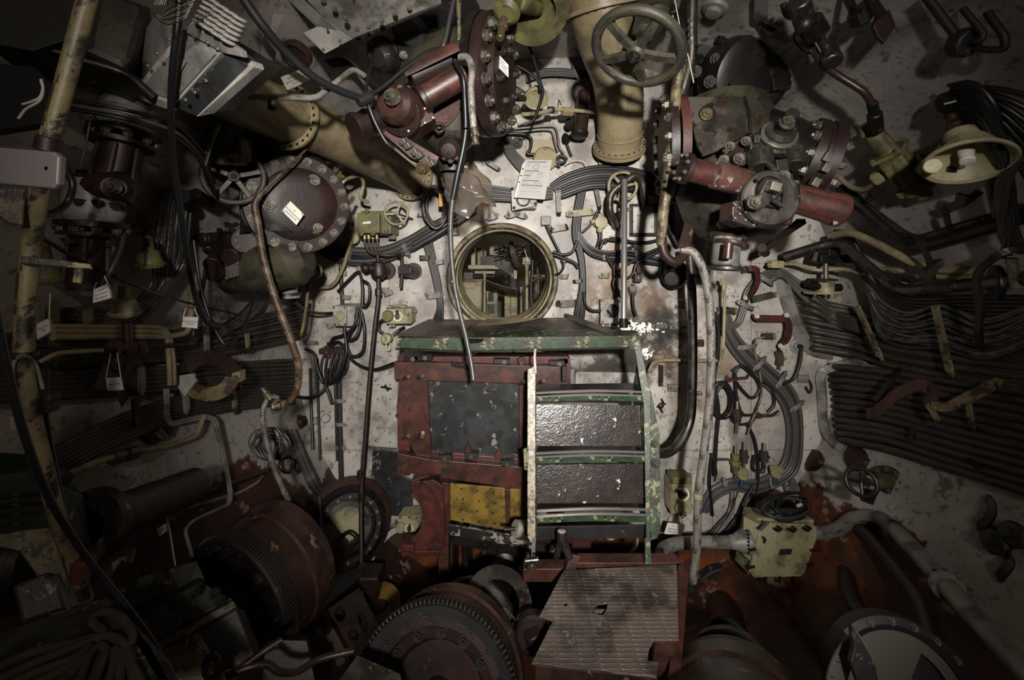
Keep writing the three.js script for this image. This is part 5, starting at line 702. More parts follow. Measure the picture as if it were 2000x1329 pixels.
  pipe('black hooked rod, inner of two at the upper right corner', [[1880,16,-0.05],[1922,66,-0.12],[1916,80,-0.14],[1890,80,-0.12]],6, M.blackPaint, { bend: 14 }); pipe('black hooked rod, outer of two at the upper right corner', [[1928,24,-0.05],[1962,70,-0.12],[1964,96,-0.14],[1940,98,-0.14],[1900,94,-0.12]],7, M.blackPaint, { bend: 14 });
  one('deck_stub', 'pale welded stub on the deckhead above the right valve', 'stub', lathe([[0.08,0],[0.07,0.02],[0.045,0.025],[0.045,0.05],[0,0.055]],[1397,14,-0.001], wallN(1397,14)), M.grey);
  hang('narrow perforated strip on the deckhead above the right valve', [[1488,-10,-0.04],[1486,36,-0.04],[1492,46,-0.02]],0.07,0.012, M.grey); hang('jagged dark tab on the deckhead right of the perforated strip', [[1484,40,-0.03],[1500,52,-0.05],[1512,60,-0.03]],0.04,0.01, M.oily);
}
// lower right: pale junction box, its conduit, red pipes
{
  const d = 3.12, t = thing('junction_box', 'large pale green junction box with wing nuts at the lower right', 'junction box', [1530,1130, d]);
  part(t, 'lid', slab([[1486,1028, d],[1494,1022, d],[1590,1026, d],[1597,1032, d],[1596,1048, d],[1576,1120, d - 0.06],[1568,1129, d - 0.06],[1474,1130, d - 0.06],[1466,1120, d - 0.06]],0.03, { bevel: 0.008 }), M.cream);
  part(t, 'body', slab([[1480,1012, d + 0.08],[1590,1016, d + 0.08],[1574,1122, d + 0.02],[1462,1122, d + 0.02]],0.2), M.cream); part(t, 'hub', slab([[1452,1010,3.2],[1488,1024,3.14],[1472,1104,3.1],[1452,1080,3.18]],0.08), M.cream);
  part(t, 'nameplate', slab([[1525,1074, d - 0.045],[1548,1073, d - 0.045],[1545,1084, d - 0.05],[1522,1085, d - 0.05]],0.004), M.steelDark);
  for (const [x, y] of [[1520,1034],[1549,1035],[1577,1033]]) { const w = part(t, 'wing_nut', [rod([x, y + 3, d - 0.05],[x, y - 4, d - 0.01],0.014,10), slab([[x - 8, y - 3, d - 0.03],[x - 2, y, d - 0.03],[x - 3, y + 5, d - 0.03],[x - 9, y + 2, d - 0.03]],0.008), slab([[x + 8, y - 3, d - 0.03],[x + 2, y, d - 0.03],[x + 3, y + 5, d - 0.03],[x + 9, y + 2, d - 0.03]],0.008)], M.oily); }
  for (const [x, y, e, f] of [[1494,1130,0,9],[1522,1130,0,9],[1549,1130,0,9],[1588,1076,8,0],[1580,1104,8,0],[1470,1108,-8,2],[1472,1074,-8,2]]) part(t, 'stud', rod([x - e / 2, y - f / 2, d - 0.05],[x + e, y + f, d - 0.05],0.009,8), M.oily);
  part(t, 'latch', tube([[1490,1050, d - 0.02],[1494,1054, d - 0.04],[1492,1060, d - 0.02]],2.4), M.oily);
  const c = thing('conduit', 'grey flared conduit entering the pale junction box from the left', 'conduit', [1290,1100,3.0]); part(c, 'pipe', tube([[1287,1102,2.9],[1292,1076,2.95],[1316,1062,3.05],[1360,1060,3.12],[1436,1060,3.18]],12, { bend: 26 }), M.greyPipe); part(c, 'flare', lathe([[0.046,0],[0.05,0.04],[0.085,0.12],[0.092,0.14],[0.092,0.15],[0,0.15]],[1424,1060,3.17], dirOf([1424,1060,3.17],[1466,1058,3.18]), 28), M.greyPipe); for (let i = 0; i < 7; i++) place(c, 'bolt', hexBolt, M.oily, at(1463,1038 + i * 7,3.1), qz(V3(-1,0,0)), 0.008);
  const c2 = thing('conduit', 'long grey conduit leaving the pale junction box down the right hull', 'conduit', [1850,1150,-0.1]); part(c2, 'pipe', tube([[1590,1042,3.2],[1632,1036,3.1],[1668,1014,3.0],[1712,1012,2.85],[1760,1048,2.5],[1850,1146,2.1],[1920,1225,1.85],[2030,1340,1.6]],14, { n: 60, rm: 0.046 }), M.greyPipe); part(c2, 'collar', lathe(cylP(0.062,0.03), [1744,1036,2.59], dirOf([1712,1006,2.8],[1780,1070,2.42])), M.steelDark); part(c2, 'collar', lathe(cylP(0.07,0.03), [1846,1142,2.12], dirOf([1800,1090,2.3],[1890,1190,1.95])), M.greyPipe); boltRing(c2,[1843,1138,2.13], dirOf([1890,1190,1.95],[1800,1090,2.3]), 0.057,8,0.007, M.oily);
  pipe('dark red pipe dropping below the pale junction box, left of two', [[1598,1058,3.3],[1628,1068,3.25],[1652,1120,2.9],[1670,1180,2.6],[1700,1216,2.4],[1720,1240,2.3]],13, M.redDark, { bend: 0, rm: 0.045 }); pipe('dark red pipe dropping along the right hull, right of two', [[1666,1018,3.1],[1700,1052,2.8],[1760,1120,2.45],[1806,1180,2.2],[1822,1230,2.05],[1836,1280,1.95]],13, M.redDark, { rm: 0.042 });
  // coil on the box
  const k = thing('cable_coil', 'coil of black cable lying on the pale junction box', 'coil', [1540,1020,3.1]); seed = 21; for (let i = 0; i < 16; i++) { const cx = 1537 + rr(-6,6), cy = 990 + rr(-5,5), rx = 34 + rr(-14,14), ry = 22 + rr(-7,6), a = rr(-0.3,0.3), ph = rr(0,6); part(k, 'turn', tube(Array.from({ length: 11 }, (_, j) => { const b = ph + j / 10 * 6.1, x = rx * Math.cos(b), y = ry * Math.sin(b); return [cx + x * Math.cos(a) - y * Math.sin(a), cy + x * Math.sin(a) + y * Math.cos(a), 3.12 - 0.008 * i - 0.06 * Math.sin(b)]; }), 3, { n: 40, rad: 7 }), i % 5 === 0 ? M.cable : M.cableBlack); }
  part(k, 'plug', rod([1556,990,2.98],[1566,985,2.98],0.012), M.cream); part(k, 'end', rod([1500,1020,3.05],[1484,1036,3.04],0.01), M.cable);
  const sk = thing('terminal_strip', 'small grey terminal strip with holes behind the cable coil', 'terminal strip', [1545,958,-0.06]); part(sk, 'strip', plate([[1532,950],[1562,952],[1562,960],[1536,962]],-0.06,0.03, { holes: [circle(1541,956,1.3,1.3,8), circle(1548,956,1.3,1.3,8), circle(1555,956,1.3,1.3,8)] }), M.grey); part(sk, 'arm', block(1545,938,1556,952,-0.05,0.03), M.grey);
  // hull discs and the little valve
  const disc = (x, y, r, label, m) => { const n = wallN(x, y), t = thing('blanking_cover', label, 'cover', [x, y + r, -0.02]), q = px(r, sd(x, y)); part(t, 'lid', lathe([[q * 1.05,0],[q * 1.05,0.012],[q, 0.018],[q * 0.95,0.035],[0,0.045]],[x, y], n, 30), m); for (const a of [0,2.1,4.2]) part(t, 'lug', lathe(cylP(0.012,0.03), pt([x, y]).add(V3(Math.cos(a) * q * 1.08, Math.sin(a) * q * 1.08,0).applyQuaternion(qz(n))), n, 10), m); return t; };
  disc(1591,900,20, 'dark red round blanking cover at the right, left of two', M.redDark); disc(1676,898,22, 'dark red round blanking cover at the right, right of two', M.redDark); disc(586,825,11, 'small rust-red round cover at the left edge of the bulkhead', M.redDark); disc(582,912,12, 'small rust-red round cover low at the left edge of the bulkhead', M.redDark);
  const nn = wallN(1730,940), vt = thing('globe_valve', 'small dark valve with a wheel on the right hull below the red covers', 'valve', [1700,960,-0.1]); const V0 = pt([1736,938]), V1 = pt([1682,942,2.55]); part(vt, 'flange', lathe(cylP(0.09,0.03), V0, V1.clone().sub(V0), 26), M.oily); boltRing(vt, V0.clone().addScaledVector(V1.clone().sub(V0).normalize(), 0.03), V1.clone().sub(V0), 0.07,8,0.014, M.steelDark); part(vt, 'body', rod(V0, V0.clone().lerp(V1,0.7), 0.045,16), M.olive); part(vt, 'stem', rod(V0.clone().lerp(V1,0.6), V1,0.016), M.oily); part(vt, 'wheel_rim', clean(put(new THREE.TorusGeometry(0.075,0.013,8,26), V1, qz(V1.clone().sub(V0)))), M.oily); for (let i = 0; i < 4; i++) part(vt, 'wheel_spoke', rod(V1, V1.clone().add(V3(Math.cos(i * 1.57) * 0.075, Math.sin(i * 1.57) * 0.075,0).applyQuaternion(qz(V1.clone().sub(V0)))), 0.009,8), M.oily); part(vt, 'lifting_rod', tube([[1690,925,2.6],[1705,928,2.6],[1718,934,2.65]],2), M.oily);
  one('tag_plate', 'dark square plate below the small valve on the right hull', 'plate', slab([[1690,955,2.62],[1716,962,2.62],[1706,988,2.62],[1684,980,2.62]],0.02), M.oily);
  const fl = thing('round_flange', 'round brown flange behind the bend of the long grey conduit', 'flange', [1656,1010,-0.02]), fn = V3(-0.5,0,0.85); part(fl, 'plate', lathe([[0.115,0],[0.118,0.03],[0.1,0.04],[0.06,0.045],[0.055,0.06],[0,0.06]],[1656,1000,3.3], fn, 34), M.drum); boltRing(fl, at(1656,1000,3.3).addScaledVector(fn, 0.04), fn, 0.085,8,0.014, M.boltM);
  for (const [pts, s] of [[[[1928,972,-0.03],[1938,985,-0.06],[1936,1010,-0.06],[1916,1026,-0.06],[1914,1038,-0.02]], 'dark bent hull bracket at the right edge, above the round knobs'],[[[1968,1088,-0.03],[1974,1100,-0.07],[1960,1118,-0.07],[1950,1130,-0.02]], 'dark bent hull bracket at the right edge, below the round knobs']]) hang(s, pts, 0.04,0.014, M.steelDark); one('bracket_plate', 'small square plate on the upper right hull bracket', 'plate', bar(0.07,0.07,0.02,[1928,1034,-0.04], basis(hullN([1928,1034]))), M.steelDark);
  for (const [x, y, s] of [[1952,1062, 'dark round knob on the right hull, lower left of two'],[1988,1048, 'dark round knob on the right hull at the frame edge']]) { const t = thing('knob_valve', s, 'knob', [x, y, -0.05]), n = hullN([x, y]); part(t, 'disc', lathe([[0.06,0],[0.065,0.03],[0.055,0.045],[0.03,0.05],[0.03,0.08],[0,0.085]],[x, y, -0.02], n, 28), M.oliveDark); part(t, 'foot', lathe(cylP(0.03,0.03), [x, y], n, 20), M.oily); }
  const g4 = at(1772,1366,1.66), cg = thing('coupling_guard', 'white disc with black strap inside a bolted black ring at the lower right edge', 'guard', g4), n4 = V3(-0.2,0.35,0.9).normalize();
  const rg = px(120,1.66); part(cg, 'outer_ring', lathe([[rg * 0.9,-0.08],[rg * 0.9,0],[rg * 0.99,0.01],[rg * 1.1,0],[rg * 1.1,-0.08]], g4, n4,60,0.4), M.rubber); boltRing(cg, g4.clone().addScaledVector(n4,0.006), n4, rg * 1.03,20,0.012, M.boltM);
  const cpt = (r, a, n) => Array.from({ length: n + 1 }, (_, i) => { const k = a[0] + (a[1] - a[0]) * i / n; return [r * Math.cos(k), r * Math.sin(k)]; });
  const dg = new THREE.ExtrudeGeometry(shapeOf(cpt(rg * 0.89,[0,6.28],60), [0.25,3.4,4.9].map((k) => [...cpt(rg * 0.72,[k, k + 0.75],10), ...cpt(rg * 0.3,[k + 0.75, k],8)])), { depth: 0.012, bevelEnabled: false }); part(cg, 'white_disc', clean(put(boxUV(dg), g4.clone().addScaledVector(n4,-0.03), qz(n4))), M.guardWhite); part(cg, 'back_disc', lathe(cylP(rg * 0.88,0.01), g4.clone().addScaledVector(n4,-0.06), n4,40), M.blackPaint);
  part(cg, 'black_strap', slab([[1664,1222,1.5],[1682,1256,1.5],[1706,1300,1.48],[1714,1350,1.46],[1678,1350,1.46],[1658,1290,1.48],[1660,1262,1.5]],0.02), M.blackPaint); part(cg, 'strap_eyelet', ring([1678,1283,1.475], V3(0,0.2,1), 0.008,0.0028,18,8), M.boltM);
  const side = thing('dial_segment', 'white graduated ring segment left of the black strap at the lower right', 'scale', [1620,1329,1.55]); const pp = [], qq = []; for (let i = 0; i <= 12; i++) { const a = 3.3 + i / 12 * 0.75; pp.push([1770 + 156 * Math.cos(a), 1355 + 156 * Math.sin(a) * 0.98]); qq.unshift([1770 + 116 * Math.cos(a), 1355 + 116 * Math.sin(a)]); } part(side, 'segment', plate([...pp, ...qq],1.56,0.012), M.guardWhite); for (const [x, y] of [[1623,1322],[1634,1292],[1645,1270],[1656,1252]]) part(side, 'mark', slab([[x - 1, y, 1.556],[x + 7, y + 3,1.556],[x + 7, y + 4.4,1.556],[x - 1, y + 1.4,1.556]],0.002), M.oily);
}
// ---------------------------------------------------------------- things on the bulkhead
{
  // bare pipes and hoses right of the hatch
  const pl = thing('steel_pole', 'shiny upright steel pole standing on the right end of the platform', 'pole', [1218,632,3.0]); part(pl, 'pole', tube([[1220,352,3.3],[1219,480,3.15],[1218,632,3.0]],6, { n: 20 }), M.chrome); part(pl, 'base', [lathe(cylP(0.05,0.012), [1218,633,3.0], V3(0,1,0), 20), rod([1218,640,3.0],[1218,622,3.0],0.03)], M.oily);
  one('grab_handle', 'bent dark steel grab handle in front of the small cream handwheel', 'handle', [tube([[1203,442,3.58],[1196,425,3.4],[1191,412,3.36],[1191,378,3.36],[1240,341,3.34],[1254,352,3.36],[1262,404,3.4]],7, { bend: 16 }), lathe(cylP(0.04,0.012), [1203,442,3.59], V3(0,0,1), 18)], M.steelDark);
  const yp = thing('bent_pipe', 'cream chipped pipe with a rusty hooked lower end right of the hatch', 'pipe', [1310,515,2.6]); part(yp, 'pipe', tube([[1330,120,2.5],[1322,170,2.52],[1312,280,2.54],[1300,380,2.56],[1293,440,2.58],[1292,478,2.6]],10, { n: 30, rm: 0.032 }), M.yellowPost); part(yp, 'hook', tube([[1292,476,2.6],[1300,500,2.6],[1318,512,2.6],[1334,500,2.62],[1342,478,2.66],[1346,450,2.7]],9, { n: 24 }), M.drum, 'rusty hooked end'); part(yp, 'saddle', [strap([[1334,486,2.6],[1346,440,2.64]],0.06,0.02)], M.drum); part(yp, 'band', rod([1308,300,2.54],[1306,318,2.54],0.036), M.grey); part(yp, 'lug', block(1308,334,1328,350,2.5,0.06), M.yellowPost);
  const up = thing('upright_pipe', 'dark upright pipe with bolted seam above the cream chipped pipe', 'pipe', [1346,140,2.6]); part(up, 'pipe', tube([[1352,-20,2.5],[1350,60,2.55],[1350,110,2.6],[1338,160,2.62],[1326,200,2.64]],11, { n: 24 }), M.steelDark); for (let i = 0; i < 4; i++) place(up, 'bolt', hexBolt, M.boltM, at(1347,40 + i * 14,2.44), qz(V3(0,0,1)), 0.01);
  one('wire', 'thin grey wire hanging in front of the upright dark pipe', 'wire', tube([[1318,0,2.3],[1330,60,2.3],[1344,110,2.3],[1355,162,2.32]],1), M.string);
  const bh = thing('braided_hose', 'long braided metal hose hanging from the rusty hook to the floor', 'hose', [1352,1148,2.7]); part(bh, 'hose', tube([[1330,488,2.62],[1352,492,2.6],[1372,524,2.6],[1384,580,2.62],[1389,680,2.65],[1386,780,2.68],[1374,890,2.7],[1364,970,2.7],[1360,1080,2.72],[1352,1142,2.72]],8, { n: 80, rm: 0.026 }), M.braid); part(bh, 'end_fitting', rod([1352,1136,2.72],[1350,1152,2.72],0.03), M.steelDark); part(bh, 'band', rod([1363,964,2.7],[1363,974,2.7],0.029), M.cream);
  one('pipe', 'dark polished pipe behind the braided hose, bent at the ladder side', 'pipe', tube([[1346,478,3.1],[1350,540,3.1],[1353,640,3.1],[1352,760,3.1],[1348,820,3.1],[1330,864,3.05],[1306,884,3.0],[1282,886,2.9]],8.5, { n: 60 }), M.steelDark);
  one('pipe', 'thin cream tube hanging under the open steel flange', 'pipe', [tube([[1410,545,3.4],[1414,565,3.4],[1414,640,3.4],[1411,690,3.42],[1405,712,3.45]],3), rod([1414,556,3.4],[1414,568,3.4],0.018)], M.cream);
  one('pipe', 'thin cream tube bent from the platform corner to the braided hose', 'pipe', tube([[1268,726,3.4],[1274,710,3.45],[1290,704,3.5],[1400,705,3.5]],3.4, { bend: 12 }), M.beige);
  pipe('short cream rod hanging beside the neck under the right valve', [[1390,430,2.8],[1384,462,3.2],[1383,500,3.3],[1382,512,3.32]],3.5, M.cream);
  one('hook_shadow', 'black tube and stub shaped as the shadow of the rusty hook', 'pipe', [rod([1312,535,3.58],[1312,545,3.35],0.06,22), tube([[1300,500,3.5],[1300,540,3.46],[1314,556,3.44],[1330,548,3.46],[1336,520,3.5]],9)], M.oily);  // dark tube on the wall stands for the shadow of the rusty hook
  // red brackets
  hang('bright red S-shaped bracket under the open steel flange', [[1450,528,-0.05],[1462,524,-0.14],[1480,526,-0.14],[1480,552,-0.14],[1470,574,-0.14],[1460,582,-0.1],[1458,594,-0.02]],0.05,0.012, M.redBright, { smooth: 30, up: V3(0.5,0.2,1) }); hang('bright red angled bracket right of the braided hose', [[1474,618,-0.03],[1476,622,-0.1],[1538,623,-0.1],[1542,640,-0.12],[1538,662,-0.12],[1526,674,-0.08],[1522,684,-0.03]],0.055,0.012, M.redBright, { bend: 0.03, up: V3(0.2,0.5,1) });
  hang('small red bracket behind the hanging black coil', [[1418,738,-0.03],[1422,742,-0.08],[1460,738,-0.08],[1464,732,-0.02]],0.045,0.012, M.redBright); hang('small red lever plate low behind the cable loops', [[1478,812,-0.03],[1482,812,-0.08],[1510,812,-0.08],[1518,806,-0.02]],0.05,0.012, M.redBright);
  for (const [x, y] of [[1478,618],[1536,616],[1524,676],[1456,582]]) one('bracket_bolt', 'pale bolt on a red bracket right of the hose', 'bolt', put(hexBolt.clone().scale(0.016,0.016,0.016), at(x, y, DW - 0.1), qz(V3(0,0,1))), M.string, 'bolts on the red brackets');
  for (const [pts, s] of [[[[1468,586,-0.06],[1492,580,-0.06],[1508,576,-0.05]], 'frayed clamp end beside the red S-shaped bracket'],[[[1520,686,-0.05],[1524,700,-0.05],[1522,714,-0.05]], 'frayed clamp end under the red angled bracket']]) one('clamp_end', s, 'clamp', [strap(pts, 0.05,0.03), ...[-1,0,1].map((k) => rod([pts[2][0], pts[2][1] + k * 3, DW - 0.06],[pts[2][0] + (pts[2][0] > 1515 ? k * 2 : 10), pts[2][1] + (pts[2][0] > 1515 ? 8 : k * 4), DW - 0.06],0.004,6))], M.oliveDark);
  // grey bundle curving down the right part of the bulkhead
  fan(6, 'grey cable in the bundle curving down right of the hose', 'grey cables curving down the right part of the bulkhead', 4,[M.cableGrey, M.cable, M.cableGrey], (i) => [[1404 + i * 3,600,-0.03],[1416 + i * 4,660 - i * 2,-0.04],[1446 + i * 4,706 - i * 4,-0.04],[1490 + i * 4,748 - i * 5,-0.04],[1528 + i * 5,790 - i * 4,-0.04],[1540 + i * 5,850,-0.04],[1526 + i * 5,910 + i * 3,-0.04],[1480,940 + i * 4,-0.04],[1430,938 + i * 4,-0.04],[1386 + i * 2,960 + i * 3,-0.04],[1366 + i * 3,1000,-0.04]], { n: 50, ord: 'inside' });
  fan(3, 'grey cable bending left below the red S-shaped bracket', 'grey cables bending below the red S-shaped bracket', 3.2, M.cableGrey, (i) => [[1540,540 + i * 3,-0.04],[1516,530 + i * 5,-0.05],[1490,534 + i * 6,-0.05],[1458 + i * 3,566 + i * 4,-0.05],[1446 + i * 4,610,-0.05],[1436 + i * 3,632 + i * 2,-0.05],[1416,634 + i * 4,-0.05]], { n: 36 });
  for (const [a, b, c, d, s] of [[1482,538,1510,556, 'below the right valve at the top bend'],[1442,590,1472,604, 'under the red S-shaped bracket'],[1444,680,1478,676, 'right of the braided hose'],[1474,722,1496,700, 'below the red angled bracket'],[1518,756,1536,728, 'where the grey bundle turns down'],[1546,802,1570,786, 'at the right end of the grey bundle'],[1415,936,1418,952, 'at the bottom of the grey bundle'],[1506,936,1510,958, 'at the lower right of the grey bundle']]) clip('perforated grey cable clip ' + s, a, b, c, d, 0.08,0.035);
  // black cables hanging and coiled
  const ck = thing('cable_coil', 'black cable coil hanging right of the braided hose', 'coil', [1412,812,3.4]); for (let i = 0; i < 6; i++) part(ck, 'turn', tube(Array.from({ length: 13 }, (_, j) => { const b = 0.3 + i + j / 12 * 6.2; return [1412 + (20 - (i % 3) * 1.5) * Math.cos(b) + (i - 2) * 0.8,780 + (34 - (i % 2) * 3) * Math.sin(b) + i, 3.48 - i * 0.012]; }), 2.8, { n: 44 }), M.cableBlack);
  const loops = [['black cable looped like a leaf below the small red bracket', [[1430,725],[1450,714],[1474,736],[1484,760],[1470,778],[1448,760],[1434,735],[1446,716],[1478,740],[1506,760],[1512,790],[1500,806]]],['black cable hanging from the looped leaf to the lower fittings', [[1436,730],[1440,780],[1452,810],[1474,812],[1466,826],[1440,828],[1424,810]]],['brown thin wire looping from the brass plug through the loops', [[1500,658],[1476,664],[1474,684],[1482,720],[1488,770],[1478,800],[1466,830],[1460,850]]],['black cable running down behind the braided hose', [[1398,610],[1404,650],[1402,700],[1396,740],[1404,800],[1400,860],[1396,930]]],['thin black cable going down from the coil to the conduit', [[1460,830],[1474,860],[1480,940],[1462,1000],[1446,1036]]],['thin black cable hanging below the middle fittings', [[1390,894],[1386,940],[1392,1008]]],['black cable from the grey hook to the round gland', [[1566,678],[1562,710],[1550,740],[1530,750]]],['thin cable from the small cream cup to the left conduit', [[1470,950],[1450,990],[1434,1030],[1410,1052]]],['thin cable beside it, slanting to the conduit', [[1440,960],[1424,1000],[1400,1028],[1386,1046]]],['black cable slanting to the conduit from the bundle end', [[1466,1000],[1440,1012],[1420,1036],[1408,1050]]]];
  loops.forEach(([s, p], i) => cable(s, p.map(([x, y]) => [x, y, -0.05 - 0.012 * (i % 4)]), i === 2 ? 2 : 2.8, i === 2 ? M.yellowPost : i > 6 ? M.cable : M.cableBlack, { n: 60 }));
  for (const [x0, y0, x1, y1, s] of [[1420,606,1438,608, 'brown plug left of the red angled bracket'],[1490,657,1512,657, 'brass plug under the red angled bracket']]) { const t = thing('cable_plug', s, 'plug', [x0, y0,-0.06]); part(t, 'body', rod([x0, y0,-0.06],[x1, y1,-0.06],0.026,10), M.oliveDark); part(t, 'end', rod([x1 - 5, y1,-0.06],[x1 + 1, y1,-0.06],0.03,8), M.olive); }
  cable('cable bending down from the brown plug', [[1420,607,-0.06],[1404,610,-0.06],[1398,624,-0.06]],2.6, M.cableGrey);
  const rg = thing('cable_gland', 'round pale gland with a cable leaving it on the right of the bulkhead', 'gland', [1556,690,-0.01]); part(rg, 'plate', lathe([[0.065,0],[0.06,0.015],[0.035,0.02],[0.03,0.04],[0,0.045]],[1556,676], V3(-0.2,0,1), 28), M.grey); part(rg, 'plug', lathe(cylP(0.022,0.07), [1557,675], V3(-0.2,0,1), 14), M.oily);
  const wh = thing('wall_hook', 'small plate with a bent wire hook right of the grey bundle', 'hook', [1576,756,-0.02]); part(wh, 'plate', block(1560,734,1582,748,-0.03,0.03), M.grey); part(wh, 'wire', tube([[1580,742,-0.04],[1586,756,-0.05],[1582,768,-0.05],[1574,756,-0.05]],1.6), M.oily);
  // fittings low right
  const fit = (s, x, y, m, h = 30, r = 0.035) => { const t = thing('pipe_fitting', s, 'fitting', [x, y + h, -0.08]); part(t, 'body', rod([x, y, -0.08],[x, y + h, -0.08], r, 14), m); part(t, 'nut', rod([x, y + h * 0.35,-0.08],[x, y + h * 0.6,-0.08], r * 1.35,6), m); part(t, 'tube', rod([x, y - 16,-0.07],[x, y, -0.08], r * 0.4,8), M.boltM); part(t, 'tail', rod([x, y + h, -0.08],[x - 2, y + h + 22,-0.06], r * 0.4,8), M.boltM); return t; };
  fit('olive tube fitting right of the coil, upper left of the group', 1437,888, M.olive, 36,0.03); fit('dark tube fitting right of the coil, middle of the group', 1454,880, M.oliveDark, 24,0.026); fit('dark tube fitting right of the coil, right of the group', 1493,882, M.oliveDark, 20,0.03); fit('brown cable end fitting under the leaf-shaped loop', 1440,800, M.drum, 24,0.03);
  for (const [x, y, s] of [[1450,926, 'left of two'],[1515,922, 'right of two']]) { const t = thing('small_cup', 'small cream round cup at the bottom of the grey bundle, ' + s, 'cup', [x, y + 10,-0.08]); part(t, 'cup', lathe([[0.03,0],[0.042,0.008],[0.046,0.05],[0.05,0.052],[0.05,0.065],[0,0.07]],[x, y + 8,-0.09], V3(0,1,0.15), 22), M.cream); part(t, 'stem', rod([x, y + 8,-0.09],[x - 3, y + 26,-0.09],0.016), M.blue); }
  pipe('bent tube joining the right tube fitting to the cream cup', [[1493,905,-0.08],[1493,918,-0.08],[1484,924,-0.08],[1470,918,-0.08],[1474,890,-0.08]],2.5, M.steelDark, { bend: 8 }); pipe('bent tube on the left fitting', [[1390,886,-0.07],[1392,898,-0.07],[1424,898,-0.08]],2.5, M.cable, { bend: 8 });
  for (const [x, y, s] of [[1396,925, 'dark tab left of the bundle bottom'],[1432,972, 'brown tab below the bundle bottom'],[1464,966, 'brown folded tab right below the bundle bottom']]) hang(s, [[x, y - 12,-0.01],[x + 2, y, -0.05],[x, y + 14,-0.02]],0.035,0.01, M.drum);
  for (let i = 0; i < 2; i++) pipe(`thin grey tube slanting to the conduit, ${i ? 'right' : 'left'} of a pair`, [[1430 + i * 6,960,-0.05],[1426 + i * 7,1000,-0.05],[1400 + i * 9,1034,-0.05],[1384 + i * 10,1052,-0.05]],2.4, M.greyPipe);
  // small plates and bars right of the ladder
  for (const [x0, y0, x1, y1, s] of [[1287,714,1296,756, 'rusty flat bar with two holes right of the ladder'],[1305,752,1330,766, 'rounded grey plate right of the ladder'],[1274,634,1304,642, 'dark slotted strip behind the scorched paint'],[1308,636,1344,644, 'grey slotted strip beside the dark slotted strip'],[1360,664,1376,678, 'rusty square plate with a hole at the braided hose'],[1360,766,1372,774, 'small grey tab behind the braided hose'],[1320,596,1338,604, 'small grey clip left of the polished pipe'],[1388,557,1418,567, 'grey clip bar under the open flange'],[1357,536,1374,546, 'grey bracket behind the braided hose top']]) { const t = thing('small_plate', s, 'plate', [(x0 + x1) / 2, y1,-0.02]); part(t, 'plate', block(x0, y0, x1, y1,-0.03,0.03,0.006), s.includes('rusty') ? M.drum : M.grey); for (const k of y1 - y0 > x1 - x0 ? [[0,0.15],[0,0.85]] : [[0.2,0],[0.8,0]]) place(t, 'hole_plug', domeHead, M.oily, at(k[0] ? x0 + (x1 - x0) * k[0] : (x0 + x1) / 2, k[1] ? y0 + (y1 - y0) * k[1] : (y0 + y1) / 2, DW - 0.031), qz(V3(0,0,1)), 0.008); }
  one('dangling_wires', 'tuft of torn wires hanging on the wall right of the ladder', 'wires', [tube([[1292,780,-0.01],[1296,790,-0.05],[1290,800,-0.04]],2), tube([[1296,786,-0.02],[1288,792,-0.06],[1294,806,-0.04]],1.5), tube([[1300,790,-0.02],[1292,788,-0.05],[1284,796,-0.04]],1.5)], M.oily);
  // ring plate and rectangular frame
  const rp = thing('socket_plate', 'square white plate with a round opening right of the hatch', 'socket', [1192,634,-0.1]); part(rp, 'plate', plate([[1173,584],[1215,586],[1215,633],[1173,633]],-0.1,0.02, { holes: [circle(1197,608,13.5,14.5)] }), M.white); part(rp, 'ring', ring([1197,608, DW - 0.1], V3(0,0,1), 14.5 * DW / F, 0.006,36,8), M.white); part(rp, 'box', plate([[1176,588],[1212,588],[1212,630],[1176,630]],-0.08,0.075, { holes: [circle(1197,608,13.5,14.5)] }), M.oily); for (const [x, y] of [[1176,588],[1211,589],[1211,629],[1177,629]]) place(rp, 'screw', domeHead, M.boltM, at(x, y, DW - 0.102), qz(V3(0,0,1)), 0.009); part(rp, 'wires', [tube([[1186,606,-0.03],[1194,612,-0.07],[1202,604,-0.05]],1.6), tube([[1192,618,-0.03],[1198,608,-0.07],[1196,598,-0.04]],1.6)], M.blue);
  const fr = thing('empty_holder', 'dark rectangular metal frame on the wall right of the steel pole', 'frame', [1258,460,-0.02]); for (const [a, b, c, d, n] of [[1231,400,1237,460, 'side'],[1280,396,1287,458, 'side'],[1231,455,1286,462, 'bottom'],[1231,398,1286,403, 'top']]) part(fr, n + '_bar', block(a, b, c, d, -0.04,0.035), M.oily);
  one('cross_bar', 'horizontal dark bar across the steel pole near the handwheel', 'bar', block(1207,406,1234,413,3.3,0.02), M.steelDark);
  // black cables around the duct foot
  fan(9, 'black cable in the band running under the tall beige duct', 'black cables in the band under the tall duct', 3.4,[M.cableBlack, M.cable, M.cableBlack, M.cableGrey], (i) => [[1076 + i * 2,362 + i * 3,-0.05],[1100,345 + i * 5,-0.06],[1150,328 + i * 5,-0.07 - 0.012 * (i % 2)],[1200,325 + i * 5.4,-0.07],[1260,336 + i * 5,-0.06],[1320,352 + i * 5,-0.05]], { ord: 'top' });
  fan(5, 'black cable bundle dropping right of the hatch', 'black cables dropping right of the hatch', 3,[M.cableBlack, M.cable], (i) => [[1130 + i * 3,372,-0.05],[1122 + i * 3,420,-0.05],[1120 + i * 3,460,-0.05],[1132 + i * 2,510,-0.05],[1134 + i * 2,560,-0.05],[1124 + i * 4,612,-0.05],[1120 + i * 4,640,-0.04]], { n: 36 });
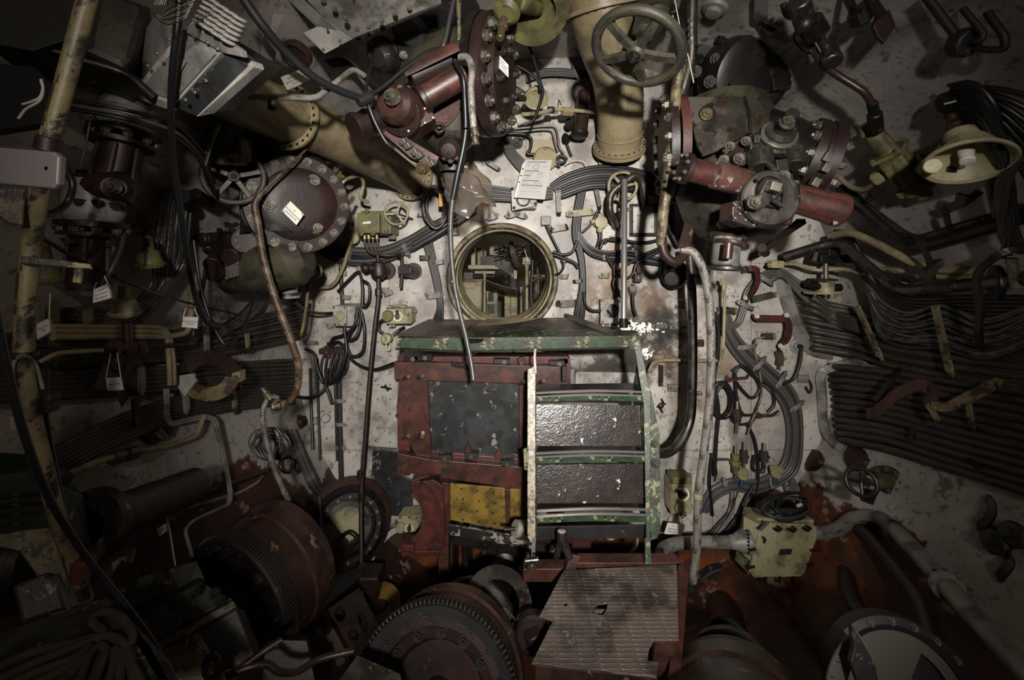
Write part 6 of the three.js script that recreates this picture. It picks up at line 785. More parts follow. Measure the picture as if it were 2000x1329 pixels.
  fan(4, 'grey cable swinging from the bundle to the right pipe hook', 'grey cables swinging right of the hatch', 2.8,[M.cableGrey, M.cableBlack], (i) => [[1128,452 + i * 5,-0.05],[1150,480 + i * 5,-0.06],[1180,492 + i * 5,-0.06],[1230,490 + i * 7,-0.06],[1290,506 + i * 4,-0.05],[1350,520 + i * 4,-0.04]], { n: 30 });
  const rl = [['black cable loop left of the steel pole', [[1180,475],[1196,466],[1240,478],[1216,492],[1200,520],[1204,560],[1216,582]]],['black cable arching over the scorched paint', [[1172,485],[1180,470],[1204,470],[1260,474],[1290,468]]],['black cable crossing behind the steel pole', [[1290,484],[1250,502],[1212,528],[1198,552],[1206,580]]],['second black cable loop behind the steel pole', [[1290,490],[1244,516],[1236,536],[1222,544],[1204,530],[1184,500]]],['black cable hanging right of the steel pole with a free end', [[1236,555],[1236,590],[1238,604],[1242,618]]],['black cable from the bundle to the socket plate', [[1140,570],[1144,596],[1154,606],[1174,608]]],['black cable on the hatch rim going to the dropping bundle', [[1080,492],[1100,498],[1118,492],[1128,470]]],['second black cable on the hatch rim, lower', [[1082,498],[1104,506],[1122,514],[1130,524]]]];
  rl.forEach(([s, p], i) => cable(s, p.map(([x, y]) => [x, y, -0.07 - 0.012 * (i % 3)]), 3, M.cableBlack, { n: 40 }));
  for (let i = 0; i < 4; i++) cable('dark cable loop hanging behind the cream chipped pipe', [[1308 + i * 2,400,-0.1],[1306 + i * 3,440 + i * 4,-0.12],[1318 + i * 2,466 + i * 5,-0.12],[1332 + i * 2,450 + i * 3,-0.12],[1334 + i * 3,404,-0.1]],3.2, M.cableBlack, { group: 'dark cable loops behind the cream chipped pipe' });
  const cx = thing('round_box', 'small round cream junction box with black cable tails right of the hatch', 'junction box', [1172,448,-0.1]); part(cx, 'cover', lathe([[0.05,0],[0.055,0.04],[0.05,0.055],[0,0.06]],[1172,435,-0.04], V3(0,0,1), 28), M.cream); part(cx, 'spout', [rod([1172,445,-0.07],[1171,454,-0.07],0.025), rod([1172,418,-0.07],[1172,428,-0.07],0.022), rod([1162,432,-0.07],[1154,434,-0.07],0.02)], M.cream); part(cx, 'ears', block(1160,430,1186,442,-0.05,0.03), M.cream); for (let i = 0; i < 2; i++) part(cx, 'tail', tube([[1170 + i * 4,453,-0.07],[1171 + i * 3,466,-0.07],[1166 + i * 6,482,-0.06]],2.6), M.cableBlack); part(cx, 'top_tail', tube([[1172,420,-0.07],[1168,412,-0.08],[1156,436,-0.07],[1138,454,-0.06]],2.6), M.cableBlack);
  for (const [x0, y0, x1, y1, s, w] of [[1090,368,1092,418, 'upright bent bar right of the paper folder', 0.04],[1164,366,1172,406, 'perforated upright bar below the tall duct', 0.035],[1110,418,1158,414, 'grey slotted bar above the round cream box', 0.05],[1076,448,1108,443, 'perforated bar at the upper right of the hatch', 0.05],[1172,312,1176,345, 'cream perforated bar left of the duct foot', 0.03],[1092,594,1126,592, 'dark clip bar at the lower right of the hatch', 0.06],[1244,486,1250,536, 'beige upright bar right of the steel pole', 0.04],[1096,540,1110,540, 'small cream clip right of the hatch', 0.04],[1122,550,1138,549, 'small clip on the dropping cable bundle', 0.03],[1174,538,1190,538, 'small cream clip in the scorched area', 0.045],[1176,504,1186,503, 'small pale clip above the scorched area', 0.045],[1096,508,1108,508, 'small grey clip on the hatch rim cables', 0.04]]) clip(s, x0, y0, x1, y1,0.07, w, s.includes('cream') ? M.cream : M.steelDark, { name: 'clip_bar', cat: 'bar' });
  one('red_clamp', 'small dark red clamp block right of the steel pole', 'clamp', [block(1240,536,1254,552,-0.1,0.09), rod([1247,543,-0.11],[1247,543,-0.09],0.012)], M.redDark); one('nozzle', 'small pale nozzle right of the steel pole', 'nozzle', rod([1236,562,-0.1],[1236,574,-0.03],0.03), M.grey);
  one('hanging_rod', 'thin bent brown rod hanging from the block above the hatch', 'rod', tube([[1062,430,-0.06],[1076,460,-0.07],[1096,500,-0.07],[1102,522,-0.07],[1094,534,-0.06],[1084,538,-0.03]],2.4, { bend: 10 }), M.oily); one('rod_block', 'small dark block holding the thin bent rod above the hatch', 'block', block(1057,422,1076,440,-0.08,0.07), M.oily);
  // paper folder and junction boxes above the hatch
  const paper = print(256,380, (g, w, h) => { g.fillStyle = '#1c1a18'; const hd = (y, x, l) => g.fillRect(x, y, l, 7); hd(16,20,190); hd(104,26,130); hd(150,24,66); hd(200,24,150); hd(246,22,190); g.strokeStyle = '#56524e'; g.lineWidth = 3; g.beginPath(); g.arc(118,66,30,0,7); g.stroke(); g.beginPath(); g.arc(118,66,20,0,7); g.stroke(); g.fillStyle = '#75706a'; for (const [x, y, n, l] of [[30,118,3,90],[140,118,4,70],[40,164,3,50],[130,164,2,80],[26,214,3,60],[120,214,3,90],[26,260,2,190],[50,284,1,130],[30,306,2,180],[30,40,3,34],[180,60,2,50],[30,340,1,190]]) for (let i = 0; i < n; i++) g.fillRect(x, y + i * 9, l - (i * 13) % 24,3); }, '#a8a4a0');
  const pf = card('paper_folder', 'printed sheet in a clear folder hung on a cable box above the hatch', 'paper', [[1026,313,3.4],[1078,313,3.4],[1064,390,3.38],[1006,386,3.38]],0.006, paper); part(pf, 'binding_edge', slab([[1020,322,3.395],[1026,313,3.395],[1008,387,3.375],[1004,386,3.375]],0.006), M.whitePlastic); for (let i = 0; i < 5; i++) place(pf, 'binding_hole', domeHead, M.dark, at(1021 - i * 3.4,330 + i * 13,3.385), qz(V3(0,0.1,1)), 0.006);
  const jb = thing('cable_box', 'square white cable box behind the paper folder above the hatch', 'junction box', [1025,412,-0.1]); part(jb, 'lid', slab([[998,364,-0.16],[1046,380,-0.16],[1050,402,-0.16],[1000,412,-0.16]],0.03), M.white); part(jb, 'body', block(1002,368,1048,408,-0.13,0.12,0.01), M.cream); for (const [x, y] of [[1001,369],[1004,406],[1046,398]]) place(jb, 'screw', domeHead, M.oily, at(x, y, DW - 0.175), qz(V3(0,0,1)), 0.012); part(jb, 'ring', ring([1022,390, DW - 0.16], V3(0,0,1), 0.05,0.008,26,8), M.steelDark);
  const rb = thing('round_box', 'round cream terminal box behind the top of the paper folder', 'junction box', [1064,330,-0.1]); part(rb, 'lid', lathe([[0.08,0],[0.095,0.01],[0.098,0.05],[0.09,0.055],[0.085,0.05],[0,0.05]],[1064,313,-0.05], V3(0.05,0.1,1), 34), M.cream); part(rb, 'face', lathe(cylP(0.084,0.008), [1064,313,-0.1], V3(0.05,0.1,1), 34), M.beige); part(rb, 'spout', rod([1082,316,-0.08],[1094,320,-0.06],0.03), M.cream);
  for (const [x, y, s] of [[1047,194, 'flat round cream box right of the upper middle valve'],[787,474, 'x']]) if (s !== 'x') { const t = thing('round_box', s, 'junction box', [x, y + 14,3.1]); part(t, 'lid', lathe([[0.07,-0.04],[0.085,-0.03],[0.088,0],[0.08,0.006],[0.075,0],[0,0]],[x, y, 3.1], V3(0,-0.8,0.6), 32), M.cream); part(t, 'side_pipe', rod([x - 22, y - 2,3.1],[x - 40, y - 2,3.05],0.024), M.redDark); part(t, 'top', rod([x, y - 14,3.12],[x, y - 22,3.14],0.03), M.grey); }
}
// ---------------------------------------------------------------- bulkhead left of the hatch, and above it
{
  // hose hanging in front of the hatch
  const h = thing('hanging_hose', 'long grey braided hose hanging in front of the hatch with a free end', 'hose', [922,740,2.35]); part(h, 'upper_hose', tube([[888,118,2.1],[902,150,2.1],[911,200,2.12],[908,270,2.14],[894,340,2.16],[884,390,2.18]],5.6, { n: 40, rm: 0.0145 }), M.cableBlack); part(h, 'hose', tube([[884,388,2.18],[880,430,2.2],[881,490,2.22],[888,560,2.25],[898,610,2.27],[910,660,2.3],[920,710,2.33],[924,741,2.35]],5, { n: 60, rm: 0.0135 }), relief(plain(0x9b9894,0.3,0.85), 64,64, (x, y) => 0.5 + 0.5 * Math.sin((x + y * 4) * 6.28), 0.002,[40,40])); part(h, 'red_mark', rod([882,548,2.246],[883,552,2.246],0.0142), M.redBright);
  const m = thing('metal_hose', 'short braided metal hose with cream end fitting left of the hatch top', 'hose', [924,285,2.0]); part(m, 'hose', tube([[898,112,2.06],[912,112,2.04],[921,130,2.02],[920,170,2.0],[922,215,2.0],[926,258,2.0]],8, { n: 40, rm: 0.017 }), M.braid); part(m, 'end_fitting', [rod([926,250,2.0],[928,268,2.0],0.021), rod([927,266,2.0],[929,284,2.0],0.017)], M.yellowPost);
  one('cable', 'black glossy cable beside the short braided metal hose', 'cable', tube([[890,124,2.08],[904,150,2.05],[908,200,2.08],[910,250,2.1]],5), M.cableBlack);
  pipe('thin rusty cream pipe coming down the middle of the deckhead', [[896,-10,2.3],[896,50,2.32],[899,120,2.34],[903,190,2.36],[907,240,2.4]],4.6, M.yellowPost, { bend: 0 });
  pipe('dark bent rod hanging beside the thin rusty cream pipe', [[888,-10,2.1],[874,60,2.1],[866,92,2.1],[858,98,2.12]],5, M.cable, { bend: 10 });
  // coil with orange tag
  const k = thing('cable_coil', 'coil of grey cable with an orange tag hanging left of the hatch', 'coil', [848,445,3.4]); seed = 31; for (let i = 0; i < 12; i++) part(k, 'turn', tube(Array.from({ length: 13 }, (_, j) => { const b = i + j / 12 * 6.1, rx = 24 - (i % 4) * 2.5, ry = 40 - (i % 3) * 4; return [850 + rr(-2,2) + rx * Math.cos(b) + 6 * Math.sin(b) * 0.4,403 + ry * Math.sin(b) + (i % 5), 3.42 - i * 0.008]; }), 2.3, { n: 40, rad: 7 }), i % 3 ? M.cable : M.cableGrey); part(k, 'tag', block(857,378,864,404,3.28,0.02), M.orangeTag, 'orange tag');
  // curved bundle left of hatch
  fan(10, 'grey cable in the bundle curving left of the hatch coaming', 'grey cables curving left of the hatch coaming', 3.6,[M.cable, M.cableGrey, M.cableBlack], (i) => [[616,458 + i * 3,-0.05],[640,474 + i * 3.2,-0.07],[690,486 + i * 3.4,-0.07 - 0.012 * (i % 2)],[750,484 + i * 3,-0.07],[800,464 + i * 3,-0.07],[840,440 + i * 3.4,-0.08],[880,420 + i * 3,-0.08],[930,396 + i * 2,-0.06]], { n: 44, ord: 'top' });
  fan(2, 'thick grey tube resting on the curved bundle left of the hatch', 'thick grey tubes on the curved bundle', 5, M.cable, (i) => [[806,478 + i * 8,-0.14],[850,452 + i * 8,-0.14],[892,426 + i * 8,-0.12]]);
  fan(5, 'dark cable in the upright bundle at the left rim of the hatch', 'dark cables at the left rim of the hatch', 3,[M.cable, M.cableBlack], (i) => [[826 + i * 4,470,-0.05],[838 + i * 3,510,-0.05],[850 + i * 2.5,560,-0.05],[856 + i * 2,600,-0.05],[848 + i * 4,624,-0.04]]);
  for (let i = 0; i < 8; i++) cable('grey wire in the band above the hatch, running from bag to folder', [[880,372 + i * 4,-0.05],[930,362 + i * 4,-0.07],[970,366 + i * 3.6,-0.07],[1020,372 + i * 3,-0.06],[1080,366 + i * 3,-0.05]],2.6, i % 2 ? M.cable : M.cableGrey, { group: 'grey wires in the band above the hatch' });
  for (let i = 0; i < 7; i++) cable('grey ribbon wire fanning down to the paper folder', [[978 + i * 3,268 - i * 1,-0.03],[984 + i * 3.4,292,-0.05],[1000 + i * 3.4,316 - i, -0.06],[1022 + i * 3.6,340 - i * 2,-0.06]],2, M.cableGrey, { group: 'grey ribbon wires fanning to the paper folder' });
  const tl = [['thin bent tube over the wires right of the upper middle valve', [[960,254],[1000,252],[1070,246],[1084,248],[1090,270],[1094,290],[1102,300]], M.greyPipe],['second thin bent tube below it, right of the upper middle valve', [[958,260],[1010,258],[1064,253],[1078,256],[1083,276],[1090,296]], M.greyPipe],['black cable from the valve to the round terminal box', [[980,262],[1020,262],[1036,270],[1036,290],[1030,300],[1044,302]], M.cableBlack],['curled black cable end right of the round terminal box', [[1086,316],[1100,318],[1106,310],[1096,304],[1088,312],[1094,326]], M.cableBlack],['thin wire arching from the curled cable end over the white wall', [[1104,322],[1120,314],[1140,316],[1146,326]], M.string],['black cable dropping from the red valve cover', [[1000,56],[1030,84],[1044,120],[1054,156],[1060,180],[1052,210],[1040,236],[1022,244]], M.cableBlack],['second black cable crossing to the flat round box', [[1000,124],[1030,140],[1052,160],[1056,176]], M.cableBlack]];
  tl.forEach(([s, p, m2], i) => cable(s, p.map(([x, y]) => [x, y, i > 4 ? 2.95 : DW - 0.07 - 0.01 * i]), i === 4 ? 1 : i < 2 ? 2.2 : 3, m2, { n: 40 }));
  fan(5, 'black cable running along the upper edge of the bulkhead', 'black cables along the upper edge of the bulkhead', 2.8,[M.cableBlack, M.cable], (i) => [[1028,148 + i * 3,-0.05],[1060,137 + i * 3,-0.06],[1100,136 + i * 3,-0.06],[1150,142 + i * 3,-0.06]]);
  for (const [x0, y0, x1, y1, s, w] of [[1122,128,1132,154, 'rusty clip on the cables along the upper edge', 0.04],[974,280,992,284, 'cream flat clip on the ribbon wires', 0.05],[952,316,974,330, 'small dark angle clip above the hatch', 0.035],[955,424,968,420, 'small pale spring clip above the hatch, left of two', 0.06],[992,420,1006,416, 'small pale spring clip above the hatch, right of two', 0.06],[1012,418,1026,422, 'dark round clip at the hatch top', 0.05],[816,420,828,418, 'dark bar under the cable coil', 0.03],[876,452,894,452, 'small dark bracket at the upper left of the hatch', 0.06],[848,514,866,511, 'pale clip on the upright bundle left of the hatch', 0.035],[832,578,862,576, 'dark clip bar left of the hatch rim', 0.05],[820,504,838,503, 'dark red clip on the upright bundle left of the hatch', 0.04]]) clip(s, x0, y0, x1, y1,0.08, w, s.includes('red') ? M.redDark : s.includes('cream') ? M.olive : M.grey, { name: 'clip_bar', cat: 'bar' });
  // upper fittings
  const u = thing('drain_pipe', 'dark brown pipe fitting hanging left of the tall duct', 'fitting', [1134,270,3.4]); part(u, 'pipe', rod([1142,180,3.5],[1132,262,3.4],0.055,22,0.06), M.drum); part(u, 'cap', lathe([[0,0],[0.05,0.005],[0.068,0.02],[0.07,0.05],[0.05,0.07]],[1131,270,3.4], V3(0.1,1,-0.1), 24), M.oily); part(u, 'wall_flange', lathe(cylP(0.1,0.03), [1140,176,3.58], V3(0,-0.3,1), 28), M.grey); place(u, 'bolt', hexBolt, M.oily, at(1112,244,3.45), qz(V3(-0.5,0,1)), 0.03);
  one('wall_bolt', 'dark square bolt head left of the dark brown pipe fitting', 'bolt', put(hexBolt.clone().scale(0.035,0.035,0.06), at(1113,243,3.58), qz(V3(-0.2,0.1,1))), M.oily); one('wall_bolt', 'dark bolt on a stem below the dark brown pipe fitting', 'bolt', [put(hexBolt.clone().scale(0.03,0.03,0.05), at(1106,274,3.55), qz(V3(-0.3,0.5,1))), rod([1106,280,3.57],[1116,306,3.57],0.012)], M.oily);
  const tu = thing('tube_run', 'cream tube with a hex coupling between flat round box and duct', 'tube', [1110,224,3.2]); part(tu, 'tube', tube([[1020,224,3.1],[1060,220,3.2],[1085,214,3.25],[1165,220,3.4]],4), M.cream); part(tu, 'coupling', rod([1098,217,3.27],[1118,218,3.3],0.035,6), M.beige); part(tu, 'nut', rod([1070,215,3.24],[1082,215,3.25],0.028,6), M.steelDark); part(tu, 'hook', tube([[1090,208,3.26],[1092,196,3.26],[1096,206,3.26]],1), M.oily);
  one('plug_red', 'dark red hexagonal plug on a pale patch above the hatch', 'plug', [lathe(cylP(0.05,0.02), [1010,280], V3(0,0,1), 20), put(hexBolt.clone().scale(0.036,0.036,0.05), at(1010,280,3.57), qz(V3(0,0,1)))], M.redDark); one('patch_plate', 'rust-stained patch plate behind the round terminal box', 'plate', plate([[1026,274],[1084,272],[1084,300],[1070,312],[1028,308]],-0.02,0.018), M.beige);
  // olive machine on the deckhead, top centre
  const o = thing('deck_valve', 'olive yellow valve body with a brass stem at the top centre deckhead', 'valve', [990,60,2.4]); part(o, 'body', lathe([[0.1,-0.2],[0.085,-0.05],[0.06,0.0],[0.055,0.08],[0.07,0.1],[0.075,0.14],[0.05,0.16],[0,0.16]],[1000,-6,2.4], dirOf([1000,-6,2.4],[984,40,2.3]), 28), M.olive); part(o, 'stem', rod([984,36,2.26],[976,76,2.2],0.02), M.brass); part(o, 'stem_nut', rod([983,44,2.25],[980,56,2.24],0.03,6), M.brass); part(o, 'flange', lathe([[0,0],[0.2,0],[0.21,0.02],[0.2,0.05],[0.12,0.05]],[1044,18,2.6], V3(0.1,-0.75,0.6), 40), M.olive); part(o, 'arm', rod([1010,4,2.42],[1050,14,2.58],0.05), M.olive); boltRing(o, [1044,18,2.6], V3(0.1,-0.75,0.6), 0.16,8,0.015, M.oily, { a0: 0.3 });
  const o2 = thing('deck_valve', 'dark olive machine casing right behind the big bronze handwheel', 'valve', [1280,40,2.7]); part(o2, 'body', lathe([[0.14,-0.3],[0.12,0],[0.09,0.06],[0.1,0.12],[0.06,0.14],[0,0.14]],[1276,20,2.7], V3(-0.05,-0.8,0.5), 28), M.oliveDark); part(o2, 'bonnet', rod([1262,30,2.6],[1254,70,2.35],0.06,20), M.oliveDark); part(o2, 'seal_wire', tube([[1314,30,2.5],[1322,60,2.5],[1340,120,2.5]],1), M.string);
  part(o2, 'side_nut', rod([1312,16,2.6],[1318,30,2.56],0.03,6), M.oily);
  card('warning_card', 'white printed card stuck on the red-brown cover of the upper middle valve', 'card', [[963,95,2.38],[993,127,2.4],[993,151,2.4],[968,126,2.38]],0.006, print(200,128, words([['Клапан', 0.2],['вентиляции', 0.42],['цистерны', 0.64],['главного балласта', 0.84,0.7]],28)));
  // left: boxes and valves
  const jb = thing('junction_box', 'olive green junction box with a white label left of the hatch', 'junction box', [730,462,3.3]); part(jb, 'body', block(704,412,764,458,3.34,0.24,0.012), M.olive); part(jb, 'lid', block(697,416,741,456,3.25,0.05,0.01), M.olive); part(jb, 'label', slab([[708,434,3.245],[724,432,3.245],[724,437,3.245],[708,438,3.245]],0.003), print(120,36, words([['2-НР/А', 0.52]],24))); for (const [a, b] of [[714,414],[727,456],[704,457]]) part(jb, 'latch', rod([a, b + 3,3.24],[a + 4, b - 3,3.26],0.016), M.olive); part(jb, 'mounting_ear', [block(758,454,772,468,3.45,0.03), block(694,446,702,458,3.45,0.03)], M.olive);
  for (let i = 0; i < 4; i++) { part(jb, 'gland', rod([711 + i * 8,458,3.36],[712 + i * 8,468,3.36],0.018,10), M.brass); }
  for (let i = 0; i < 4; i++) cable('brown cable tail leaving the olive junction box', [[712 + i * 8,466,3.36],[714 + i * 8,480,3.36],[724 + i * 7,494 + i, 3.38],[750 + i * 5,499,3.42],[782,500 - i * 2,3.5]],2.8, M.cableOld, { group: 'brown cable tails of the olive junction box' });
  const rb = thing('round_box', 'small round cream box left of the olive junction box', 'junction box', [692,475,3.4]); part(rb, 'lid', lathe([[0.045,0],[0.05,0.03],[0.042,0.045],[0,0.05]],[692,466,-0.12], V3(0,0,1), 24), M.cream); part(rb, 'arm', rod([686,474,-0.14],[678,520,-0.06],0.016), M.cream);
  const cb = thing('round_box', 'round cream cup box right of the brown valve cover', 'junction box', [656,392,2.9]); part(cb, 'cup', lathe([[0.05,-0.06],[0.056,0],[0.05,0.006],[0.046,0],[0,0]],[655,390,2.9], V3(0.3,-0.1,0.9), 26), M.cream); part(cb, 'bracket', tube([[672,390,2.95],[682,396,3.0],[690,386,3.1]],4), M.cream);
  pipe('cream knotted pipe above the round cup box', [[664,364,3.0],[672,352,3.0],[704,340,3.1],[712,362,3.2],[700,388,3.2],[720,396,3.3]],3.6, M.cream, { bend: 14 }); pipe('beige pipe slanting to the bulkhead left of the olive junction box', [[686,470,3.4],[672,520,3.42],[656,552,3.44],[644,562,3.46],[620,562,3.45]],3.6, M.beige, { bend: 16 }); pipe('olive thin pipe kinked down right of the left valve nozzle', [[585,520,2.9],[602,545,2.9],[602,560,2.9],[598,600,2.9],[592,640,2.9],[584,664,2.9]],3.4, M.olive, { bend: 10 });
  one('valve_cock', 'small dark valve cluster beside the kinked olive pipe', 'valve', [rod([600,535,2.95],[618,528,3.05],0.035), ring([613,530,3.0], V3(0.6,0,0.8), 0.045,0.014,20,8), rod([590,548,2.92],[602,540,2.92],0.02)], M.cream);
  one('hook_yellow', 'small olive hook and lever above the cream cup box', 'hook', [rod([650,340,2.9],[672,346,2.95],0.014), rod([662,330,2.9],[664,350,2.95],0.016), tube([[664,350,2.95],[660,366,2.95],[668,372,2.95]],2)], M.olive);
  // red valves and long red rod
  const v1 = thing('gate_valve', 'dark red valve at the head of the long red rod', 'valve', [742,545,3.3]); part(v1, 'flange', lathe(cylP(0.075,0.025), [756,529,-0.001], V3(0,0,1), 28), M.redDark); part(v1, 'body', lathe([[0.03,0],[0.062,0.03],[0.066,0.08],[0.05,0.13],[0.03,0.14]],[740,546,3.38], V3(0,1,0), 22), M.redDark); part(v1, 'neck', rod([754,529,3.59],[742,527,3.38],0.045), M.redDark); part(v1, 'side_arm', rod([736,526,3.36],[706,520,3.3],0.026), M.redDark); part(v1, 'arm_ball', clean(put(new THREE.SphereGeometry(0.032,14,10), at(714,524,3.3))), M.redDark); part(v1, 'stem', rod([739,516,3.37],[737,496,3.36],0.016), M.redDark);
  const rd = thing('operating_rod', 'long thin red-brown operating rod slanting down from the red valve', 'rod', [705,1110,3.1]); part(rd, 'rod', tube([[739,545,3.36],[739,580,3.35],[732,640,3.33],[722,740,3.3],[714,850,3.26],[706,960,3.2],[706,1110,3.05]],4.4, { bend: 0, n: 30 }), M.redDark); for (const [x, y, d] of [[739,570,3.35],[704,926,3.22],[706,970,3.19]]) part(rd, 'joint', rod([x, y - 6, d],[x, y + 8, d],0.026,10), M.redDark);
  const v2 = thing('gate_valve', 'dark red valve with a bent handle left of the hatch', 'valve', [795,545,3.4]); part(v2, 'flange', lathe(cylP(0.07,0.025), [808,530,-0.001], V3(0,0,1), 28), M.redDark); part(v2, 'body', rod([808,532,3.58],[792,528,3.34],0.05,18), M.redDark); part(v2, 'bent_handle', tube([[776,499,3.36],[785,501,3.34],[785,530,3.32],[783,562,3.32]],3.4, { bend: 8 }), M.redDark); part(v2, 'clamp', block(777,520,796,536,3.28,0.08), M.oily);
  // white socket box, olive switch box, knob
  const sb = thing('socket_box', 'white square socket box with a round recess on the left of the bulkhead', 'socket', [672,638,3.4]); part(sb, 'front', plate([[649,598],[676,598],[676,637],[652,637]],3.36,0.03, { holes: [circle(665,618,9,11,22)] }), M.white); part(sb, 'body', block(652,598,692,638,3.39,0.2), M.white); part(sb, 'recess', lathe(cylP(0.034,0.01), [665,618,3.385], V3(0,0,1), 22), M.cream); for (const [x, y] of [[652,601],[673,601],[674,634],[654,634]]) place(sb, 'screw', domeHead, M.oily, at(x, y, 3.358), qz(V3(0,0,1)), 0.008); part(sb, 'side_ribs', [block(688,600,698,604,3.45,0.1), block(688,614,696,618,3.45,0.1), block(688,630,698,634,3.45,0.1)], M.cream);
  const sw = thing('switch_box', 'olive cream switch box with a black rotary knob left of the platform', 'switch', [778,636,3.4]); part(sw, 'body', block(753,603,804,634,3.38,0.16,0.015), M.cream); part(sw, 'round_cap', lathe([[0.042,0],[0.046,0.02],[0.04,0.035],[0,0.04]],[759,617,3.36], V3(-0.1,0,1), 26), M.olive); part(sw, 'dial_ring', lathe([[0.028,0.002],[0.038,0.004],[0.038,0]],[777,618,3.37], V3(0,0,1), 26), M.whitePlastic); part(sw, 'knob', [rod([775,618,3.37],[775,618,3.33],0.02), block(772,607,777,624,3.33,0.03)], M.rubber); part(sw, 'lugs', [block(756,598,764,604,3.44,0.06), block(782,597,792,604,3.44,0.06), block(760,634,770,640,3.44,0.06), block(804,606,812,612,3.44,0.06)], M.cream); for (const [x, y] of [[757,602],[808,609],[766,637]]) place(sw, 'screw', domeHead, M.boltM, at(x, y, 3.43), qz(V3(0,0,1)), 0.009);
  const kn = thing('round_socket', 'small round cream socket with a hanging wire loop below the olive switch box', 'socket', [759,672,3.4]); part(kn, 'cap', lathe([[0.04,0],[0.045,0.03],[0.04,0.06],[0.03,0.065],[0.028,0.055],[0.014,0.055],[0.01,0.08],[0,0.08]],[758,661,3.44], V3(-0.1,0.1,1), 26), M.cream); part(kn, 'loop', tube([[754,668,3.38],[756,684,3.38],[761,684,3.38],[762,670,3.38]],1.2), M.string);
  cable('black cable curving from the switch box to the round socket', [[753,622,3.42],[742,630,3.42],[740,644,3.42],[748,652,3.42]],3, M.cableBlack); cable('black cable from the round socket up under the platform', [[768,655,3.44],[780,645,3.46],[790,640,3.5]],3, M.cableBlack);
  // cables around the socket box
  const lp = [['black cable swinging from the left valve nozzle to the white socket box', [[575,590,2.8],[592,604,3.0],[620,612,3.2],[650,612,3.42]]],['long black cable sagging from the wall to the red frame', [[640,672,3.5],[664,670,3.45],[690,706,3.4],[726,722,3.35],[770,710,3.2]]],['black cable arching over the white socket box', [[660,570,3.5],[680,548,3.48],[700,532,3.48],[708,560,3.46],[707,600,3.44]]],['black cable loop right of the white socket box, upper', [[708,548,3.46],[720,556,3.45],[720,590,3.45],[712,600,3.46],[708,585,3.46]]],['black cable loop right of the white socket box, lower', [[700,605,3.42],[688,640,3.4],[680,664,3.4],[694,660,3.4],[704,630,3.42],[702,606,3.42]]],['black cable loop hanging furthest right of the socket box', [[706,610,3.42],[712,650,3.4],[706,690,3.4],[688,696,3.4],[674,670,3.42]]],['grey cable drooping from the socket box to the lower tangle', [[700,600,3.4],[690,640,3.38],[670,655,3.4],[650,662,3.44],[644,676,3.46]]],['black cable falling in a deep curve below the tangle', [[672,640,3.4],[676,690,3.36],[656,740,3.36],[634,750,3.4],[620,720,3.42],[612,690,3.44],[596,682,3.44]]],['black cable drooping to the chipped long pipe end', [[640,720,3.38],[632,760,3.36],[610,776,3.3],[580,776,3.2]]]];
  lp.forEach(([s, p]) => cable(s, p, 3, M.cableBlack, { n: 44 }));
  fan(6, 'dark cable in the loose hanging tangle left of the red rod', 'dark cables in the tangle left of the red rod', 2.2,[M.cable, M.cableBlack], (i) => [[646 + i * 5,676,-0.06],[630 + i * 9,700,-0.09],[628 + i * 8,735,-0.1],[640 + i * 4,748,-0.09],[648 + i * 6,720,-0.08],[660 + i * 4,684,-0.06]], { n: 36 });
  one('clamp_block', 'brown clamp block holding the tangle left of the red rod', 'clamp', [block(622,682,672,692,-0.12,0.1), block(634,676,648,700,-0.1,0.09)], M.drum); one('bent_tail', 'dark stiff wire tail below the tangle', 'wire', tube([[634,752,3.42],[642,770,3.42],[648,790,3.42]],3), M.steelDark);
  for (const [x0, y0, x1, y1, s] of [[662,534,676,534, 'small grey clip above the white socket box'],[696,520,706,528, 'small grey clip right of the red valve arm'],[744,566,758,566, 'grey clip above the olive switch box'],[638,636,648,638, 'grey tab left of the white socket box'],[786,474,798,500, 'spotted upright strap on the curved bundle'],[640,492,656,470, 'pale strap on the curved bundle at its left end'],[592,668,618,670, 'pale jointed bar left of the tangle'],[750,576,766,570, 'thin wire clip above the switch box'],[668,580,682,582, 'tiny pale clip above the socket box']]) clip(s, x0, y0, x1, y1,0.08,0.035, M.grey);
  // upright cables down the left part of the bulkhead
  for (const [x, y0, y1, w, s] of [[664,690,960,5, 'thick grey upright cable left of the red rod'],[656,690,900,3, 'thin grey upright cable beside the thick one'],[608,720,880,3, 'grey upright cable at the left corner of the bulkhead'],[622,700,900,2.6, 'second grey upright cable at the left corner'],[666,480,600,4, 'dark upright cable above the white socket box']]) cable(s, [[x - 2, y0,-0.03],[x, (y0 + y1) / 2,-0.04],[x + 3, y1,-0.03]], w, M.cable);
  for (let i = 0; i < 4; i++) clip(`pale clip on the upright cables, ${['first', 'second', 'third', 'fourth'][i]} from the top`, 656,738 + i * 46,672,738 + i * 46,0.06,0.03, M.grey);
  one('wing_bolt', 'small dark wing bolt on the panel left of the red frame', 'bolt', [rod([744,756,-0.04],[764,760,-0.06],0.008), rod([752,752,-0.05],[758,764,-0.05],0.01)], M.oily); one('dark_knob', 'dark peg low on the left of the bulkhead', 'peg', rod([636,818,-0.001],[636,818,-0.06],0.035,16), M.oily); one('dark_knob', 'second dark peg right of it, low on the bulkhead', 'peg', rod([617,822,-0.001],[616,823,-0.05],0.028,16), M.oily);
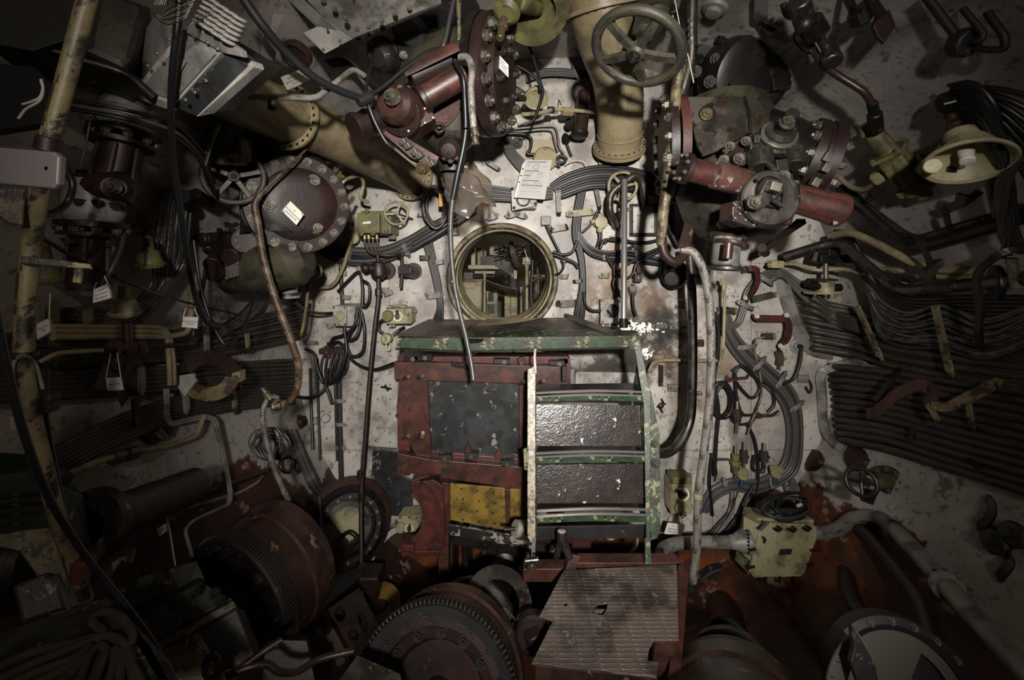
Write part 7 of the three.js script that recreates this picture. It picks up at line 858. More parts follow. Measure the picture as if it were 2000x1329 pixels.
  // riveted lower panel
  const pn = thing('wall_panel', 'dark scratched riveted panel on the bulkhead left of the red frame', 'panel', [760,1010,-0.02]); part(pn, 'sheet', plate([[728,880],[776,884],[776,925],[806,940],[806,1012],[722,1004]],-0.02,0.018), M.panelGrey); part(pn, 'upper_sheet', plate([[700,645],[776,648],[776,876],[700,870]],-0.015,0.012), M.white); for (const x of [706,738,762]) for (let i = 0; i < 8; i++) place(pn, 'rivet', domeHead, M.grey, at(x, 668 + i * 28, DW - 0.015), qz(V3(0,0,1)), 0.008);
  // lower boxes
  const b1 = thing('junction_box', 'small cream junction box above the round port at the lower left', 'junction box', [666,990,3.3]); part(b1, 'body', slab([[642,960,3.36],[672,954,3.3],[674,984,3.3],[650,990,3.36]],0.12), M.cream); part(b1, 'side', slab([[674,956,3.3],[686,962,3.36],[684,976,3.36],[675,984,3.3]],0.05), M.cream); part(b1, 'top', slab([[642,959,3.36],[656,950,3.46],[686,958,3.42],[672,954,3.3]],0.02), M.cream); part(b1, 'round_lid', lathe(cylP(0.035,0.02), [656,973,3.33], V3(-0.2,0,1), 24), M.cream); part(b1, 'gland', rod([642,975,3.35],[652,973,3.34],0.03), M.oily);
  const b2 = thing('switch_box', 'small cream switch box with black rotary knob on the dark panel at lower left', 'switch', [796,1046,3.3]); part(b2, 'body', slab([[776,1010,3.36],[818,1006,3.34],[820,1022,3.34],[808,1046,3.34],[778,1034,3.36]],0.14), M.cream); part(b2, 'round_cap', lathe([[0.036,0],[0.04,0.015],[0.03,0.03],[0,0.032]],[783,1030,3.34], V3(-0.1,0,1), 24), M.cream); part(b2, 'dial_ring', lathe([[0.024,0.002],[0.036,0.004],[0.036,0]],[799,1033,3.33], V3(0,0,1), 24), M.whitePlastic); part(b2, 'knob', [rod([799,1033,3.33],[799,1033,3.29],0.016), block(797,1028,801,1040,3.28,0.025)], M.rubber); for (const x of [782,800,814]) place(b2, 'screw', domeHead, M.boltM, at(x, 1011,3.33), qz(V3(0,0,1)), 0.01);
  const sx = thing('switch_box', 'cream switch box with black rotary knob right of the ladder foot', 'switch', [1332,1006,3.4]); part(sx, 'body', block(1311,946,1352,1006,3.42,0.16,0.014), M.cream); part(sx, 'top_plate', block(1314,934,1352,947,3.38,0.14,0.008), M.olive); part(sx, 'round_cap', lathe([[0.05,0],[0.054,0.02],[0.045,0.04],[0,0.045]],[1330,992,3.4], V3(0,0,1), 26), M.cream); part(sx, 'dial_ring', lathe([[0.04,0.002],[0.055,0.005],[0.056,0]],[1333,966,3.41], V3(0,0,1), 30), M.whitePlastic); part(sx, 'knob', [rod([1333,967,3.42],[1333,967,3.37],0.024), slab([[1321,963,3.36],[1325,961,3.36],[1344,968,3.36],[1340,972,3.36]],0.04)], M.rubber); part(sx, 'mounting_ears', [block(1316,926,1324,936,3.5,0.02), block(1344,926,1352,936,3.5,0.02)], M.grey); part(sx, 'lugs', [block(1306,948,1313,954,3.45,0.06), block(1306,984,1313,990,3.45,0.06), block(1349,990,1355,996,3.45,0.06)], M.cream); part(sx, 'cap_chain', tube([[1328,1000,3.36],[1332,1012,3.36],[1340,1006,3.36],[1336,996,3.36]],1), M.oily);
  const sg = card('sign_card', 'white printed card in a dark red frame hanging below the switch box by the ladder', 'card', [[1304,1021,3.34],[1340,1026,3.34],[1331,1048,3.32],[1297,1043,3.32]],0.012, print(256,180, (g, w, h) => { g.save(); g.translate(0,0); g.lineWidth = 7; g.strokeStyle = '#17140f'; g.beginPath(); g.moveTo(78,30); g.lineTo(108,56); g.stroke(); g.font = 'bold 16px sans-serif'; g.fillText('ЦГБ', 150,52); g.restore(); words([['Клапан АП', 0.5],['ТВЦ 4ой ЛБ', 0.72]],34)(g, w, h); }), M.redDark); part(sg, 'hanger', tube([[1312,1022,3.34],[1318,1006,3.36]],0.8), M.oily); part(sg, 'hanger', tube([[1334,1024,3.34],[1330,1008,3.36]],0.8), M.string);
  // round port low left
  const pc = [680,1032], pn2 = V3(0.45,0.28,0.85), P = at(680,1032,3.2), pt2 = thing('round_port', 'round open port with stud bolts beside the long red rod at the lower left', 'port', [680,1095,3.2]); part(pt2, 'ring', lathe([[0.19,-0.12],[0.19,0.0],[0.2,0.02],[0.235,0.02],[0.25,0.0],[0.28,-0.02],[0.28,-0.12]], P, pn2,44,0.4), M.oily); part(pt2, 'inner_ledge', lathe([[0.12,-0.1],[0.19,-0.1],[0.19,-0.04],[0.17,-0.03]], P, pn2,40), M.steelDark); part(pt2, 'back_plate', lathe(cylP(0.2,0.02), P.clone().addScaledVector(pn2.clone().normalize(), -0.14), pn2,40), M.cream); boltRing(pt2, P, pn2,0.215,16,0.016, M.boltM, { geo: put(new THREE.CylinderGeometry(0.7,0.7,3,8).rotateX(Math.PI / 2), V3(0,0,1.5)), name: 'stud' });
  part(pt2, 'outer_flange', lathe([[0.28,-0.14],[0.33,-0.13],[0.335,-0.1],[0.28,-0.06]], P, pn2,44), M.brownHull); part(pt2, 'debris', tube([[664,1050,3.26],[684,1040,3.24],[700,1056,3.24],[688,1068,3.24]],4), M.oily);
}
// ---------------------------------------------------------------- left hull, deckhead, lower left machinery
{
  seed = 303;
  fan(10, 'old brown cable in the upper bundle along the left hull', 'brown cables of the upper left bundle', 5.4, M.cableOld, (i) => [[606 - i, 596 + 6.4 * i, -0.02],[560,606 + 6.6 * i, -0.08 - 0.02 * (i % 2)],[450,632 + 6 * i + rr(-2,2), -0.08 - 0.02 * (i % 2)],[340,648 + 6 * i + rr(-2,2), -0.08],[200,652 + 6.4 * i, -0.08],[90,656 + 7 * i, -0.08],[-30,660 + 8 * i, -0.08]], { ord: 'top' });
  fan(6, 'dark cable in the middle bundle along the left hull', 'dark cables of the middle left bundle', 6, M.cableOld, (i) => [[580,704 + 8 * i, -0.02],[540,706 + 8 * i, -0.08],[430,712 + 8 * i + rr(-2,2), -0.08],[300,722 + 8.4 * i, -0.08],[100,730 + 9 * i, -0.08],[-30,732 + 10 * i, -0.08]], { ord: 'top' });
  fan(7, 'dark cable in the lower bundle curving down along the left hull', 'dark cables of the lower left bundle', 5.6,[M.cableOld, M.cable, M.cableOld], (i) => [[574,748 + 6.6 * i, -0.02],[520,752 + 6.6 * i, -0.08],[420,764 + 6.8 * i, -0.08],[320,786 + 7.4 * i, -0.08],[220,822 + 8 * i, -0.08],[120,872 + 9 * i, -0.08],[60,910 + 10 * i, -0.06]], { ord: 'top' });
  fan(18, 'thin silver cable in the bunch falling down the left hull', 'silver cables falling down the left hull', 2.8,[M.cableSilver, M.cableGrey, M.cable], (i) => [[322 + i * 3.2,372 + rr(-6,6), -0.04],[316 + i * 3 + rr(-6,6), 430,-0.1],[300 + i * 4 + rr(-6,6), 500,-0.13],[296 + i * 3 + rr(-4,4), 560 - i, -0.13],[250 + i, 596 + i * 2.4 + rr(-3,3), -0.12],[170,604 + i * 3,-0.12],[90,602 + i * 3.4,-0.1]]);
  fan(7, 'grey cable crossing behind the nozzle to the upper left bundle', 'grey cables behind the left valve nozzle', 3,[M.cable, M.cableGrey], (i) => [[520 + i * 3,556,-0.05],[500 + i * 4,580,-0.07],[470 + i * 4,612 + i, -0.12],[430,640 + i * 3,-0.12]]);
  for (const [x, y, h, s, m] of [[482,650,30, 'beige upright strap on the upper left bundle', M.yellowPost],[402,622,80, 'grey upright strap on the upper left bundle', M.grey],[466,712,44, 'beige strap on the middle left bundle', M.yellowPost],[275,718,48, 'grey strap with cream head on the middle left bundle', M.grey],[456,764,36, 'beige strap on the lower left bundle', M.yellowPost],[362,760,44, 'grey strap on the lower left bundle', M.grey],[264,780,44, 'dark strap at the left of the lower bundle', M.oily],[170,600,34, 'beige strap on the silver cables', M.yellowPost],[104,590,120, 'olive upright bar at the far left of the bundles', M.olive]]) hang(s, [[x, y, -0.17],[x + 3, y + h, -0.17],[x + 4, y + h + 6,-0.04]],0.028,0.014, m, { bend: 0.02 });
  // beige and red tube runs
  for (let i = 0; i < 3; i++) pipe(`beige tube in the run of three along the left hull, ${['top', 'middle', 'bottom'][i]} one`, i < 2 ? [[104,638 + i * 9,-0.2],[310 + 2 * i, 638 + i * 9,-0.2],[326 + 5 * (1 - i), 652 + i * 3,-0.2],[330 + 9 * (1 - i), 700,-0.2],[332 + 9 * (1 - i), 752,-0.2]] : [[104,658,-0.2],[340,657,-0.2],[368,650,-0.2],[374,600,-0.16],[372,560,-0.1]],4 + i * 0.6, M.beige, { bend: 14 });
  pipe('thin dark red tube dipping in a U below the beige tubes', [[70,676,-0.22],[185,684,-0.22],[200,694,-0.22],[220,722,-0.22],[240,726,-0.22],[250,710,-0.22],[250,690,-0.22]],3.6, M.redDark, { bend: 12 }); pipe('thin dark red tube rising at the right of the beige tubes', [[256,677,-0.22],[362,674,-0.22],[376,662,-0.22],[384,620,-0.2],[394,570,-0.14],[402,530,-0.08]],4, M.redDark, { bend: 14 });
  one('tube_valve', 'brown tube valve joining the dark red tubes on the left hull', 'valve', [rod([212,680,-0.24],[262,677,-0.24],0.02,12), rod([222,672,-0.26],[224,688,-0.22],0.024,8), rod([248,630,-0.22],[250,690,-0.24],0.016), rod([276,668,-0.24],[282,692,-0.24],0.016)], M.drum);
  pipe('beige tube slanting up to the tube valve at the far left', [[78,708,-0.2],[110,690,-0.22],[200,684,-0.24]],5, M.beige, { bend: 14 });
  for (let i = 0; i < 2; i++) pipe(`thin tube zigzagging below the lower left bundle, ${i ? 'inner' : 'outer'} of two`, [[322 + 5 * i, 760,-0.16],[324 + 4 * i, 815 - 2 * i, -0.14],[334,832 - 5 * i, -0.12],[400,816 - 5 * i, -0.12],[418 + 4 * i, 822 - 4 * i, -0.12],[432 + 4 * i, 880,-0.12],[448 + 4 * i, 960,-0.12],[446 + 4 * i, 985,-0.14],[376,1018,-0.2],[360,1036,-0.2],[376,1090,-0.24]],2.8, M.greyPipe, { bend: 10 });
  pipe('beige pipe with couplings below the lower left bundle', [[130,928,-0.14],[190,902,-0.14],[250,886,-0.14],[330,872,-0.13],[384,852,-0.12],[398,812,-0.12]],5.4, M.beige, { bend: 14 }); for (const [x, y, s] of [[228,893, 'left'],[256,886, 'right']]) one('pipe_union', `brown union on the beige pipe, ${s} of two`, 'fitting', rod([x - 10, y + 3,-0.14],[x + 10, y - 2,-0.14],0.03,8), M.drum);
  pipe('thin pale pipe on the brown paint of the left hull', [[170,1062,-0.06],[340,1000,-0.06],[470,962,-0.06],[508,940,-0.06],[522,908,-0.06],[520,850,-0.06]],3, M.greyPipe, { bend: 14 }); pipe('dark red pipe on the brown paint of the left hull', [[180,1046,-0.1],[330,990,-0.1],[450,946,-0.1],[520,920,-0.08]],6, M.redDark, { bend: 10 });
  { const n = hullN([298,838]), t = thing('wall_fitting', 'dark round fitting with a cock on the left hull under the lower bundle', 'fitting', [298,850,-0.05]); part(t, 'flange', lathe([[0.075,0],[0.075,0.02],[0.045,0.03],[0.04,0.08],[0,0.085]],[298,838], n, 26), M.oily); boltRing(t, pt([298,838]).addScaledVector(n, 0.02), n, 0.06,6,0.011, M.boltM); part(t, 'cock', rod([304,842,-0.1],[318,858,-0.12],0.024), M.drum); }
  hang('dark triangular sheet hanging behind the dipping red tube', [[200,720,-0.15],[250,728,-0.17],[262,762,-0.1]],0.16,0.006, M.panelGrey);
  // long chipped pipe in front of the valve
  const lp = thing('bent_pipe', 'long cream and rusty bent pipe hanging in front of the brown left valve', 'pipe', [540,796,2.2]); part(lp, 'pipe', tube([[604,286,2.3],[560,330,2.2],[522,366,2.14],[499,396,2.12],[504,440,2.12],[516,510,2.14],[540,590,2.16],[570,670,2.18],[582,710,2.2],[580,760,2.22],[564,784,2.22],[540,794,2.22]],7, { n: 90, rm: 0.0175, scaleAt: (u) => u < 0.2 ? 0.35 : u < 0.24 ? 0.35 + (u - 0.2) * 16 : 1 }), M.rusty); part(lp, 'end_bundle', [rod([548,792,2.2],[530,796,2.18],0.024), ring([540,794,2.2], V3(1,0,0.2), 0.03,0.008,18,6), rod([512,758,2.2],[528,782,2.2],0.014)], M.yellowPost);
  one('hose', 'grey braided hose drooping from the end of the long bent pipe', 'hose', tube([[544,778,2.24],[528,776,2.22],[514,800,2.2],[518,850,2.2],[534,910,2.22],[550,950,2.24],[564,978,2.26]],5, { n: 50 }), M.braid);
  const wc = thing('cable_coil', 'loose tangled coil of thin grey wire low on the left hull', 'coil', [530,920,2.6]); for (let i = 0; i < 14; i++) part(wc, 'turn', tube(Array.from({ length: 12 }, (_, j) => { const b = i * 1.3 + j / 11 * 6, rx = 36 - (i % 5) * 5, ry = 30 - (i % 4) * 3; return [522 + rx * Math.cos(b) + (i % 3) * 5,866 + ry * Math.sin(b) + (i % 4) * 4,2.62 - i * 0.006]; }), 1.5, { n: 40, rad: 6 }), i % 3 ? M.cable : M.cableGrey);
  fan(5, 'grey cable sweeping from the wire coil to the small cream box', 'grey cables sweeping to the small cream box', 2.6,[M.cable, M.cableGrey], (i) => [[560 + i * 4,840,-0.06],[580 + i * 4,890,-0.1],[606 + i * 3,950 - i * 3,-0.14],[632,974 - i * 4,3.3],[650,978 - i * 2,3.32]]); cable('grey cable falling past the round port into the bilge', [[624,970,-0.1],[628,1040,-0.12],[640,1090,-0.14]],2.6, M.cableGrey); cable('small dark coil of cable under the wire coil', [[546,900,-0.08],[560,890,-0.1],[572,902,-0.1],[566,922,-0.1],[550,918,-0.1],[548,900,-0.1],[566,892,-0.12]],3, M.cableBlack);
  // two-part clamp ring
  const cl = thing('pipe_clamp', 'round open clamp ring, rust-brown above and cream below, on the left cable bundles', 'clamp', [408,776,2.1]), C = [408,734], cd = 2.15, arcp = (a0, a1) => Array.from({ length: 15 }, (_, i) => { const a = a0 + (a1 - a0) * i / 14; return [C[0] + 46 * Math.cos(a), C[1] + 36 * Math.sin(a), cd - 0.02 * Math.sin(a)]; });
  part(cl, 'upper_half', strap(arcp(-2.9,-0.1), 0.07,0.01, { up: V3(0,0,1) }).rotateX(0), M.redDark); part(cl, 'lower_half', strap(arcp(2.9,0.1), 0.07,0.01, { up: V3(0,0,1) }), M.yellowPost); part(cl, 'ear', block(350,708,368,728, cd, 0.05), M.steelDark); part(cl, 'ear', block(452,726,468,748, cd, 0.05), M.yellowPost); place(cl, 'bolt', hexBolt, M.boltM, at(460,740, cd), qz(V3(0,0,1)), 0.016); part(cl, 'tape', strap(arcp(-3.1,-3.9), 0.09,0.016, { up: V3(0,0,1) }), M.white);
  // column valves
  const colv = (s, a, b, k) => { const t = thing('column_valve', s, 'valve', b), ax = dirOf(a, b), A = pt(a), L2 = ax.length(), q = (r, u) => [r * k, u * L2]; part(t, 'white_body', lathe([q(0.075,-0.3), q(0.085,-0.1), q(0.085,0.1), q(0.07,0.2)], A, ax, 28), M.greyPipe); part(t, 'upper_flange', lathe([q(0.08,0.18), q(0.1,0.19), q(0.1,0.25), q(0.08,0.26)], A, ax, 28), M.oily); part(t, 'lower_flange', lathe([q(0.07,0.3), q(0.092,0.31), q(0.092,0.36), q(0.06,0.37)], A, ax, 28), M.redDark); boltRing(t, A.clone().addScaledVector(ax, 0.26), ax, 0.088 * k, 10,0.014, M.boltM); part(t, 'red_body', lathe([q(0.06,0.36), q(0.056,0.6), q(0.065,0.8), q(0.06,1), q(0,1.02)], A, ax, 24), M.redDark); for (let i = 0; i < 6; i++) { const d = V3(Math.cos(i), Math.sin(i), 0).applyQuaternion(qz(ax)); part(t, 'rib', rod(A.clone().addScaledVector(ax, 0.38).addScaledVector(d, 0.06 * k), A.clone().addScaledVector(ax, 0.9).addScaledVector(d, 0.066 * k), 0.008,6), M.redDark); } return t; };
  const k1 = colv('dark red valve with white upper body on the left hull, higher of two', [250,228,1.5],[216,392,1.46],1); part(k1, 'gear_housing', [rod([152,366,1.42],[240,362,1.4],0.045,16), rod([222,366,1.36],[224,366,1.46],0.036,20), block(146,330,176,392,1.42,0.08)], M.redDark); place(k1, 'nut', hexBolt, M.boltM, at(222,366,1.35), qz(V3(0.3,0,1)), 0.02); boltRing(k1,[190,398,1.42], V3(0,-1,0.1), 0.06,8,0.014, M.redDark);
  const k2 = colv('dark red valve with white upper body on the left hull, lower of two', [184,402,1.44],[174,566,1.44],0.95); part(k2, 'side_cocks', [tube([[122,468,1.4],[134,478,1.38],[142,472,1.36]],4), tube([[206,480,1.42],[222,484,1.42],[218,498,1.42]],3)], M.drum);
  pipe('thin pale rod beside the higher dark red valve', [[180,216,1.4],[164,300,1.38],[156,330,1.38]],2, M.beige, { bend: 0 }); cable('grey hose looping along the lower dark red valve', [[238,420,1.5],[240,470,1.45],[216,530,1.4],[196,560,1.4]],4, M.cable);
  fan(3, 'thin grey tube on the left hull right of the dark red valves', 'thin grey tubes right of the dark red valves', 2, M.greyPipe, (i) => [[256,344 + i * 4,-0.03],[296,350 + i * 4,-0.04],[322,366 + i * 3,-0.04],[330,400,-0.03]]);
  for (const [x, y, s, m] of [[245,606, 'small cream valve with a stem above the beige tubes', M.cream],[92,542, 'olive valve cap at the far left behind the post', M.olive],[292,512, 'small olive fitting on the left hull', M.olive]]) { const t = thing('small_valve', s, 'valve', [x, y + 12,-0.24]); part(t, 'cup', lathe([[0.05,0],[0.055,0.012],[0.045,0.02],[0.035,0.06],[0.02,0.07],[0.016,0.12],[0,0.13]],[x, y + 8,-0.24], V3(0.1,1,0.2), 22), m); part(t, 'stem', rod([x - 14, y - 2,-0.22],[x + 14, y - 2,-0.22],0.012), M.oily); part(t, 'foot', rod([x, y, -0.24],[x, y, -0.02],0.014), M.oily); }
  one('bracket_rail', 'olive rail bracket with a rod high on the left hull', 'bracket', [rod([228,446,-0.1],[292,448,-0.1],0.022,8), rod([286,446,-0.12],[288,500,-0.12],0.014), rod([276,416,-0.06],[286,450,-0.1],0.02)], M.oliveDark);
  for (const [y0, y1, m, s] of [[196,238, M.cableBlack, 'upper'],[206,252, M.cableGrey, 'middle'],[214,262, M.cableBlack, 'lower']]) cable(`slim tube running below the white heater, ${s} of three`, [[140, y0,1.3],[240, y0 + 18,1.35],[330, y1,1.45],[372, y1 + 30,1.6],[400, y1 + 70,1.8],[420, y1 + 120,2.0]],3.2, m);
  pipe('cream pipe running left behind the upper post to the heater', [[138,168,-0.1],[220,178,-0.1],[262,190,-0.1],[380,260,-0.08]],9, M.cream); cable('long dark cable crossing the left hull under the lower valve', [[70,458,1.2],[150,505,1.35],[250,552,1.5],[360,590,1.9],[470,616,2.2]],3.2, M.cableBlack); cable('thin black cable sagging from that crossing down to the bundles', [[378,470,2.0],[392,560,2.0],[410,620,2.0],[442,674,2.0],[470,650,2.1],[506,560,2.4]],3, M.cableBlack);
  one('valve_casting', 'chipped cream valve casting above the left handwheel', 'valve', [lathe([[0.09,0],[0.1,0.05],[0.07,0.08],[0.06,0.2],[0.09,0.22],[0.09,0.26]],[440,320,2.05], V3(0.1,1,0.2), 22), rod([400,290,1.9],[420,240,1.9],0.026), block(404,262,470,312,2.0,0.1,0.02)], M.machineCream); card('slot_tag', 'small grey slotted tag beside the left handwheel', 'tag', [[404,288,1.8],[412,290,1.8],[402,324,1.78],[390,322,1.78]],0.004, print(32,110, (g, w, h) => { for (let i = 0; i < 4; i++) g.fillRect(9,14 + i * 24,14,12); }, '#7d786c'));
  { const t = thing('cable_boot', 'dark crumpled bracket with cable ends left of the flanged valve', 'bracket', [380,400,-0.1]); part(t, 'boot', rod([356,384,-0.1],[372,408,-0.06],0.035), M.oily); part(t, 'boot', rod([380,378,-0.1],[412,398,-0.1],0.028), M.oily); }
  // hanging cards
  const cds = [['white printed card hung on the lower dark red valve', [[183,566,1.3],[211,554,1.3],[217,582,1.28],[182,592,1.28]],[['Клапан', 0.25],['вентиляции', 0.52],['ГБ 2 группы', 0.78]]],['white printed card hung at the far left of the beige tubes', [[71,634,1.2],[96,622,1.2],[99,648,1.18],[73,664,1.18]],[['Коллектор', 0.42],['ГВД', 0.64]]],['white printed card hung on the rising dark red tube', [[358,619,1.9],[387,620,1.9],[385,642,1.88],[355,639,1.88]],[['Датчики сетки', 0.42],['станции', 0.62]]],['white printed card hung on the dipping dark red tube', [[207,739,1.55],[236,737,1.55],[241,762,1.53],[210,764,1.53]],[['Клапан ВВД', 0.5]]],['white printed card on the thin pale pipe beside the steel rod', [[306,1034,1.8],[323,1023,1.8],[326,1038,1.8],[312,1048,1.8]],[['Рули', 0.4],['кормовые', 0.65]]],['grey printed card hung under the red round cover near the heater', [[548,151,1.9],[592,134,1.9],[608,154,1.88],[561,176,1.88]],[['Вдувная', 0.3],['вентиляция', 0.55],['отсека', 0.78]]]];
  cds.forEach(([s, q, w], i) => { const c = card('label_card', s, 'card', q, 0.005, print(200,150, words(w, 27), i === 5 ? '#8f8a80' : '#b9b4ac')); if (i < 4) for (const [k, dx] of [[0,6 + (i === 3 ? 4 : 0)],[1,-8]]) part(c, 'string', tube([q[k],[q[k][0] + (i === 1 ? 2 : dx * 0.9), q[k][1] - (i === 2 ? 17 : i === 0 ? 14 : 48), q[k][2] + 0.02]],0.8, { rad: 6 }), M.string); });
  card('name_card', 'white printed card wired on the brown cover of the left valve', 'card', [[567,393,2.25],[594,419,2.28],[579,440,2.27],[550,412,2.24]],0.006, print(220,150, words([['нс', 0.3],['Вентиляционная', 0.54],['машинка РВ', 0.76]],25)));
  pipe('thin bright steel rod leaning on the brown paint of the left hull', [[311,932,1.9],[326,1010,1.75],[342,1106,1.6]],1.6, M.chrome, { bend: 0 });
  // post and near things
  const ps = thing('stanchion', 'tall chipped yellow post at the left edge', 'post', [165,1172,1.15]); part(ps, 'upper_tube', tube([[176,-20,0.95],[128,160,0.95],[92,288,0.95]],15, { rm: 0.018 }), M.yellowPost); part(ps, 'middle_tube', tube([[80,352,0.97],[62,470,1.0],[52,570,1.0],[46,694,1.0]],15, { rm: 0.0185 }), M.yellowPost); part(ps, 'collar', rod([98,268,0.95],[90,296,0.95],0.022), M.redDark); part(ps, 'collar', rod([46,686,1.0],[45,698,1.0],0.026), M.redDark); part(ps, 'lower_tube', tube([[44,696,1.0],[58,790,1.02],[84,900,1.05],[118,1030,1.1],[168,1172,1.18]],13, { rm: 0.0165 }), M.yellowPost); part(ps, 'fork', [tube([[26,760,0.98],[28,708,0.98],[46,694,0.98],[66,706,0.98],[84,760,0.99]],3), tube([[30,810,1],[24,770,0.98],[26,740,0.98]],2)], M.greyPipe); part(ps, 'clamp', [block(68,778,84,812,1.0,0.04), block(76,772,96,786,1.0,0.03)], M.redDark); part(ps, 'lower_clamp', [block(134,1100,154,1146,1.12,0.04), block(150,1100,168,1112,1.12,0.03)], M.redBright); part(ps, 'side_arm', [slab([[40,500,0.97],[60,502,0.97],[176,516,1.02],[180,526,1.02],[58,518,0.97],[40,516,0.97]],0.01), slab([[146,520,1.01],[157,522,1.01],[154,554,1.01],[140,552,1.01]],0.008)], M.yellowPost, 'flat arm with a hanging tab'); part(ps, 'second_rod', tube([[90,720,1.05],[88,800,1.06],[110,930,1.1],[140,1060,1.16]],5), M.cable);
  const fb = thing('steel_bar', 'blurred flat steel bar with a hole jutting in at the left edge', 'bar', [60,365,0.62]); part(fb, 'bar', plate([[-40,284],[104,296],[116,306],[113,360],[103,369],[-40,356]],0.62,0.012, { holes: [circle(90,329,8,8,18)] }), M.nearBar);
  cable('long black cable hanging in front of the post down to the rope table', [[-10,610,0.85],[14,720,0.88],[48,850,0.92],[100,980,1.0],[170,1090,1.08],[250,1190,1.12],[300,1260,1.12],[340,1340,1.12]],6, M.cableBlack, { n: 60 }); cable('long black cable hanging from the heater down past the left valve', [[352,-10,1.15],[346,60,1.16],[338,130,1.2],[334,240,1.3],[340,330,1.4],[354,420,1.5],[366,500,1.6],[382,580,1.7],[404,630,1.8],[430,640,1.9]],6, M.cableBlack, { n: 70, rm: 0.0095 });
  fan(2, 'white stripped cable end curling at the upper left', 'white stripped cable ends at the upper left', 2.4, M.string, (i) => [[80,155 + i * 4,1.0],[84,172,1.0],[78,190 + i * 6,1.0],[58 - i * 8,200 + i * 14,1.0],[44 - i * 8,204 + i * 28,1.0]]); cable('black hose looping behind the post under the flat steel bar', [[128,330,1.2],[142,360,1.2],[132,395,1.2],[104,416,1.15],[70,422,1.1]],6, M.cableBlack);
  // dark equipment at the top left corner
  one('tank', 'olive metal tank with a bright edge at the upper left', 'tank', slab([[186,-30,1.25],[290,0,1.3],[262,120,1.28],[240,130,1.25],[160,92,1.2]],0.25, { bevel: 0.02 }), M.oliveDark); one('pipe_rail', 'dark square rail under the olive tank', 'rail', tube([[66,88,1.15],[160,118,1.2],[246,146,1.25],[300,190,1.3]],9), M.oily); one('cabinet', 'black equipment cabinet behind the post at the upper left edge', 'cabinet', slab([[-60,-40,1.1],[150,-40,1.15],[130,70,1.15],[60,96,1.12],[-60,60,1.05]],0.2), M.blackPaint); one('equipment_box', 'dark box behind the white stripped cable ends', 'box', slab([[-40,120,1.05],[70,130,1.12],[110,170,1.15],[100,240,1.15],[-40,260,1.05]],0.12), M.dark); one('gusset_plate', 'cream gusset plate below the flat steel bar at the left edge', 'plate', slab([[-40,360,0.9],[50,370,0.95],[46,440,0.95],[20,436,0.93],[-40,400,0.9]],0.015), M.yellowPost); one('board', 'small tan board behind the post fork', 'board', slab([[16,816,1.1],[84,800,1.12],[108,842,1.12],[22,842,1.1]],0.02), M.beige);
}
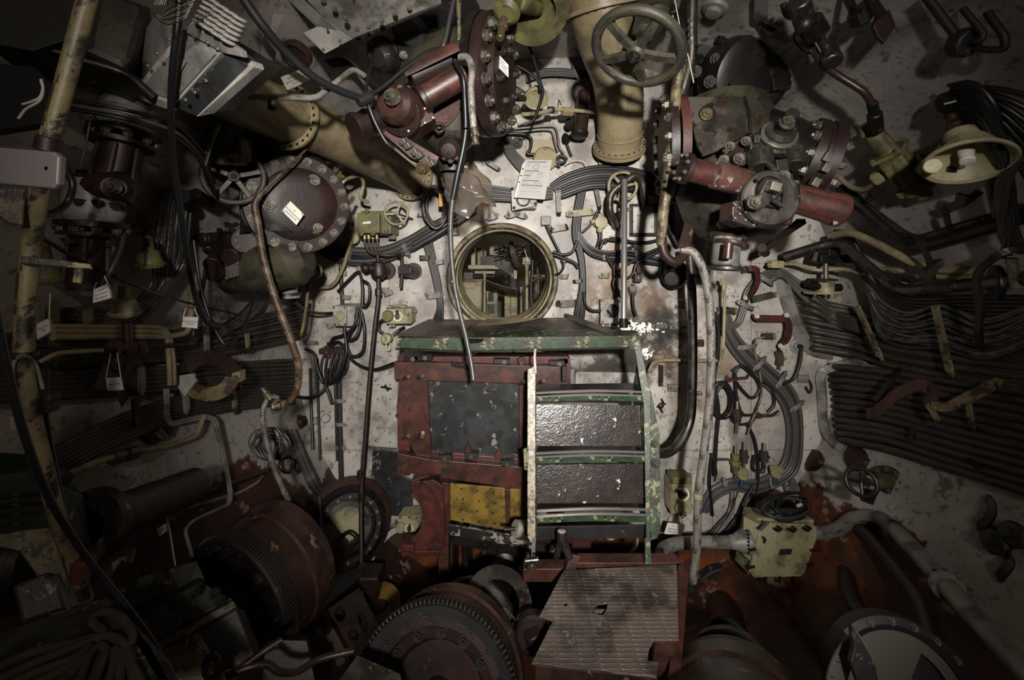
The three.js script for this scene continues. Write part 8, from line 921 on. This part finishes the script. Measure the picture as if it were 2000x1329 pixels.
{
  // white heater box with coils
  const t = thing('heater_box', 'white metal heater box with ceramic coils hanging at the upper left', 'heater', [340,200,1.3]), q = (x, y, d) => [x, y, d];
  part(t, 'main_panel', slab([q(352,62,1.22), q(434,104,1.2), q(340,206,1.3), q(262,178,1.34)],0.03), M.white); part(t, 'inset_panel', slab([q(356,76,1.215), q(422,107,1.2), q(339,196,1.288), q(276,176,1.325)],0.01), M.grey); part(t, 'inset_panel', slab([q(447,100,1.2), q(492,132,1.22), q(384,228,1.32), q(336,208,1.31)],0.05), M.panelGrey); part(t, 'side_strip', slab([q(496,130,1.21), q(518,140,1.24), q(420,222,1.34), q(386,232,1.32)],0.02), M.white); part(t, 'end_plate', slab([q(380,33,1.18), q(398,52,1.17), q(476,100,1.18), q(474,112,1.18), q(434,104,1.19), q(360,62,1.21)],0.02), M.grey); part(t, 'left_side', slab([q(304,26,1.3), q(362,60,1.23), q(268,176,1.35), q(262,120,1.4), q(240,130,1.42)],0.02), M.grey); part(t, 'foot_plate', slab([q(262,178,1.34), q(340,206,1.3), q(336,218,1.32), q(258,190,1.36)],0.02), M.white); part(t, 'back_body', slab([q(380,60,1.32), q(500,130,1.32), q(400,220,1.42), q(280,180,1.45)],0.12), M.oily);
  for (const [x, y] of [[378,70],[405,83],[424,95],[362,195],[330,76],[306,104],[288,128],[380,180],[402,158],[424,136]]) place(t, 'screw', domeHead, M.boltM, at(x, y, 1.17 + (y > 120 ? 0.08 : 0.02)), qz(V3(0,-0.3,1)), 0.006);
  part(t, 'lettering', slab([q(348,112,1.235), q(364,120,1.225), q(352,140,1.24), q(338,134,1.25)],0.001, { bevel: 0 }), print(64,80, (g, w, h) => { g.font = '34px sans-serif'; g.save(); g.translate(40,24); g.rotate(1.2); g.fillText('5', 0,0); g.restore(); g.font = '22px sans-serif'; g.save(); g.translate(22,54); g.rotate(1.9); g.fillText('от', 0,0); g.restore(); }, '#7b7771'));
  for (let r = 0; r < 4; r++) for (let i = 0; i < 6; i++) part(t, 'coil_turn', ring([392 + r * 18 + i * 4.5,46 - i * 9 + r * 12,1.17 + i * 0.012], V3(0.45,0.8,0.2), 0.016,0.0045,16,6), M.white);
  fan(7, 'thin wire looped above the white heater box', 'thin wires looped above the heater', 1.2,[M.cableBlack, M.olive], (i) => [[300 + i * 3,30 + i * 2,1.1],[330,48 - i * 5,1.08],[366 + i * 3,30 - i * 6,1.08],[350 + i * 8,-10,1.1],[310 + i * 4,-8,1.1],[296 + i * 5,10,1.1]], { rad: 6 });
  const tr = thing('ceiling_tray', 'beige riveted sheet tray under the deckhead at top centre left', 'tray', [700,60,1.95]); part(tr, 'sheet', slab([[560,-40,1.8],[860,-40,1.95],[862,6,2.05],[690,76,2.1],[640,44,2.0]],0.03), M.greyPipe); part(tr, 'lower_tongue', slab([[592,64,2.0],[640,42,2.0],[690,76,2.06],[634,106,2.06]],0.02), M.greyPipe); part(tr, 'left_strip', slab([[530,-30,1.85],[560,-30,1.85],[672,70,2.05],[640,76,2.04]],0.02), M.grey); part(tr, 'edge_angle', slab([[690,76,2.1],[862,6,2.05],[864,12,2.06],[690,84,2.11]],0.02), M.oily);
  for (const [x, y] of [[632,2],[654,18],[676,36],[697,56],[720,52],[746,40],[772,26],[800,16],[830,4]]) place(tr, 'bolt', hexBolt, M.boltM, at(x, y, 1.9 + (x - 620) * 0.0007), qz(V3(0,-0.6,0.8)), 0.011); for (const [x, y] of [[604,78],[632,97],[664,79],[640,58]]) place(tr, 'rivet', domeHead, M.boltM, at(x, y, 1.99), qz(V3(0,-0.6,0.8)), 0.007);
  cable('thick black hose slanting across under the beige tray to the upper middle valve', [[464,-20,1.5],[510,46,1.55],[560,104,1.65],[612,150,1.75],[660,176,1.85],[705,192,1.95]],8, M.rubber, { n: 50 }); cable('thick black cable rising from the hose joint to the actuator sleeve', [[704,196,1.95],[740,176,2.0],[790,136,2.05],[840,100,2.1],[870,96,2.15]],5, M.cableBlack); cable('black cable dropping from the hose joint over the red cylinder', [[716,188,1.98],[722,212,1.98],[736,246,2.0],[756,280,2.02],[770,290,2.04]],4.6, M.cableBlack); cable('thin black cable rising from the hose joint', [[712,190,1.97],[718,160,2.0],[724,130,2.05],[726,122,2.1]],3.4, M.cableBlack); one('hose_joint', 'dark taped joint where the black hoses meet', 'joint', rod([700,200,1.93],[724,188,1.97],0.026,10), M.rubber);
  const wp = thing('handle_pipe', 'pale bent tube rail crossing in front of the long beige duct', 'rail', [540,200,1.7]); part(wp, 'tube', tube([[440,212,1.5],[462,190,1.55],[560,190,1.7],[618,192,1.78],[636,178,1.85],[690,134,2.0],[712,148,2.05]],6, { bend: 18 }), M.greyPipe); part(wp, 'peg', rod([533,192,1.66],[532,216,1.66],0.016), M.cable);
  const rc = thing('round_cover', 'dark red round cover under the deckhead left of the beige tray', 'cover', [582,120,2.0]); part(rc, 'lid', lathe([[0.06,0],[0.062,0.03],[0.05,0.035],[0.045,0.02],[0,0.02]].map(([a, b]) => [a * 1.1, b]), [582,104,1.98], V3(-0.1,-0.8,0.6), 30), M.redDark); one('strap_plate', 'pale perforated strap hanging beside the dark red round cover', 'plate', slab([[534,26,1.75],[556,30,1.78],[536,72,1.8],[528,60,1.78]],0.01), M.grey); one('deck_strip', 'grey deckhead strip below the thick black hose', 'strip', slab([[518,70,1.8],[544,86,1.85],[536,120,1.9],[500,140,1.9]],0.02), M.grey);
  fan(6, 'dark cable on the deckhead right of the beige tray', 'dark cables right of the beige tray', 2.6,[M.cable, M.cableBlack], (i) => [[636 + i * 3,120 + i * 2,2.35],[670 + i * 3,116 + i * 3,2.45],[702 + i * 2,140 + i * 3,2.55],[740,170 + i * 3,2.65]]);
}
{
  // lower left machinery
  const g = thing('machine_casing', 'dark green machine casing with a flanged shaft at the lower left', 'machine', [90,1110,1.3]); part(g, 'upper_casing', slab([[-60,930,1.2],[60,918,1.3],[120,950,1.35],[164,970,1.38],[180,1066,1.38],[-60,1060,1.2]],0.25, { bevel: 0.02 }), M.machineGreen); part(g, 'top_cover', slab([[-60,880,1.3],[80,870,1.42],[140,940,1.42],[60,922,1.3],[-60,934,1.2]],0.1), M.machineGreen); const fa = dirOf([186,1026,1.42],[330,968,1.75]); part(g, 'flange', lathe([[0.06,-0.02],[0.115,-0.02],[0.118,0.02],[0.06,0.025]],[176,1030,1.42], fa, 32), M.steelDark); part(g, 'shaft_tube', lathe([[0.085,0.02],[0.085,0.08],[0.075,0.1],[0.075,0.5],[0,0.5]],[180,1029,1.42], fa, 28), M.redDark);
  for (let i = 0; i < 4; i++) part(g, 'ridge', strap([[-60,972 + i * 20,1.19],[110,966 + i * 18,1.33]],0.02,0.008), M.machineGreen);
  const c = thing('machine_stand', 'cream chipped machine frame with an arched opening at the lower left', 'machine', [70,1200,1.2]); part(c, 'frame', slab([[-60,1050,1.15],[96,1030,1.25],[128,1100,1.24],[140,1190,1.22],[100,1210,1.2],[70,1120,1.2],[40,1076,1.18],[-10,1066,1.16],[-60,1070,1.15]],0.08), M.machineCream); part(c, 'dark_drum', rod([-40,1110,1.3],[90,1090,1.36],0.14,28), M.oily); part(c, 'grey_cover', slab([[22,1146,1.16],[90,1120,1.2],[108,1124,1.2],[132,1190,1.18],[42,1220,1.14]],0.08, { bevel: 0.01 }), M.panelGrey);
  const tb = thing('machine_table', 'worn machine table top carrying the coiled rope at the lower left corner', 'table', [120,1300,1.0]); part(tb, 'top', slab([[-60,1262],[30,1226],[210,1166],[296,1262],[360,1380],[-60,1400]].map(([x, y]) => [x, y, 0.9 * F / (y - PY)]), 0.04), M.machine); part(tb, 'right_edge', slab([[210,1168],[222,1172],[330,1290],[390,1400],[350,1400]].map(([x, y]) => [x, y, 0.9 * F / (y - PY)]), 0.03), M.steelDark);
  const rp = thing('rope', 'thick brown rope looped on the machine table at the lower left corner', 'rope', [150,1320,0.95]); const zz = (x, y) => [x, y, 0.889 * F / (y - PY)]; for (const l of [[[-20,1310],[60,1276],[150,1254],[200,1240],[180,1210],[200,1196],[232,1204],[252,1226],[258,1254],[238,1276],[262,1310],[280,1345]],[[-20,1336],[80,1290],[160,1258],[200,1244],[232,1250],[250,1272],[256,1300],[262,1340]],[[180,1345],[200,1296],[206,1270],[194,1262],[178,1276],[160,1320],[150,1345]],[[-20,1356],[80,1310],[150,1284],[176,1262]],[[210,1345],[222,1300],[224,1268]],[[232,1345],[236,1310],[230,1272]],[[-20,1380],[60,1340],[140,1300],[170,1280]],[[100,1345],[140,1316],[166,1290]]]) part(rp, 'loop', tube(l.map(([x, y]) => zz(x, y)), 6.4, { n: 60, rm: 0.0085 }), M.rope);
  const m2 = thing('gearbox', 'ribbed dark gearbox between the rope table and the left drum', 'machine', [360,1250,1.4]); part(m2, 'top_plate', slab([[228,1140,1.5],[384,1098,1.6],[398,1128,1.56],[258,1188,1.46]],0.06), M.machine); part(m2, 'groove_strip', slab([[258,1192,1.44],[392,1128,1.56],[394,1140,1.54],[266,1206,1.43]],0.05), M.oily); part(m2, 'sloped_face', slab([[266,1206,1.42],[394,1140,1.53],[452,1170,1.5],[300,1256,1.38]],0.06), M.machine); part(m2, 'lower_lip', slab([[298,1258,1.38],[456,1174,1.5],[462,1186,1.49],[304,1276,1.37]],0.04), M.machineCream); part(m2, 'base_block', slab([[310,1280,1.4],[460,1190,1.5],[500,1290,1.44],[340,1340,1.36]],0.12), M.panelGrey); for (const [x, y] of [[340,1180],[380,1160],[420,1160],[320,1230],[370,1214],[430,1176]]) place(m2, 'bolt', hexBolt, M.oily, at(x, y, 1.43), qz(V3(0,0.8,0.6)), 0.014);
  const yb = thing('bearing_block', 'yellow chipped bearing block with a lifting eye at the bottom left', 'bearing', [390,1329,1.25]); part(yb, 'block', slab([[318,1288,1.24],[392,1246,1.32],[440,1320,1.28],[470,1400,1.25],[360,1400,1.2]],0.1, { bevel: 0.01 }), M.machineCream); part(yb, 'lifting_eye', ring([414,1304,1.2], V3(-0.3,0.2,0.9), 0.026,0.0095,28,10), M.oily); part(yb, 'eye_neck', rod([418,1328,1.22],[424,1350,1.24],0.014), M.oily);
  const cr = thing('crank_bar', 'rusty cranked bar running across in front of the left drum', 'bar', [560,1290,1.5]); part(cr, 'bar', tube([[440,1324,1.4],[480,1306,1.42],[522,1298,1.45],[544,1312,1.46],[580,1312,1.5],[620,1290,1.55],[690,1272,1.6]],6.5), M.drum); part(cr, 'handle', tube([[470,1306,1.42],[510,1276,1.46],[550,1250,1.5]],7), M.drum);
  one('base_plate', 'grey chipped machine base left of the centre drum at the bottom edge', 'base', slab([[650,1345,1.5],[694,1292,1.62],[780,1320,1.6],[800,1400,1.5],[650,1400,1.45]],0.08), M.machine); one('pedestal', 'dark red pedestal between the left and centre drums', 'pedestal', slab([[520,1250,1.75],[600,1250,1.8],[630,1400,1.7],[500,1400,1.65]],0.12), M.redDark);
  const lv = thing('lever', 'grey lever with a square socket head on the brown paint at the lower left', 'lever', [230,1130,1.55]); part(lv, 'arm', slab([[236,1072,1.58],[246,1080,1.58],[212,1130,1.54],[198,1122,1.54]],0.02), M.grey); part(lv, 'head', slab([[238,1070,1.56],[260,1076,1.56],[252,1102,1.55],[229,1092,1.55]],0.02, { holes: [[[240,1077],[252,1080],[244,1092],[236,1088]]] }), M.grey); one('paper_scrap', 'small grey square scrap beside the square-headed lever', 'scrap', slab([[254,1046,1.62],[263,1050,1.62],[258,1062,1.62],[248,1058,1.62]],0.004), M.grey);
  const pm = thing('bilge_pump', 'dark red valve foot with yellow casing where the long red rod ends', 'pump', [715,1200,2.9]); part(pm, 'red_body', [rod([706,1108,3.05],[714,1150,2.95],0.06,12), block(696,1130,738,1176,2.9,0.16,0.02)], M.redDark); part(pm, 'yellow_casing', lathe([[0.1,0],[0.16,0.02],[0.16,0.08],[0.08,0.1]],[735,1200,2.9], V3(0.1,1,0.3), 30), M.yellowPanel); part(pm, 'white_cap', block(694,1162,708,1174,2.86,0.03), M.whitePlastic); part(pm, 'spindle', rod([690,1186,2.6],[712,1222,2.4],0.02), M.redDark);
  const bb = thing('bilge_structure', 'dark steel bilge frames between the port and the centre drum', 'frame', [680,1200,2.9]); part(bb, 'cross_plate', slab([[606,1150,2.6],[700,1106,3.0],[712,1124,2.95],[640,1180,2.55]],0.06), M.oily); part(bb, 'web', slab([[640,1190,2.5],[700,1160,2.7],[760,1260,2.3],[690,1300,2.2]],0.04, { holes: [circle(664,1200,12,16,18), circle(690,1240,12,14,18)] }), M.brownHull); part(bb, 'half_round', lathe([[0.3,-0.04],[0.34,-0.04],[0.34,0.02],[0.3,0.02]],[800,1120,3.35], V3(0.3,0.5,0.8), 40), M.drum);
  const fs = thing('floor_flange', 'pale ring flange lying on the shaft behind the centre drum', 'flange', [972,1180,2.4]); part(fs, 'ring', lathe([[0.12,0],[0.19,0],[0.19,0.014],[0.12,0.014]],[972,1180,2.4], V3(0.1,0.9,0.5), 40), M.steelDark);
  one('pipe', 'thin bare wire bent down beside the centre drum', 'wire', tube([[992,1192,2.3],[1006,1212,2.25],[1018,1238,2.2]],1.5), M.boltM); const cp = thing('chain_pump', 'dark red clutch casting between drum and floor plate', 'clutch', [1040,1250,2.1]); part(cp, 'casting', [lathe(cylP(0.09,0.08), [1040,1225,2.2], V3(0,0.2,1), 20), rod([1010,1210,2.2],[1060,1200,2.2],0.02), rod([1038,1236,2.1],[1050,1270,2.1],0.04)], M.redDark);
}
scene.traverse((o) => { if (o.isMesh) { o.castShadow = true; o.receiveShadow = true; } });
renderer.render(scene, camera);
